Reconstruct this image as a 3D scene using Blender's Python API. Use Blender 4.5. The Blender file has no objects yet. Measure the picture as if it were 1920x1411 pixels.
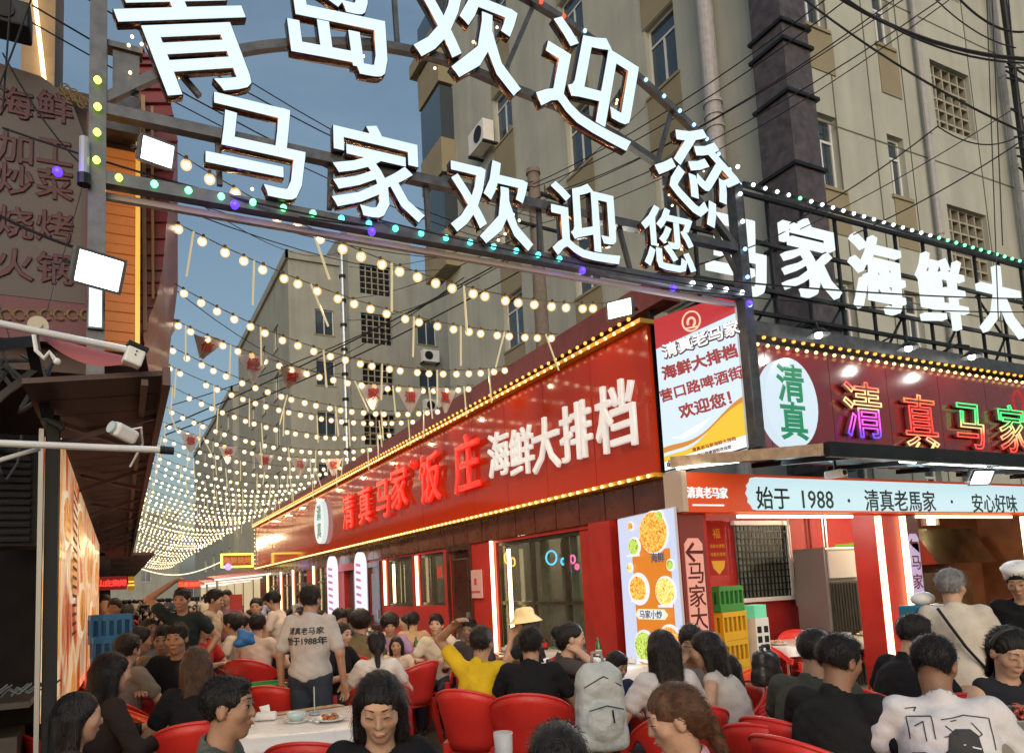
import bpy, math, random
import numpy as np
from mathutils import Vector, Matrix
from mathutils.bvhtree import BVHTree
random.seed(7); RS = np.random.RandomState(5)
SC = bpy.context.scene; COL = SC.collection
# ------------------------------------------------------------------ camera
FPX = 1368.0; PPX, PPY = 870.0, 953.0; CAMH = 1.6
RX = (0.9001884, -0.00636625, 0.43545414)      # world x axis in camera right/up/forward
RY = (-0.43323257, -0.11500593, 0.89391452)
RZ = (-0.04438892, 0.9933444, 0.10628508)
cd = bpy.data.cameras.new('camera'); cam = bpy.data.objects.new('camera', cd); COL.objects.link(cam)
right = Vector((RX[0], RY[0], RZ[0])); up = Vector((RX[1], RY[1], RZ[1])); fwd = Vector((RX[2], RY[2], RZ[2]))
fwd.normalize(); right = (right - fwd * right.dot(fwd)).normalized(); up = right.cross(fwd)
M = Matrix((right, up, -fwd)).transposed().to_4x4(); M.translation = (0, 0, CAMH)
cam.matrix_world = M
cd.sensor_width = 36; cd.lens = FPX / 1920 * 36; cd.clip_start = .05; cd.clip_end = 400
cd.shift_x = (960 - PPX) / 1920; cd.shift_y = (PPY - 705.5) / 1920
SC.camera = cam
# ------------------------------------------------------------------ world and sun (dusk)
W = bpy.data.worlds.new('World'); SC.world = W; W.use_nodes = True
nt = W.node_tree; sky = nt.nodes.new('ShaderNodeTexSky'); sky.sky_type = 'NISHITA'; sky.sun_disc = False
sky.sun_elevation = math.radians(6.0); sky.sun_rotation = math.radians(205); sky.altitude = 0
sky.air_density = 1.0; sky.dust_density = 4.0; sky.ozone_density = 1.4
bg = nt.nodes['Background']
tcw = nt.nodes.new('ShaderNodeTexCoord'); mpw = nt.nodes.new('ShaderNodeMapping'); mpw.inputs['Scale'].default_value = (1.5, 1.5, 4.5); nzw = nt.nodes.new('ShaderNodeTexNoise'); nzw.inputs['Scale'].default_value = 1.6; nzw.inputs['Detail'].default_value = 8; nzw.inputs['Roughness'].default_value = .6
mrw = nt.nodes.new('ShaderNodeMapRange'); mrw.inputs[1].default_value = .38; mrw.inputs[2].default_value = .72; mrw.inputs[3].default_value = .08; mrw.inputs[4].default_value = .60
mxw = nt.nodes.new('ShaderNodeMixRGB'); mxw.inputs[2].default_value = (1.2, 1.72, 2.25, 1)
nt.links.new(tcw.outputs['Generated'], mpw.inputs[0]); nt.links.new(mpw.outputs[0], nzw.inputs['Vector']); nt.links.new(nzw.outputs[0], mrw.inputs[0]); nt.links.new(mrw.outputs[0], mxw.inputs[0]); nt.links.new(sky.outputs[0], mxw.inputs[1]); nt.links.new(mxw.outputs[0], bg.inputs[0]); bg.inputs[1].default_value = 0.15
sl = bpy.data.lights.new('sun', 'SUN'); sl.energy = 1.15; sl.angle = math.radians(70); sl.color = (1, .99, .96)
so = bpy.data.objects.new('sun', sl); COL.objects.link(so)
so.rotation_euler = Vector((math.sin(math.radians(25)), math.cos(math.radians(25)), -.45)).to_track_quat('-Z', 'Y').to_euler()
SC.view_settings.view_transform = 'Standard'; SC.view_settings.look = 'None'
SC.view_settings.exposure = 0.5; SC.view_settings.gamma = 1; SC.view_settings.use_curve_mapping = False
SC.render.engine = 'CYCLES'; cy = SC.cycles
cy.use_denoising = True; cy.denoiser = 'OPENIMAGEDENOISE'; cy.max_bounces = 6; cy.diffuse_bounces = 3; cy.glossy_bounces = 3
cy.transmission_bounces = 4; cy.transparent_max_bounces = 10; cy.caustics_reflective = False; cy.caustics_refractive = False
cy.sample_clamp_indirect = 4; cy.sample_clamp_direct = 0; cy.use_light_tree = True
cy.use_adaptive_sampling = True; cy.adaptive_threshold = .02

# ------------------------------------------------------------------ measuring: a viewing ray met with a plane of the place
def ray(px, py):
    a, b = (px - PPX) / FPX, (PPY - py) / FPX
    return Vector((RX[0]*a + RX[1]*b + RX[2], RY[0]*a + RY[1]*b + RY[2], RZ[0]*a + RZ[1]*b + RZ[2]))
def AX(px, py, x): d = ray(px, py); d *= x / d.x; return Vector((d.x, d.y, d.z + CAMH))
def AY(px, py, y): d = ray(px, py); d *= y / d.y; return Vector((d.x, d.y, d.z + CAMH))
def AZ(px, py, z): d = ray(px, py); d *= (z - CAMH) / d.z; return Vector((d.x, d.y, d.z + CAMH))
def AD(px, py, dep): d = ray(px, py) * dep; return Vector((d.x, d.y, d.z + CAMH))

# ------------------------------------------------------------------ materials
MATS = {}
def mat(name, col=(.5,.5,.5), rough=.6, metal=0., em=None, es=0., coat=0., noise=0., nscale=8., bump=0., bscale=60., alpha=1., trans=0., spec=.5, sample=True, sss=0., dirt=0., streak=0.):
    if name in MATS: return MATS[name]
    m = bpy.data.materials.new(name); m.use_nodes = True; MATS[name] = m
    n = m.node_tree; b = n.nodes['Principled BSDF']
    b.inputs['Base Color'].default_value = (*col, 1); b.inputs['Roughness'].default_value = rough
    b.inputs['Metallic'].default_value = metal; b.inputs['Coat Weight'].default_value = coat
    b.inputs['Coat Roughness'].default_value = .12
    b.inputs['Specular IOR Level'].default_value = spec
    if sss: b.inputs['Subsurface Weight'].default_value = sss; b.inputs['Subsurface Radius'].default_value = (.02, .008, .004)
    if trans: b.inputs['Transmission Weight'].default_value = trans
    if alpha < 1: b.inputs['Alpha'].default_value = alpha
    if em: b.inputs['Emission Color'].default_value = (*em, 1); b.inputs['Emission Strength'].default_value = es
    if noise or bump or dirt:
        tc = n.nodes.new('ShaderNodeTexCoord')
        if noise or dirt:
            t = n.nodes.new('ShaderNodeTexNoise'); t.inputs['Scale'].default_value = nscale; t.inputs['Detail'].default_value = 6
            n.links.new(tc.outputs['Object'], t.inputs['Vector'])
            r = n.nodes.new('ShaderNodeMapRange'); r.inputs[1].default_value = .3; r.inputs[2].default_value = .7
            r.inputs[3].default_value = 1 - max(noise, dirt); r.inputs[4].default_value = 1 + noise * .6
            n.links.new(t.outputs[0], r.inputs[0])
            x = n.nodes.new('ShaderNodeVectorMath'); x.operation = 'SCALE'; x.inputs[0].default_value = col
            n.links.new(r.outputs[0], x.inputs['Scale']); n.links.new(x.outputs[0], b.inputs['Base Color'])
            rr = n.nodes.new('ShaderNodeMapRange'); rr.inputs[3].default_value = max(.03, rough - .12); rr.inputs[4].default_value = min(1, rough + .12)
            n.links.new(t.outputs[0], rr.inputs[0]); n.links.new(rr.outputs[0], b.inputs['Roughness'])
        if bump:
            t2 = n.nodes.new('ShaderNodeTexNoise'); t2.inputs['Scale'].default_value = bscale; t2.inputs['Detail'].default_value = 4
            n.links.new(tc.outputs['Object'], t2.inputs['Vector'])
            bp = n.nodes.new('ShaderNodeBump'); bp.inputs['Strength'].default_value = bump; bp.inputs['Distance'].default_value = .02
            n.links.new(t2.outputs[0], bp.inputs['Height']); n.links.new(bp.outputs[0], b.inputs['Normal'])
    if streak:
        src = b.inputs['Base Color'].links[0].from_socket; mp = n.nodes.new('ShaderNodeMapping'); mp.inputs['Scale'].default_value = (1.6,1.6,.10); t3 = n.nodes.new('ShaderNodeTexNoise'); t3.inputs['Scale'].default_value = 1.5; t3.inputs['Detail'].default_value = 7
        n.links.new(tc.outputs['Object'], mp.inputs[0]); n.links.new(mp.outputs[0], t3.inputs['Vector']); r3 = n.nodes.new('ShaderNodeMapRange'); r3.inputs[1].default_value = .42; r3.inputs[2].default_value = .68; r3.inputs[3].default_value = 1; r3.inputs[4].default_value = 1-streak
        x3 = n.nodes.new('ShaderNodeVectorMath'); x3.operation = 'SCALE'; n.links.new(t3.outputs[0], r3.inputs[0]); n.links.new(src, x3.inputs[0]); n.links.new(r3.outputs[0], x3.inputs['Scale']); n.links.new(x3.outputs[0], b.inputs['Base Color'])
    if not sample:
        try: m.cycles.emission_sampling = 'NONE'
        except Exception: pass
    return m
def glow(name, col, s, sample=False):
    if name in MATS: return MATS[name]
    m = mat(name, (0.02, .02, .02), .4, em=col, es=s*(.78 if s < 2 else 1), sample=sample); return m

# ------------------------------------------------------------------ mesh builder
class MB:
    def __init__(s): s.v = []; s.f = []; s.mi = []; s.cur = 0
    def add(s, vs, fs):
        o = len(s.v); s.v += [tuple(v) for v in vs]
        for f in fs: s.f.append(tuple(i + o for i in f)); s.mi.append(s.cur)
        return s
    def box(s, x0, x1, y0, y1, z0, z1):
        if x0 > x1: x0, x1 = x1, x0
        if y0 > y1: y0, y1 = y1, y0
        if z0 > z1: z0, z1 = z1, z0
        return s.add([(x0,y0,z0),(x1,y0,z0),(x1,y1,z0),(x0,y1,z0),(x0,y0,z1),(x1,y0,z1),(x1,y1,z1),(x0,y1,z1)],
                     [(0,3,2,1),(4,5,6,7),(0,1,5,4),(1,2,6,5),(2,3,7,6),(3,0,4,7)])
    def obox(s, c, ax, ay, az):
        c, ax, ay, az = Vector(c), Vector(ax), Vector(ay), Vector(az)
        vs = [c + ax*i + ay*j + az*k for k in (-1,1) for j in (-1,1) for i in (-1,1)]
        fs = [(0,2,3,1),(4,5,7,6),(0,1,5,4),(1,3,7,5),(3,2,6,7),(2,0,4,6)]
        if ax.cross(ay).dot(az) < 0: fs = [f[::-1] for f in fs]
        return s.add(vs, fs)
    def bar(s, a, b, w, h=None, up=(0,0,1)):
        a, b = Vector(a), Vector(b); d = (b - a); h = h or w; u = Vector(up)
        if abs(d.normalized().dot(u)) > .97: u = Vector((0,1,0))
        x = d.cross(u).normalized(); y = x.cross(d).normalized()
        return s.obox((a+b)/2, d/2, x*w/2, y*h/2)
    def cyl(s, a, b, r0, r1=None, n=10, cap=True):
        a, b = Vector(a), Vector(b); r1 = r0 if r1 is None else r1; d = (b-a).normalized()
        u = Vector((0,0,1)) if abs(d.z) < .9 else Vector((1,0,0)); x = d.cross(u).normalized(); y = d.cross(x)
        vs = []
        for p, r in ((a, r0), (b, r1)):
            for i in range(n): t = 2*math.pi*i/n; vs.append(p + x*math.cos(t)*r + y*math.sin(t)*r)
        fs = [(i, (i+1) % n, n+(i+1) % n, n+i) for i in range(n)]
        if cap: fs += [tuple(range(n))[::-1], tuple(range(n, 2*n))]
        return s.add(vs, fs)
    def tube(s, pts, r, n=6):
        pts = [Vector(p) for p in pts]; o = len(s.v); N = len(pts); prev = None
        for i, p in enumerate(pts):
            d = (pts[min(i+1, N-1)] - pts[max(i-1, 0)]).normalized()
            if prev is None:
                u = Vector((0,0,1)) if abs(d.z) < .9 else Vector((1,0,0)); x = d.cross(u).normalized()
            else: x = (prev - d * prev.dot(d)).normalized()
            prev = x; y = d.cross(x); rr = r if not callable(r) else r(i/(N-1))
            for k in range(n): t = 2*math.pi*k/n; s.v.append(tuple(p + x*math.cos(t)*rr + y*math.sin(t)*rr))
        for i in range(N-1):
            for k in range(n): s.f.append((o+i*n+k, o+i*n+(k+1) % n, o+(i+1)*n+(k+1) % n, o+(i+1)*n+k)); s.mi.append(s.cur)
        s.f.append(tuple(o+k for k in range(n))[::-1]); s.mi.append(s.cur)
        s.f.append(tuple(o+(N-1)*n+k for k in range(n))); s.mi.append(s.cur)
        return s
    def lathe(s, prof, n=16, c=(0,0,0), sx=1, sy=1):
        o = len(s.v)
        for r, z in prof:
            for k in range(n): t = 2*math.pi*k/n; s.v.append((c[0]+math.cos(t)*r*sx, c[1]+math.sin(t)*r*sy, c[2]+z))
        for i in range(len(prof)-1):
            for k in range(n): s.f.append((o+i*n+k, o+i*n+(k+1) % n, o+(i+1)*n+(k+1) % n, o+(i+1)*n+k)); s.mi.append(s.cur)
        return s
    def ball(s, c, r, n=8, m=5, sc=(1,1,1)):
        prof = [(max(1e-4, math.sin(math.pi*i/m))*r, -math.cos(math.pi*i/m)*r*sc[2]) for i in range(m+1)]
        return s.lathe(prof, n, c, sc[0], sc[1])
    def prism(s, poly, a, b):      # poly: list of (u,w); a(u,w)->front point, b back point
        n = len(poly); vs = [a(*p) for p in poly] + [b(*p) for p in poly]
        return s.add(vs, [tuple(range(n)), tuple(range(n, 2*n))[::-1]] + [(i, n+i, n+(i+1) % n, (i+1) % n) for i in range(n)])
    def mesh(s, name, mats, smooth=False, fix=False):
        me = bpy.data.meshes.new(name); me.from_pydata(s.v, [], s.f)
        for m in (mats if isinstance(mats, (list, tuple)) else [mats]): me.materials.append(m)
        if len(me.materials) > 1: me.polygons.foreach_set('material_index', s.mi)
        if smooth: me.polygons.foreach_set('use_smooth', [True]*len(me.polygons))
        me.update(); return me
    def build(s, name, mats, parent=None, smooth=False, **k):
        return link(name, s.mesh(name, mats, smooth), parent, **k)
def link(name, me, parent=None, loc=None, rot=None, mw=None, **k):
    o = bpy.data.objects.new(name, me); COL.objects.link(o)
    if parent: o.parent = parent
    if loc is not None: o.location = loc
    if rot is not None: o.rotation_euler = rot
    if mw is not None: o.matrix_local = mw
    tag(o, **k); return o
def tag(o, label=None, cat=None, group=None, kind=None):
    if label: o['label'] = label
    if cat: o['category'] = cat
    if group: o['group'] = group
    if kind: o['kind'] = kind
    return o
def thing(name, label, cat, loc=(0,0,0), rz=0, group=None):
    o = bpy.data.objects.new(name, None); COL.objects.link(o); o.location = loc; o.rotation_euler = (0,0,rz)
    o.empty_display_size = .1
    return tag(o, label, cat, group)
def copy_tree(o, parent=None):
    c = o.copy(); COL.objects.link(c)
    if parent: c.parent = parent
    for ch in o.children: copy_tree(ch, c)
    return c
def frame(o, xd, yd):
    x = Vector(xd).normalized(); y = Vector(yd); y = (y - x*y.dot(x)).normalized(); z = x.cross(y)
    m = Matrix((x, y, z)).transposed().to_4x4(); m.translation = Vector(o); return m
def rounded(mats_obj, w=.01, seg=2):
    b = mats_obj.modifiers.new('edge', 'BEVEL'); b.width = w; b.segments = seg; b.limit_method = 'ANGLE'; return mats_obj

# text: glyph mesh lying in its own xy plane, extruded along z, centred
TX = {}
def glyph(body, size, bold=0., depth=.01, outline=0., res=2):
    key = (body, size, bold, depth, outline)
    if key in TX: return TX[key]
    c = bpy.data.curves.new('t', 'FONT'); c.body = body; c.size = size; c.resolution_u = res
    c.align_x = 'CENTER'; c.align_y = 'CENTER'
    if outline: c.fill_mode = 'NONE'; c.bevel_depth = outline; c.bevel_resolution = 1
    else: c.extrude = depth; c.bevel_depth = bold; c.bevel_resolution = 0
    o = bpy.data.objects.new('t', c); COL.objects.link(o)
    dg = bpy.context.evaluated_depsgraph_get()
    me = bpy.data.meshes.new_from_object(o.evaluated_get(dg)); bpy.data.objects.remove(o); bpy.data.curves.remove(c)
    n = len(me.vertices); co = np.empty(n*3, np.float32); me.vertices.foreach_get('co', co); co = co.reshape(-1, 3)
    if not outline:
        if bold:
            z = co[:, 2]; z[z > depth+1e-5] = depth + .0015; z[z < -depth-1e-5] = -depth - .0015
        co[:, 2] -= depth                      # front face at 0, body behind
    if n: co[:, :2] -= (co[:, :2].max(0) + co[:, :2].min(0)) / 2
    me.vertices.foreach_set('co', co.ravel()); me.update()
    if not outline and len(me.polygons):
        nz = np.empty(len(me.polygons)*3, np.float32); me.polygons.foreach_get('normal', nz)
        mi = (nz.reshape(-1, 3)[:, 2] < .5).astype(np.int32); me.polygons.foreach_set('material_index', mi)
    TX[key] = me; return me
def text(name, body, origin, xd, yd, size, m, parent=None, bold=0., depth=.003, outline=0., sx=1., **k):
    me = glyph(body, size, bold, depth, outline)
    if not len(me.polygons): return None
    me = me.copy(); me.name = name; me.materials.clear()
    for q in (m if isinstance(m, (list, tuple)) else [m, m]): me.materials.append(q)
    mw = frame(origin, xd, yd)
    if sx != 1.: mw = mw @ Matrix.Diagonal((sx, 1, 1, 1))
    if parent: mw = parent_inv(parent) @ mw
    return link(name, me, parent, mw=mw, **k)
def parent_inv(p):
    m = Matrix.LocRotScale(p.location, p.rotation_euler, p.scale)
    q = p.parent
    while q: m = Matrix.LocRotScale(q.location, q.rotation_euler, q.scale) @ m; q = q.parent
    return m.inverted()
def lamp(name, loc, e, col=(1,.72,.4), r=.05, parent=None, kind='POINT', **k):
    l = bpy.data.lights.new(name, kind); l.energy = e; l.color = col
    if kind in ('POINT', 'SPOT'): l.shadow_soft_size = r
    o = bpy.data.objects.new(name, l); COL.objects.link(o); o.location = loc
    if parent: o.parent = parent
    for a, b in k.items(): setattr(l, a, b)
    return o
def aim(o, d): o.rotation_euler = Vector(d).to_track_quat('-Z', 'Y').to_euler()

# common materials
steel = mat('grey_painted_steel', (.10,.105,.11), .45, .6, noise=.35, nscale=12)
dkmetal = mat('dark_metal', (.02,.021,.023), .5, .5, noise=.4)
galv = mat('galvanised_tube', (.45,.47,.48), .35, .7, noise=.2)
blackcable = mat('black_cable', (.008,.008,.009), .6)
red_gloss = mat('glossy_red_panel', (.50,.042,.012), .09, bump=.003, bscale=2.5, spec=.28)
maroon = mat('maroon_gloss_panel', (.15,.010,.010), .22, coat=.6, noise=.15, nscale=2)
redwall = mat('red_wall_paint', (.42,.022,.014), .45, noise=.15, nscale=4)
brownpanel = mat('brown_lacquer_panel', (.13,.035,.018), .28, coat=.4, noise=.25, nscale=3)
white_em = glow('cold_white_letter_face', (.70,.88,1.0), 1.05)
green_em = glow('greenish_white_letter_face', (.88,.98,.95), .95)
bronze = mat('bronze_mirror_return', (.16,.08,.045), .22, .9, noise=.5, nscale=30)
whitep = mat('white_plastic', (.75,.75,.73), .4, noise=.06)
beige = mat('beige_render_wall', (.42,.43,.37), .85, noise=.10, nscale=1.2, bump=.15, bscale=40, streak=.15)
beige2 = mat('tan_render_wall', (.27,.235,.15), .85, noise=.12, nscale=1.2, bump=.15, bscale=40)
glassdk = mat('dark_window_glass', (.035,.05,.065), .06, coat=.5, spec=.8)
winframe = mat('white_window_frame', (.62,.64,.64), .45)
warmneon = glow('warm_neon_tube', (1,.80,.42), 3.2)
tubewhite = glow('white_tube_light', (1,.97,.82), 4.0)
# ================================================================== GROUND AND BUILDINGS
XW = 4.95; YC = 5.68; YF = 5.4; YE = 28.2           # restaurant: street-side sign plane, its near end, front facade plane, far end
def yx(px, py=1050): return AX(px, py, XW)[1]
asphalt = mat('worn_asphalt', (.075,.064,.050), .62, noise=.35, nscale=1.7, bump=.35, bscale=90)
g = MB(); g.box(-60, 90, -30, 160, -.3, 0); g.build('ground', asphalt, kind='structure')
# patched, stained strips of older paving down the middle
pm = mat('patched_paving', (.10,.085,.065), .55, noise=.4, nscale=3, bump=.3, bscale=70)
g = MB(); g.add([(.9,2,.004),(1.9,2,.004),(2.0,40,.004),(1.2,40,.004)], [(0,1,2,3)]); g.build('road_patch', pm, kind='structure')
g = MB(); g.add([(2.9,4,.004),(4.1,3.2,.004),(4.3,9,.004),(3.1,9.4,.004)], [(0,1,2,3)]); g.build('road_patch', pm, kind='structure')

def wall_open(P, u0, u1, z0, z1, ops, th, mb):
    us = sorted({u0, u1, *[o[0] for o in ops], *[o[1] for o in ops]}); zs = sorted({z0, z1, *[o[2] for o in ops], *[o[3] for o in ops]})
    us = [u for u in us if u0 <= u <= u1]; zs = [z for z in zs if z0 <= z <= z1]
    for i in range(len(us)-1):
        j = 0
        while j < len(zs)-1:
            um = (us[i]+us[i+1])/2
            def hole(j): zm = (zs[j]+zs[j+1])/2; return any(o[0] < um < o[1] and o[2] < zm < o[3] for o in ops)
            if hole(j): j += 1; continue
            k = j
            while k+1 < len(zs)-1 and not hole(k+1): k += 1
            block(mb, P, us[i], us[i+1], 0, th, zs[j], zs[k+1]); j = k+1
def block(mb, P, u0, u1, d0, d1, z0, z1):
    vs = [P(u, d, z) for z in (z0, z1) for u, d in ((u0,d0),(u1,d0),(u1,d1),(u0,d1))]
    fs = [(0,3,2,1),(4,5,6,7),(0,1,5,4),(1,2,6,5),(2,3,7,6),(3,0,4,7)]
    a, b, c = Vector(vs[1])-Vector(vs[0]), Vector(vs[3])-Vector(vs[0]), Vector(vs[4])-Vector(vs[0])
    if a.cross(b).dot(c) < 0: fs = [f[::-1] for f in fs]
    mb.add(vs, fs)
curt = mat('pale_curtain', (.20,.23,.25), .9, noise=.5, nscale=14)
def window(P, u0, u1, z0, z1, root, d=.12, split=.5, transom=.3, lit=None):
    w = .05; m = MB()
    block(m, P, u0, u1, d, d+.06, z0, z0+w); block(m, P, u0, u1, d, d+.06, z1-w, z1)
    block(m, P, u0, u0+w, d, d+.06, z0+w, z1-w); block(m, P, u1-w, u1, d, d+.06, z0+w, z1-w)
    zt = z1 - transom*(z1-z0)
    if transom: block(m, P, u0+w, u1-w, d, d+.06, zt-w/2, zt+w/2)
    um = u0 + split*(u1-u0); block(m, P, um-w/2, um+w/2, d+.003, d+.057, z0+w, (zt-w/2) if transom else z1-w)
    f = m.build('window_frame', winframe, root)
    m = MB(); block(m, P, u0+w, u1-w, d+.025, d+.035, z0+w, z1-w); m.build('pane', glassdk, f)
    m = MB()
    for i in range(6):
        a = u0 + (u1-u0)*i/6; block(m, P, a+.01, a+(u1-u0)/6*.8, d+.16+.02*(i % 2), d+.2+.02*(i % 2), z0, z1)
    m.build('curtain', curt, f)
    m = MB(); block(m, P, u0-.06, u1+.06, -.05, d-.003, z0-.07, z0-.003); m.build('sill', beige2, f)
    return f
def vent(P, u0, u1, z0, z1, root, nu=5, nz=6):
    m = MB(); w = .045
    for i in range(nu+1): u = u0 + (u1-u0)*i/nu; block(m, P, u-w/2, u+w/2, .10, .22, z0, z1)
    for j in range(nz+1): z = z0 + (z1-z0)*j/nz; block(m, P, u0, u1, .103, .217, z-w/2, z+w/2)
    bk = MB(); block(bk, P, u0-.05, u1+.05, .45, .5, z0-.05, z1+.05); bk.build('vent_backing', dkmetal, root)  # dark sheet added for the shaded interior, keeps sky from showing through the lattice
    m.build('vent_lattice', mat('vent_block', (.34,.32,.25), .85, noise=.15), root)
def aircon(P, u, z, root_label, s=1., group='outdoor air conditioner units on the apartment walls'):
    t = thing('air_conditioner', root_label, 'air conditioner', P(u, -.25, z), group=group)
    q = Matrix.Translation(-Vector(P(u, -.25, z)))
    def PP(a, b, c): return tuple(Vector(P(u+a*s, b*s, z+c*s)) - Vector(P(u, -.25, z)))
    m = MB(); block(m, PP, -.4, .4, -.4, -.1, 0, .55); m.build('casing', whitep, t)
    m = MB(); a = Vector(PP(-.12, -.405, .28)); b = Vector(PP(-.12, -.42, .28)); m.cyl(a, b, .2*s, n=16); m.build('fan_grille', dkmetal, t)
    m = MB(); block(m, PP, -.42, -.36, -.42, 0, -.06, -.005); block(m, PP, .36, .42, -.42, 0, -.06, -.005); m.build('bracket', dkmetal, t)

# ---- apartment block beside the restaurant
XB, YB = 10.65, 8.7
PL = lambda u, d, z: (XB + d, u, z)           # street-facing side, u = y
PF = lambda u, d, z: (u, YB + d, z)           # front, u = x
ap = thing('apartment_building', 'tall beige apartment block behind the restaurant, with a dark duct on its corner', 'building')
YL1 = 22.5; ZT = 24.
S = 1.1
def yl(px, py): return AX(px, py, XB)[1]
def zl(px, py): return AX(px, py, XB)[2]
opsL = []
cols = []
for (px0, px1, pyc) in ((1210,1268,90), (1062,1108,255), (925,960,210)):
    a, b = yl(px1, pyc), yl(px0, pyc); cols.append((a, b, AX((px0+px1)/2, pyc, XB)[2]))
st = 3.25
wins = []
for (a, b, zc) in cols:
    for k in range(-4, 4):
        z0 = zc - .85 + k*st
        if 2.5 < z0 and z0+1.7 < ZT: opsL.append((a, b, z0, z0+1.6)); wins.append((a, b, z0, z0+1.6))
mb = MB(); wall_open(PL, YB, YL1, 0, ZT, opsL, .25, mb)
opsF = []; winF = []; ventF = []
def XF(px, py): v = AY(px, py, YB); return v[0], v[2]
x0, zt = XF(1520, 205); x1, zb = XF(1580, 345); W1 = (x0, x1, zb-.15, zt)
x0, zt = XF(1662, 250); x1, zb = XF(1706, 375); W2 = (x0, x1, zb, zt)
x0, zt = XF(1742, 110); x1, zb = XF(1832, 270); V1_ = (x0, x1, AY(1755, 235, YB)[2], zt)
pitch = AY(1742, 110, YB)[2] - AY(1770, 380, YB)[2]
for k in range(-3, 4):
    for (o, L) in ((W1, winF), (W2, winF), (V1_, ventF)):
        z0, z1 = o[2]+k*pitch, o[3]+k*pitch
        if z0 > 2 and z1 < ZT: opsF.append((o[0], o[1], z0, z1)); L.append((o[0], o[1], z0, z1))
    for dx in (9.5,):
        z0, z1 = W1[2]+k*pitch, W1[3]+k*pitch
        if z0 > 2 and z1 < ZT: opsF.append((W1[0]+dx, W1[1]+dx, z0, z1)); winF.append((W1[0]+dx, W1[1]+dx, z0, z1))
wall_open(PF, XB+.25, 48, 0, ZT, opsF, .25, mb)
mb.box(XB+.25, 48, YB+.5, YL1, ZT-.3, ZT-.01); mb.box(XB+.25, 48, YL1-.3, YL1-.003, 0, ZT-.31)
mb.build('wall', beige, ap)
# tan bays between the windows, panel joints
for (a, b, zc) in cols:
    zs = sorted(w[2] for w in wins if w[0] == a)
    for z in zs:
        mb = MB(); block(mb, PL, a-.05, b+.05, -.02, -.004, z-st+1.6+.02, z-.02); mb.build('recess_panel', beige2, ap)
for z in sorted({w[2] for w in winF}):
    pass
for o in (W1, W2):
    for k in range(-3, 4):
        z1 = o[2]+k*pitch
        mb = MB(); block(mb, PF, o[0], o[1]+.12, -.02, -.004, z1-pitch+(o[3]-o[2])+.9, z1-.02); mb.build('recess_panel', beige2, ap)
mb = MB(); jm = mat('wall_joint', (.10,.10,.07), .9)
for k in range(8):
    z = V1_[3] - 4*pitch + k*pitch + .9
    if z > 3: block(mb, PF, XB+.26, 47, -.006, -.001, z, z+.03)
for px in (1585, 1655, 1720, 1758, 1850): x = XF(px, 400)[0]; block(mb, PF, x, x+.03, -.007, -.0015, 2, ZT)
mb.build('wall_joint', jm, ap)
for w in wins: window(PL, *w, ap, transom=.28, split=.5)
for w in winF: window(PF, *w, ap, transom=.32, split=.5)
for w in ventF: vent(PF, *w, ap)
# projecting tan bay at the far end
mb = MB()
yb0 = yl(832, 300)
for k in range(-1, 4):
    z = zl(835, 290) + k*st*1.02 - 1.2
    if z < ZT-2: mb = MB(); mb.box(XB-.55, XB-.003, yb0-1.0, yb0+.8, z, z+1.25); mb.build('balcony', beige2, ap)
mb = MB()
for k in range(-1, 4):
    z = zl(835, 290) + k*st*1.02 + .06
    if z < ZT-2: mb = MB(); mb.box(XB-.5, XB-.003, yb0-.95, yb0+.75, z, z+1.95); mb.build('balcony_glazing', glassdk, ap)
mb = MB(); z = zl(825, 118); mb.box(XB-.7, XB-.003, yb0-1.2, yb0+1.2, z, z+.5); mb.build('eave_box', beige2, ap)
mb = MB(); p0 = AX(1440, 300, XB)
mb.cyl((XB-.25, yl(1350,150), 3), (XB-.25, yl(1350,150), ZT), .16, n=16)
for z in (7.5, 10.1, 10.35, 10.6, 13.5): mb.cyl((XB-.25, yl(1350,150), z), (XB-.25, yl(1350,150), z+.07), .185, n=16)
mb.build('drain_pipe', mat('grey_pvc_pipe', (.36,.35,.36), .55, noise=.15), ap)
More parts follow.
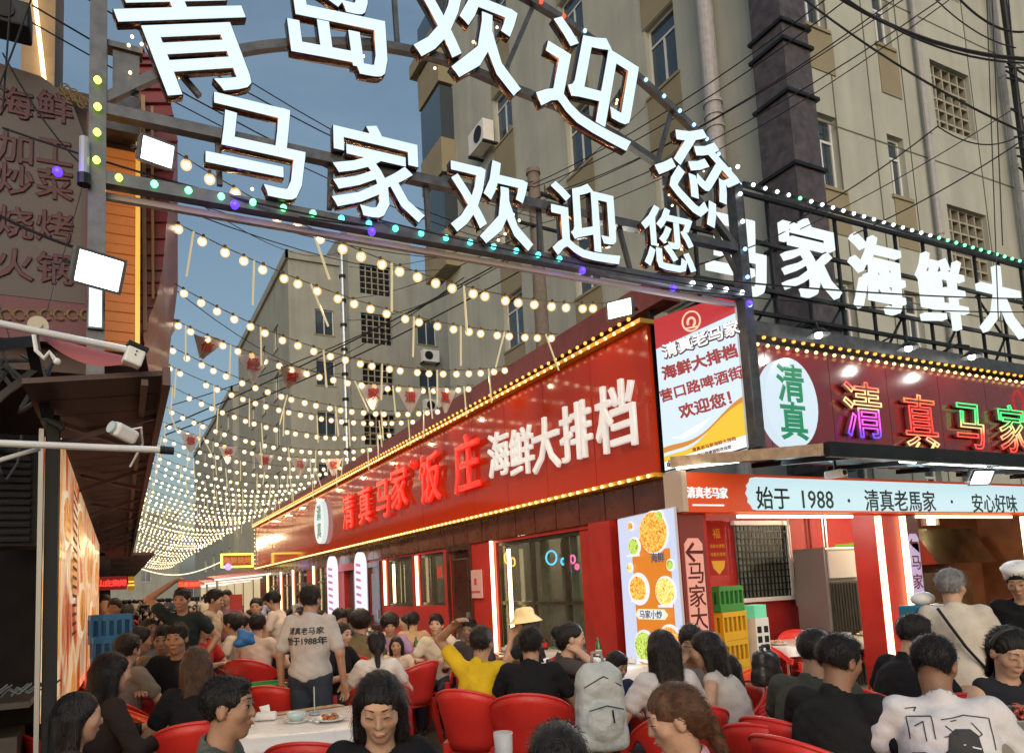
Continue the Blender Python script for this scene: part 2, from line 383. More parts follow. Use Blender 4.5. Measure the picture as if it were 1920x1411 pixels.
# corner duct of riveted sheet
duct = mat('dark_duct_sheet', (.095,.080,.085), .5, .3, noise=.45, nscale=6)
dx0, dz = XF(1445, 200); dx1, _ = XF(1535, 200)
mb = MB(); zz = 2.6; k = 0
duct_t = thing('exhaust_duct', 'square dark brown exhaust duct with collars rising up the corner of the beige block', 'duct', (AY(1478, 250, YB-.5).x, YB-.5, 0))
zcol = [AY(1480, p, YB-1.0)[2] for p in (740, 590, 420, 285, 150, 55, 20, -120)]
zprev = 3.2
for i, zc in enumerate(zcol + [ZT]):
    w = .37 - .008*i
    if zc <= zprev: continue
    b = MB(); b.box(-w, w, -w, w, zprev, zc-.005); b.build('duct_section', duct, duct_t)
    b = MB(); b.box(-w-.05, w+.05, -w-.05, w+.05, zc-.06, zc-.0); b.build('collar', dkmetal, duct_t); zprev = zc+.002
def plain_block(name, label, x0, x1, y0, y1, zt, cols_l, cols_f, st=3., m=beige, vents=(), wroot=None):
    r = thing(name, label, 'building'); mb = MB()
    pl = lambda u, d, z: (x0+d, u, z); pf = lambda u, d, z: (u, y0+d, z)
    ol = [(a, b, z, z+1.5) for a, b in cols_l for z in np.arange(4.4, zt-2, st)]
    of = [(a, b, z, z+1.5) for a, b in cols_f for z in np.arange(4.4, zt-2, st)]
    ov = [(a, b, z, z+1.7) for a, b in vents for z in np.arange(4.4, zt-2, st)]
    wall_open(pl, y0, y1, 0, zt, ol, .3, mb); wall_open(pf, x0+.3, x1, 0, zt, of+ov, .3, mb)
    mb.box(x0+.31, x1, y0+.31, y1, zt-.3, zt-.005); mb.box(x0-.15, x0-.002, y0-.15, y1, zt-.25, zt+.25); mb.box(x0-.15, x1, y0-.15, y0-.002, zt-.251, zt+.249)
    mb.build('wall', m, r)
    for o in ol: window(pl, *o, r, transom=0)
    for o in of: window(pf, *o, r, transom=0)
    for o in ov: vent(pf, *o, r, nu=4, nz=5)
    return r, pl, pf
r2, pl2, pf2 = plain_block('apartment_building', 'grey beige apartment block further down the street with lattice vents and a stepped roof', 9.0, 12.2, 40, 58, 20.9,
    [(43,44.4),(47,48.4),(51,52.4)], [(10.5,11.6)], m=mat('grey_render_wall', (.30,.31,.27), .9, noise=.12, nscale=.8, streak=.12))
mb = MB(); pq = lambda u, d, z: (u, 38.9+d, z)
vz = [(12.9,14.8,z,z+1.8) for z in np.arange(3.9,21,2.97)]; wz = [(16.4,17.6,z,z+1.5) for z in np.arange(4.2,18,2.97)]
wall_open(pq, 12.2, 16.1, 0, 22.9, vz, .3, mb); wall_open(pq, 16.101, 30, 0, 20.5, wz, .3, mb)
mb.box(12.2, 12.5, 39.21, 50, 0, 22.9)
mb.build('stair_tower', MATS['grey_render_wall'], r2)
for o in vz: vent(pq, *o, r2, nu=5, nz=5)
for o in wz: window(pq, *o, r2, transom=0)
for i, z in enumerate((6.1, 9.2, 12.1, 15.1)): aircon(pq, 17.0, z-.2, ('fourth','third','second','top')[i] + ' air conditioner in the column on the grey stair tower block', 1.3)
for q_, (px_, py_) in enumerate(()):
    x_, z_ = XF(px_, py_); aircon(PF, x_+.5, z_-.2, ('grey air conditioner below the front window beside the duct','air conditioner by the narrow window above the roof letters','air conditioner high between the narrow window and the lattice vent')[q_], .9)
for px_ in (1735, 1890):
    x_, z_ = XF(px_, 300); m = MB(); m.cyl((x_, YB-.12, 3), (x_, YB-.12, ZT), .06, n=10)
    for z_ in np.arange(4, ZT, 2.2): m.cyl((x_, YB-.12, z_), (x_, YB-.12, z_+.05), .075, n=10)
    m.build('rain_pipe', mat('grey_pvc_pipe', (.36,.35,.36), .55, noise=.15), ap)
aircon(PL, yl(918, 260), zl(918, 285), 'white air conditioner unit below a window high on the beige apartment side wall', 1.25)
plain_block('apartment_building', 'far grey block at the end of the row, its roof dropping towards the light strings', 9.4, 14, 64, 96, 19.5,
    [(66,67.5),(71,72.5),(77,78.5),(84,85.5)], [], m=MATS['grey_render_wall'])
plain_block('apartment_building', 'distant low grey building closing the end of the street', -30, 9.3, 118, 126, 14.5, [], [(-4,-2.6),(0,1.4),(4,5.4)], m=MATS['grey_render_wall'])

# ---- the one-storey restaurant: street side
rest = thing('restaurant_building', 'one-storey red seafood restaurant with brown panels, bronze windows and dark doors along the street', 'building')
PS = lambda u, d, z: (XW + .12 + d, u, z)
def yy(px, py=1080): return AX(px, py, XW+.12)[1]
def zzv(px, py): return AX(px, py, XW+.12)[2]
bigw = (yy(1118), yy(932), .55, zzv(1120, 988))
sw2 = (yy(833), yy(787), zzv(810,1134), zzv(787,1040)); sw1 = (yy(773), yy(726), zzv(750,1136), zzv(726,1048))
door = (yy(883), yy(845), 0, zzv(862,1026)); door2 = (yy(713), yy(693), 0, zzv(703,1058)); portal = (yy(668), yy(645), 0, zzv(656,1062))
fars = [(yy(612), yy(592), .4, 2.35), (yy(575), yy(553), .4, 2.35), (yy(545), yy(530), .4, 2.35), (yy(522), yy(505), .4, 2.35)]
ops = [bigw, sw2, sw1, door, door2, portal] + fars
mb = MB(); wall_open(PS, YC-.28, YE, 0, 2.26, ops, .2, mb)
mb.build('wall', redwall, rest)
mb = MB(); zp0, zp1 = 2.265, 2.62
u = YC + .0; k = 0
while u < YE - .6:
    b = MB(); block(b, PS, u+.012, u+.50, -.03, .15, zp0, zp1); b.build('brown_panel', brownpanel, rest); u += .51; k += 1
mb = MB(); mb.box(XW+.30, XW+2.5, YC, YE, 4.15, 4.2); mb.box(XW+.36, XW+.6, YC+.3, YE, 2.63, 4.14); mb.build('roof', dkmetal, rest)
# interior shell so the windows have a room behind them
room = mat('interior_wall', (.30,.27,.20), .8, noise=.2, nscale=2)
mb = MB(); mb.box(XW+2.2, XW+2.3, YF+2.05, YE, 0, 2.6); mb.box(XW+.33, XW+2.2, YF+2.02, YF+2.1, 0, 2.6); mb.box(XW+.33, XW+2.2, YF+2.12, YE, 2.6, 2.62)
mb.build('back_room_wall', room, rest)
for i, y in enumerate((7.6, 10.6, 13.4, 17, 21, 25)):
    lamp('room_light', (XW+1.3, y, 2.3), 26, (1,.9,.65), .1, rest)
bronzeframe = mat('bronze_aluminium', (.10,.085,.06), .35, .7, noise=.2)
glass = mat('clear_shop_glass', (.9,.95,.92), .03, trans=1., spec=.5)
gl2 = mat('shop_glass', (.06,.07,.06), .04, alpha=.35, spec=.7)
def shopwin(o, cols_, rows, root=rest):
    a, b, z0, z1 = o; w = .05; m = MB()
    block(m, PS, a, b, .03, .1, z0, z0+w); block(m, PS, a, b, .03, .1, z1-w, z1); block(m, PS, a, a+w, .03, .1, z0+w, z1-w); block(m, PS, b-w, b, .03, .1, z0+w, z1-w)
    for c in cols_: u = a+(b-a)*c; block(m, PS, u-w/2, u+w/2, .033, .097, z0+w, z1-w)
    for r_ in rows: block(m, PS, a+w, b-w, .036, .094, r_-w/2, r_+w/2)
    f = m.build('window_frame', bronzeframe, root); m = MB(); block(m, PS, a+w, b-w, .06, .066, z0+w, z1-w); m.build('pane', gl2, f); return f
zrail = zzv(1020, 1130)
shopwin(bigw, (.28, .62), (zrail,)); shopwin(sw1, (.5,), ()); shopwin(sw2, (.5,), ())
for o in fars: shopwin(o, (.5,), (1.9,))
# curtains and bright door edges inside
cm = mat('greenish_drape', (.30,.33,.20), .9, noise=.3, nscale=9)
m = MB()
for (a, b, z0, z1) in (bigw, sw1, sw2):
    n = 5
    for i in range(n):
        u = a + (b-a)*(.12+.8*i/n); block(m, PS, u, u+(b-a)*.07, .5+.1*(i % 2), .55+.1*(i % 2), z0, z1)
m.build('curtain', cm, rest)
nn = 0
for u, z0, z1 in ((bigw[1]+.06, .3, 2.25), (bigw[1]-.45, 1.0, 2.1), (sw1[1]+.04, 1.3, 2.2), (sw2[1]+.04, 1.3, 2.2), (sw1[1]-.5, 1.35, 2.1),
                  (fars[0][1]+.1, .6, 2.35), (fars[1][1]+.1, .6, 2.35), (fars[2][1]+.1,.6,2.35), (fars[3][1]+.15,.6,2.35), (yy(1150), .2, 2.2)):
    b = MB(); block(b, PS, u-.02, u+.02, -.06, -.02, z0, z1); b.build('neon_strip', warmneon, rest)
doorm = mat('dark_embossed_door', (.055,.016,.010), .3, coat=.4, noise=.2)
for k, o in enumerate((door, door2)):
    a, b, z0, z1 = o; m = MB(); block(m, PS, a, b, .02, .08, z0, z1); dr = m.build('door', doorm, rest)
    m = MB(); block(m, PS, a-.06, a-.002, -.04, .08, 0, z1+.06); block(m, PS, b+.002, b+.06, -.04, .08, 0, z1+.06); block(m, PS, a, b, -.04, .015, z1-.05, z1+.058); m.build('door_frame', doorm, dr)
    for (p, q) in ((.15, .85),):
        for (r0, r1) in ((.12,.42),(.5,.92)):
            m = MB(); block(m, PS, a+(b-a)*p, a+(b-a)*q, -.0, .018, z0+(z1-z0)*r0, z0+(z1-z0)*r1); rounded(m.build('door_panel', doorm, dr), .02)
    m = MB(); block(m, PS, a+.08, a+.12, -.05, .018, 1.0, 1.2); m.build('handle', galv, dr)
m = MB(); a, b, z0, z1 = portal; block(m, PS, a, b, .12, .16, 0, z1); m.build('portal_door', glassdk, rest)
m = MB(); block(m, PS, yy(690), yy(612), -.05, -.003, 2.1, 2.26); m.build('pink_portal_header', mat('pink_board', (.5,.10,.12), .5), rest)
# pillar beside the poster
m = MB(); block(m, PS, yy(1163), yy(1122), -.10, -.004, 0, 2.26); m.build('pillar', redwall, rest)
# ================================================================== SHOP SIGNS
# ---- long red fascia sign over the street side
ZS0, ZS1 = 2.655, 4.2
sg = thing('restaurant_sign', 'long glossy red fascia sign edged with bulbs along the street side of the restaurant', 'shop sign')
npan = 22; du = (YE - YC) / npan
panm = MB().box(-.05, 0, .006, du-.006, ZS0, ZS1).mesh('panel', red_gloss)
for i in range(npan):
    link('panel', panm, sg, loc=(XW+.05, YC + du*i, 0)).location.x = XW+.05
m = MB(); m.box(XW+.051, XW+.3, YC, YE, ZS0, ZS1); m.build('sign_backing', dkmetal, sg)
gold = mat('yellow_trim', (.75,.42,.05), .35, .3)
m = MB(); m.box(XW-.10, XW+.3, YC-.02, YE+.05, ZS1+.003, ZS1+.05); m.build('top_trim', gold, sg)
m = MB(); m.box(XW-.06, XW+.3, YC-.02, YE+.05, ZS0-.045, ZS0-.003); m.build('bottom_trim', gold, sg)
bulb_s = MB().ball((0,0,0), .020, 6, 4).mesh('bulb', glow('warm_sign_bulb', (1,.62,.22), 2.6), True)
bulb_y = MB().ball((0,0,0), .022, 6, 4).mesh('bulb', glow('amber_sign_bulb', (1,.42,.06), 1.9), True)
def many(name, me, pts, parent, limit=290, start=0, r=None):
    for p in pts[:limit]: link(name, me, parent, loc=p)
    if len(pts) > limit:
        vs = [v.co.copy() for v in me.vertices]; fs = [tuple(p.vertices) for p in me.polygons]; b = MB()
        for p in pts[limit:]: b.add([v + Vector(p) for v in vs], fs)
        o = b.build(name + '_run', me.materials[0], parent, True); o['kind'] = 'stuff'
ys = np.arange(YC+.05, YE, .155)
many('bottom_bulb', bulb_s, [(XW-.08, y, ZS0-.03) for y in ys], sg)
many('top_bulb', bulb_s, [(XW-.14, y, ZS1+.0) for y in ys], sg)
many('amber_bulb', bulb_y, [(XW-.13, y+.07, ZS1+.075) for y in ys], sg)
many('end_bulb', bulb_s, [(XW-.05, YE+.08, z) for z in np.arange(ZS0, ZS1, .16)], sg)
for y_ in np.arange(YC+.6, YE, 2.1): lamp('sign_bulb_light', (XW-.55, float(y_), ZS1+.12), 6, (1,.62,.28), .02, sg)
redglyph = [mat('red_glyph_face', (.55,.01,.01), .35, em=(1,.03,.015), es=.55), mat('red_glyph_side', (.35,.01,.008), .35)]
whiteglyph = [mat('brushed_white_glyph', (.62,.62,.60), .4, em=(1,.97,.93), es=.3), mat('glyph_return', (.45,.36,.26), .4, .5)]  # white letter faces brightened by a weak glow put into their material
def sglyph(ch, pxc, pyc, size, m, out=.10, bold=.007, sx=1.):
    p = AX(pxc, pyc, XW - out); text('glyph_' + {'海':'sea','鲜':'fresh','大':'big','排':'row','档':'stall'}.get(ch, 'red'), ch, p, (0,-1,0), (0,0,1), size, m, sg, bold=bold, depth=.022, sx=sx)
for ch, a, b, s in (('海',932,850,.68),('鲜',975,845,.68),('大',1020,832,.72),('排',1076,808,.72),('档',1150,780,.80)): sglyph(ch, a, b, s, whiteglyph, sx=.92)
for ch, a, b, s in (('清',651,958,.85),('真',682,946,.85),('马',716,935,.85),('家',746,912,.88),('饭',803,895,.9),('庄',872,868,.92)): sglyph(ch, a, b, s, redglyph, bold=.010)
m = MB(); p = AX(776, 870, XW-.06); m.ball(tuple(p), .09, 10, 6); m.build('red_dot', redglyph[0], sg, True)
p = AX(603, 978, XW-.05)
ov = []
for k in range(28): t = 2*math.pi*k/28; ov.append((math.cos(t)*.48, math.sin(t)*.56))
m = MB(); m.prism(ov, lambda u, w: (XW-.12, p.y-u, p.z+w), lambda u, w: (XW-.002, p.y-u, p.z+w)); os_ = m.build('oval_plate', glow('pale_lit_oval', (.85,.95,.93), .75), sg)
green = glow('green_glyph', (.0,.28,.12), .5)
text('oval_glyph', '清', (XW-.125, p.y, p.z+.24), (0,-1,0), (0,0,1), .42, green, sg, depth=.002, bold=.008)
text('oval_glyph', '真', (XW-.125, p.y, p.z-.22), (0,-1,0), (0,0,1), .42, green, sg, depth=.002, bold=.008)

# ---- maroon sign over the front
ZM0, ZM1 = 2.85, 4.04
def fx(px, py, y=YF): v = AY(px, py, y); return v[0], v[2]
ms = thing('restaurant_sign', 'dark red front sign with green oval, rainbow neon characters and amber bulbs above the canopy', 'shop sign')
x = XW+.36; k = 0
pmm = MB().box(.004, .996, 0, .05, ZM0, ZM1).mesh('panel', maroon)
while x < 13.2: link('panel', pmm, ms, loc=(x, YF+.02, 0)); x += 1.0
m = MB(); m.box(XW+.36, 13.3, YF+.075, YF+.3, ZM0, ZM1+.05); m.box(XW+.36, 13.3, YF-.1, YF+.3, ZM1+.053, ZM1+.2); m.build('sign_backing', steel, ms)
xs = np.arange(XW+.45, 13.2, .15)
many('bulb', bulb_s, [(x, YF-.04, ZM1-.03) for x in xs], ms); many('amber_bulb', bulb_y, [(x+.07, YF-.07, ZM1+.045) for x in xs], ms)
many('amber_bulb', bulb_y, [(x, YF-.06, ZM1+.10) for x in xs], ms)
cx, cz = fx(1472, 758)
ov = [(math.cos(2*math.pi*k/36)*.40, math.sin(2*math.pi*k/36)*.49) for k in range(36)]
m = MB(); m.prism(ov, lambda u, w: (cx+u, YF-.09, cz+w), lambda u, w: (cx+u, YF+.015, cz+w)); m.build('oval_plate', glow('pale_lit_oval2', (.74,.88,.98), .85), ms)
green2 = glow('bright_green_glyph', (.0,.40,.16), .55)
text('oval_glyph', '清', (cx, YF-.095, cz+.21), (1,0,0), (0,0,1), .43, green2, ms, depth=.002, bold=.010)
text('oval_glyph', '真', (cx, YF-.095, cz-.20), (1,0,0), (0,0,1), .43, green2, ms, depth=.002, bold=.010)
def rainbow(name, stops):
    m = bpy.data.materials.new(name); m.use_nodes = True; n = m.node_tree; b = n.nodes['Principled BSDF']
    tc = n.nodes.new('ShaderNodeTexCoord'); sp = n.nodes.new('ShaderNodeSeparateXYZ'); cr = n.nodes.new('ShaderNodeValToRGB')
    n.links.new(tc.outputs['Generated'], sp.inputs[0]); n.links.new(sp.outputs[1], cr.inputs[0])
    e = cr.color_ramp.elements
    e[0].position, e[0].color = stops[0][0], (*stops[0][1], 1); e[1].position, e[1].color = stops[-1][0], (*stops[-1][1], 1)
    for p, c in stops[1:-1]: q = e.new(p); q.color = (*c, 1)
    n.links.new(cr.outputs[0], b.inputs['Emission Color']); b.inputs['Emission Strength'].default_value = 1.15; b.inputs['Base Color'].default_value = (.05,.05,.05,1)
    m.cycles.emission_sampling = 'NONE'; return m
R_, Y_, G_, P_, B_ = (1,.05,.03), (.95,.6,.25), (.05,.85,.2), (.9,.08,.75), (.15,.05,.9)
for ch, a, b, s, st_ in (('清',1610,770,.70,[(0,B_),(.12,P_),(.36,P_),(.46,Y_),(.72,Y_),(.85,R_),(1,R_)]), ('真',1718,790,.68,[(0,Y_),(.15,R_),(.7,R_),(.85,(1,.25,.05)),(1,Y_)]),
                        ('马',1810,800,.66,[(0,R_),(.25,R_),(.4,Y_),(.6,G_),(1,G_)]), ('家',1890,805,.68,[(0,R_),(.3,Y_),(.6,G_),(1,G_)])):
    px_, pz_ = fx(a, b); mm = rainbow('rainbow_neon_' + str(a), st_)
    o = text('neon_glyph', ch, (px_, YF-.06, pz_), (1,0,0), (0,0,1), s, mm, ms, outline=.0085)
    text('glyph_body', ch, (px_, YF-.02, pz_), (1,0,0), (0,0,1), s, [mat('dark_glyph_body', (.10,.02,.02), .5)]*2, ms, depth=.012)
for a, b, c in ((1712,838,0),(1742,838,0)):
    px_, pz_ = fx(a, b); m = MB(); m.bar((px_-.05, YF-.05, pz_-.05), (px_+.05, YF-.05, pz_+.05), .02); m.build('neon_stroke', glow('pale_yellow_neon', (.95,.8,.3), 1.2), ms)
px_, pz_ = fx(1925, 750); m = MB(); m.tube([(px_+math.cos(t)*.12, YF-.06, pz_+math.sin(t)*.16) for t in np.linspace(0, 6.28, 20)], .012); m.build('red_neon_ring', glow('red_neon', (1,.03,.02), 2.2), ms)
px_, pz_ = fx(1985, 800); o = text('neon_glyph', '饭', (px_, YF-.06, pz_), (1,0,0), (0,0,1), .68, rainbow('rainbow_neon_x', [(0,R_),(1,Y_)]), ms, outline=.0085)

# ---- roof letters on a lattice above the front
YR = 5.9
ra = thing('roof_sign', 'tall white lit characters on a dark lattice frame on the restaurant roof', 'roof sign')
zb, zt = 4.25, AY(1390, 345, YR)[2]
m = MB()
for z in (zb+.1, zb+.45, 5.0, 5.6, zt-.02): m.bar((6.0, YR+.12, z), (13.6, YR+.12, z), .045)
m.build('frame_rail', dkmetal, ra); m = MB()
for i, x in enumerate(np.arange(6.1, 13.6, .62)): m.bar((x, YR+.165, zb-.2), (x, YR+.165, zt), .035)
m.build('frame_post', dkmetal, ra); m = MB()
for i, x in enumerate(np.arange(6.1, 13.2, .62)):
    if i % 2: m = MB(); m.bar((x, YR+.2, zb), (x+.62, YR+.2, 5.0), .025); m.build('frame_brace', dkmetal, ra); m = MB(); m.bar((x, YR+.2, 5.6), (x+.62, YR+.2, 5.0), .025); m.build('frame_brace', dkmetal, ra)
    m = MB(); m.bar((x, YR+.165, zb+.3), (x, YR+1.3, zb-.05), .03); m.build('frame_brace', dkmetal, ra)
wl = [green_em, mat('white_letter_return', (.25,.27,.25), .4, .3)]
for ch, a, b, s in (('马',1385,475,1.05),('家',1523,482,1.08),('海',1650,512,1.12),('鲜',1772,545,1.12),('大',1880,562,1.15),('排',2010,600,1.15)):
    p = AY(a, b, YR); text('letter', ch, p, (1,0,0), (0,0,1), s, wl, ra, bold=.007, depth=.04)
# LED dotted rail in front of the letters
lr = thing('led_rail', 'dotted light rail with white then green dots above the roof letters', 'light rail')
m = MB(); a = AY(1392, 345, YR-.25); b = AY(1925, 496, YR-.25); b2 = a + (b-a)*1.3; m.bar(a, b2, .05); m.build('rail', dkmetal, lr)
dotw = glow('white_led_dot', (.85,.93,1), 4); dotg = glow('green_led_dot', (.15,1,.35), 3); dotb = glow('blue_led_dot', (.25,.5,1), 2.5); doty = glow('yellow_green_led_dot', (.62,.95,.12), 2.2); dotc = glow('cyan_led_dot', (.1,.85,.8), 2.2)
dotr = glow('red_led_dot', (1,.06,.02), 2); dotp = glow('violet_led', (.06,.02,1), 2.6)
ballm = {}
def dot(mm, r=.022):
    k = (mm.name, r)
    if k not in ballm: ballm[k] = MB().ball((0,0,0), r, 8, 5).mesh('led_dot', mm, True)
    return ballm[k]
n = 38
for i in range(n):
    t = (i+.7)/30; p = a + (b-a)*t
    link('led_dot', dot(dotg if (t > .62 or i == 4) else dotw), lr, loc=(p.x, p.y-.035, p.z))

# small gooseneck lamps between sign and letters
for i, (px, py) in enumerate(((1535,627),(1703,652),(1822,668))):
    p = AY(px, py, YF-.35)
    t = thing('gooseneck_lamp', ('small lit gooseneck lamp above the green oval', 'small gooseneck lamp above the red neon character', 'small gooseneck lamp above the green neon character')[i], 'lamp', p)
    m = MB(); m.lathe([(.02,.07),(.05,.06),(.11,.0),(.115,-.01)], 14); m.build('lamp_shade', dkmetal, t, True)
    m = MB(); m.tube([(0,0,.06),(0,.02,.14),(0,.15,.20),(0,.35,.16),(0,.5,.05)], .012); m.build('arm', dkmetal, t)
    m = MB(); m.ball((0,0,-.005), .04, 10, 6); m.build('lamp_bulb', glow('cool_lamp_bulb', (1,.98,.9), 9), t, True)
    l = lamp('lamp_light', (0,0,-.06), 6, (1,.95,.85), .04, t)

# ---- canopy over the front
can = thing('canopy', 'corrugated metal canopy with tube lights projecting over the shop front', 'canopy')
yo = 4.25; zo = AY(1560, 845, yo)[2]; zi = 2.66
xl = AY(1545, 850, yo)[0]
corr = mat('corrugated_teal_sheet', (.16,.22,.25), .3, .5, noise=.3, nscale=5)
m = MB(); n = 80; vs = []; 
for i in range(n+1):
    t = i/n; xa = (XW+.12) + (13.4-XW)*t; xo = xl + (13.4-xl)*t; dz = .02*math.cos(i*math.pi)
    vs += [(xa, YF-.02, zi+.1+dz), (xo, yo, zo+dz)]
m.add(vs, [(2*i, 2*i+1, 2*i+3, 2*i+2) for i in range(n)]); o = m.build('corrugated_sheet', corr, can)
so_ = o.modifiers.new('thick', 'SOLIDIFY'); so_.thickness = .006
m = MB(); m.box(xl, 13.4, yo-.06, yo-.003, zo-.06, zo+.07); m.build('front_beam', dkmetal, can)
m = MB()
for x in np.arange(xl+.3, 13, 1.15): m.bar((x, yo, zo-.04), (x+.05, YF-.05, zi+.04), .035, .05)
m.build('rafter', dkmetal, can)
tan_ = mat('tan_fascia_strip', (.38,.27,.17), .6, noise=.3, nscale=15)
m = MB(); m.bar((XW-.02, YF+.05, 2.72), (xl, yo, zo+.01), .05, .10); m.build('end_fascia', tan_, can)
m = MB(); m.bar((XW-.1, YF-.1, 2.63), (XW+.35, 4.95, 2.655), .025); m.build('short_tube', tubewhite, can)
for i in range(6): x = AY(1688, 860, yo+.12)[0] + i*.62; m = MB(); m.cyl((x, yo+.12, zo-.03), (x+.58, yo+.12, zo-.03), .018, n=8); m.build('tube_light', tubewhite, can)
for i in range(3):
    l = lamp('tube_glow', (xl+1.6+i*1.7, yo+.2, zo-.12), 9, (1,.95,.82), .2, can, kind='AREA'); l.data.size = .9
def floodlight(label, loc, d, s=.16, e=60, bracket=None, parent=None, em=6, col=(.92,.97,1)):
    t = thing('floodlight', label, 'floodlight', loc)
    q = Vector(d).to_track_quat('Y', 'Z').to_matrix().to_4x4()
    t.rotation_euler = q.to_euler()
    m = MB(); m.box(-s, s, -.06, 0, -s*.72, s*.72); rounded(m.build('housing', mat('grey_cast_housing', (.18,.18,.18), .5, .5), t), .02)
    m = MB(); m.box(-s*.9, s*.9, .002, .012, -s*.62, s*.62); m.build('lens', glow('flood_lens_%d' % em, col, em), t)
    m = MB(); m.box(-s,s,.0125,.03,s*.62,s*.74); m.box(-s,s,.0125,.03,-s*.74,-s*.62); m.box(-s-.002,-s*.88,.0125,.031,-s*.62,s*.62); m.box(s*.88,s+.002,.0125,.031,-s*.62,s*.62); m.build('bezel', mat('grey_cast_housing', ()), t)
    m = MB(); m.tube([(-s-.015,-.03,0),(-s-.015,-.1,-.0),(s+.015,-.1,0),(s+.015,-.03,0)], .012); m.build('bracket', dkmetal, t)
    l = lamp('flood_light', (0,.04,0), e, col, .12, t, kind='SPOT', spot_size=2.3, spot_blend=.6)
    l.rotation_euler = Vector((0,1,0)).to_track_quat('-Z', 'Y').to_euler()
    return t
floodlight('square white floodlight hanging under the canopy by the tube lights', AY(1838, 893, 4.7), (-.3,-.75,-.6), .13, 22)
t = thing('security_camera', 'small white security camera on a stem below the canopy beam', 'camera', AY(1567, 888, 4.6))
m = MB(); m.box(-.05,.05,-.09,.09,-.035,.035); rounded(m.build('camera_body', whitep, t), .012); m = MB(); m.cyl((0,0,.03),(0,0,.16), .012); m.build('stem', dkmetal, t)
m = MB(); m.cyl((0,-.09,0),(0,-.1,0), .025, n=12); m.build('lens', dkmetal, t)

# ---- lit band sign below the canopy
ZB0, ZB1 = 2.215, 2.60
bs = thing('band_sign', 'lit pale blue band sign with orange red logo end reading 1988 above the entrances', 'shop sign')
m = MB(); m.box(XW-.01, 5.72, YF-.1, YF+.1, ZB0, ZB1); m.build('logo_panel', mat('orange_red_lightbox', (.45,.06,.015), .4, em=(1,.09,.015), es=.22), bs)
m = MB(); m.box(XW-.075, XW-.012, YF-.13, YF+.12, ZB0-.0, ZB1+.01); m.build('end_trim', mat('beige_trim', (.5,.4,.32), .5), bs)
m = MB(); m.box(5.723, 13.4, YF-.1, YF+.1, ZB0, ZB1); m.build('box_body', mat('orange_red_lightbox', ()), bs)
poly = []
for (u, w) in ((5.72,.19),(5.75,.235),(5.74,.27),(5.78,.3),(5.80,.345),(5.86,.355),(13.3,.355),(13.3,.02),(5.86,.02),(5.80,.03),(5.78,.07),(5.74,.10),(5.75,.14)): poly.append((u, w))
m = MB(); m.prism(poly[::-1], lambda u, w: (u, YF-.115, ZB0+w), lambda u, w: (u, YF-.101, ZB0+w)); m.build('light_panel', glow('pale_cyan_lightbox', (.66,.90,.95), .82), bs)
ink = mat('dark_ink', (.015,.03,.03), .6)
wp = [glow('white_lit_glyph', (1,.95,.92), 1.0)]*2
x0_, z0_ = fx(1326, 925, YF-.1)
text('logo_glyphs', '清真老马家', (x0_, YF-.112, z0_+.01), (1,0,0), (0,0,1), .116, wp, bs, bold=.001, depth=.006, sx=.9)
m = MB(); m.box(x0_-.2, x0_+.2, YF-.11, YF-.101, z0_-.12, z0_-.105); m.build('logo_line', wp[0], bs)
for s_, a, b, sz in (('始于',1450,933,.245),('1988',1534,936,.27),('·',1592,938,.3),('清真老馬家',1690,938,.255),('·',1785,940,.3),('安心好味',1866,943,.245)):
    p = AY(a, b, YF-.118); text('band_glyphs', s_, p, (1,0,0), (0,0,1), sz, ink, bs, bold=.003 if s_ != '1988' else .001, depth=.002)
for i in range(4):
    l = lamp('band_glow', (6.2+i*1.5, YF-.35, 2.4), 4, (.8,.95,1), .3, bs, kind='AREA'); l.data.size = .8; l.rotation_euler = Vector((0,-1,-.3)).to_track_quat('-Z','Y').to_euler()

# ---- front facade openings below the band
fr = thing('restaurant_facade', 'red shop front with neon edged pillars, kitchen opening and alcove below the band sign', 'shop front')
def fxx(px, py=1050, y=YF): return AY(px, py, y)[0]
m = MB()
m.box(XW+.02, fxx(1272), YF-.02, YF+.1, 0, ZB0-.003)
m.build('corner_post', redwall, fr)
p0, p1 = fxx(1642), fxx(1688)
m = MB(); m.box(p0, p1, YF-.03, YF+.25, 0, ZB0-.004); m.build('pillar', redwall, fr)
for px in (1637, 1683, 1910): x = fxx(px+8); b = MB(); b.box(x-.025, x+.025, YF-.08, YF-.035, .25, ZB0-.03); b.build('neon_edge', warmneon, fr)
for q0, q1 in ((1385,1600),(1720,1900)): b = MB(); b.box(fxx(q0), fxx(q1), YF-.05, YF-.02, ZB0-.05, ZB0-.02); b.build('neon_edge', warmneon, fr)
m = MB(); m.box(XW+.3, 13, YF+1.9, YF+2.0, 0, 2.6); m.build('alcove_wall', mat('red_alcove_wall', (.30,.015,.018), .6, noise=.15), fr)
m = MB(); m.box(XW+.14, XW+.3, YF+.105, YF+1.9, 0, 2.6); m.build('side_wall', redwall, fr)
m = MB(); m.box(XW+.3, 13, YF+.11, YF+1.9, 2.60, 2.63); m.build('alcove_ceiling', room, fr)
brownwood = mat('brown_wood_partition', (.16,.06,.025), .5, noise=.3, nscale=5)
xk = fxx(1725)
m = MB(); m.box(AY(1692, 1050, 7.2).x, 15, YF+1.8, YF+1.88, 0, 2.6); m.build('kitchen_wall', brownwood, fr)
xw_ = AY(1846, 1050, 7.15).x; m = MB(); m.box(xw_, xw_+.1, YF+.2, YF+1.8, 0, 2.6); m.build('wood_partition', brownwood, fr)
lamp('alcove_light', (6.6, YF+.7, 2.3), 34, (1,.9,.8), .1, fr); lamp('kitchen_light', (9.6, YF+.6, 2.4), 90, (1,.82,.55), .1, fr); lamp('kitchen_light', (11, YF+.9, 2.3), 12, (1,.8,.5), .1, fr)
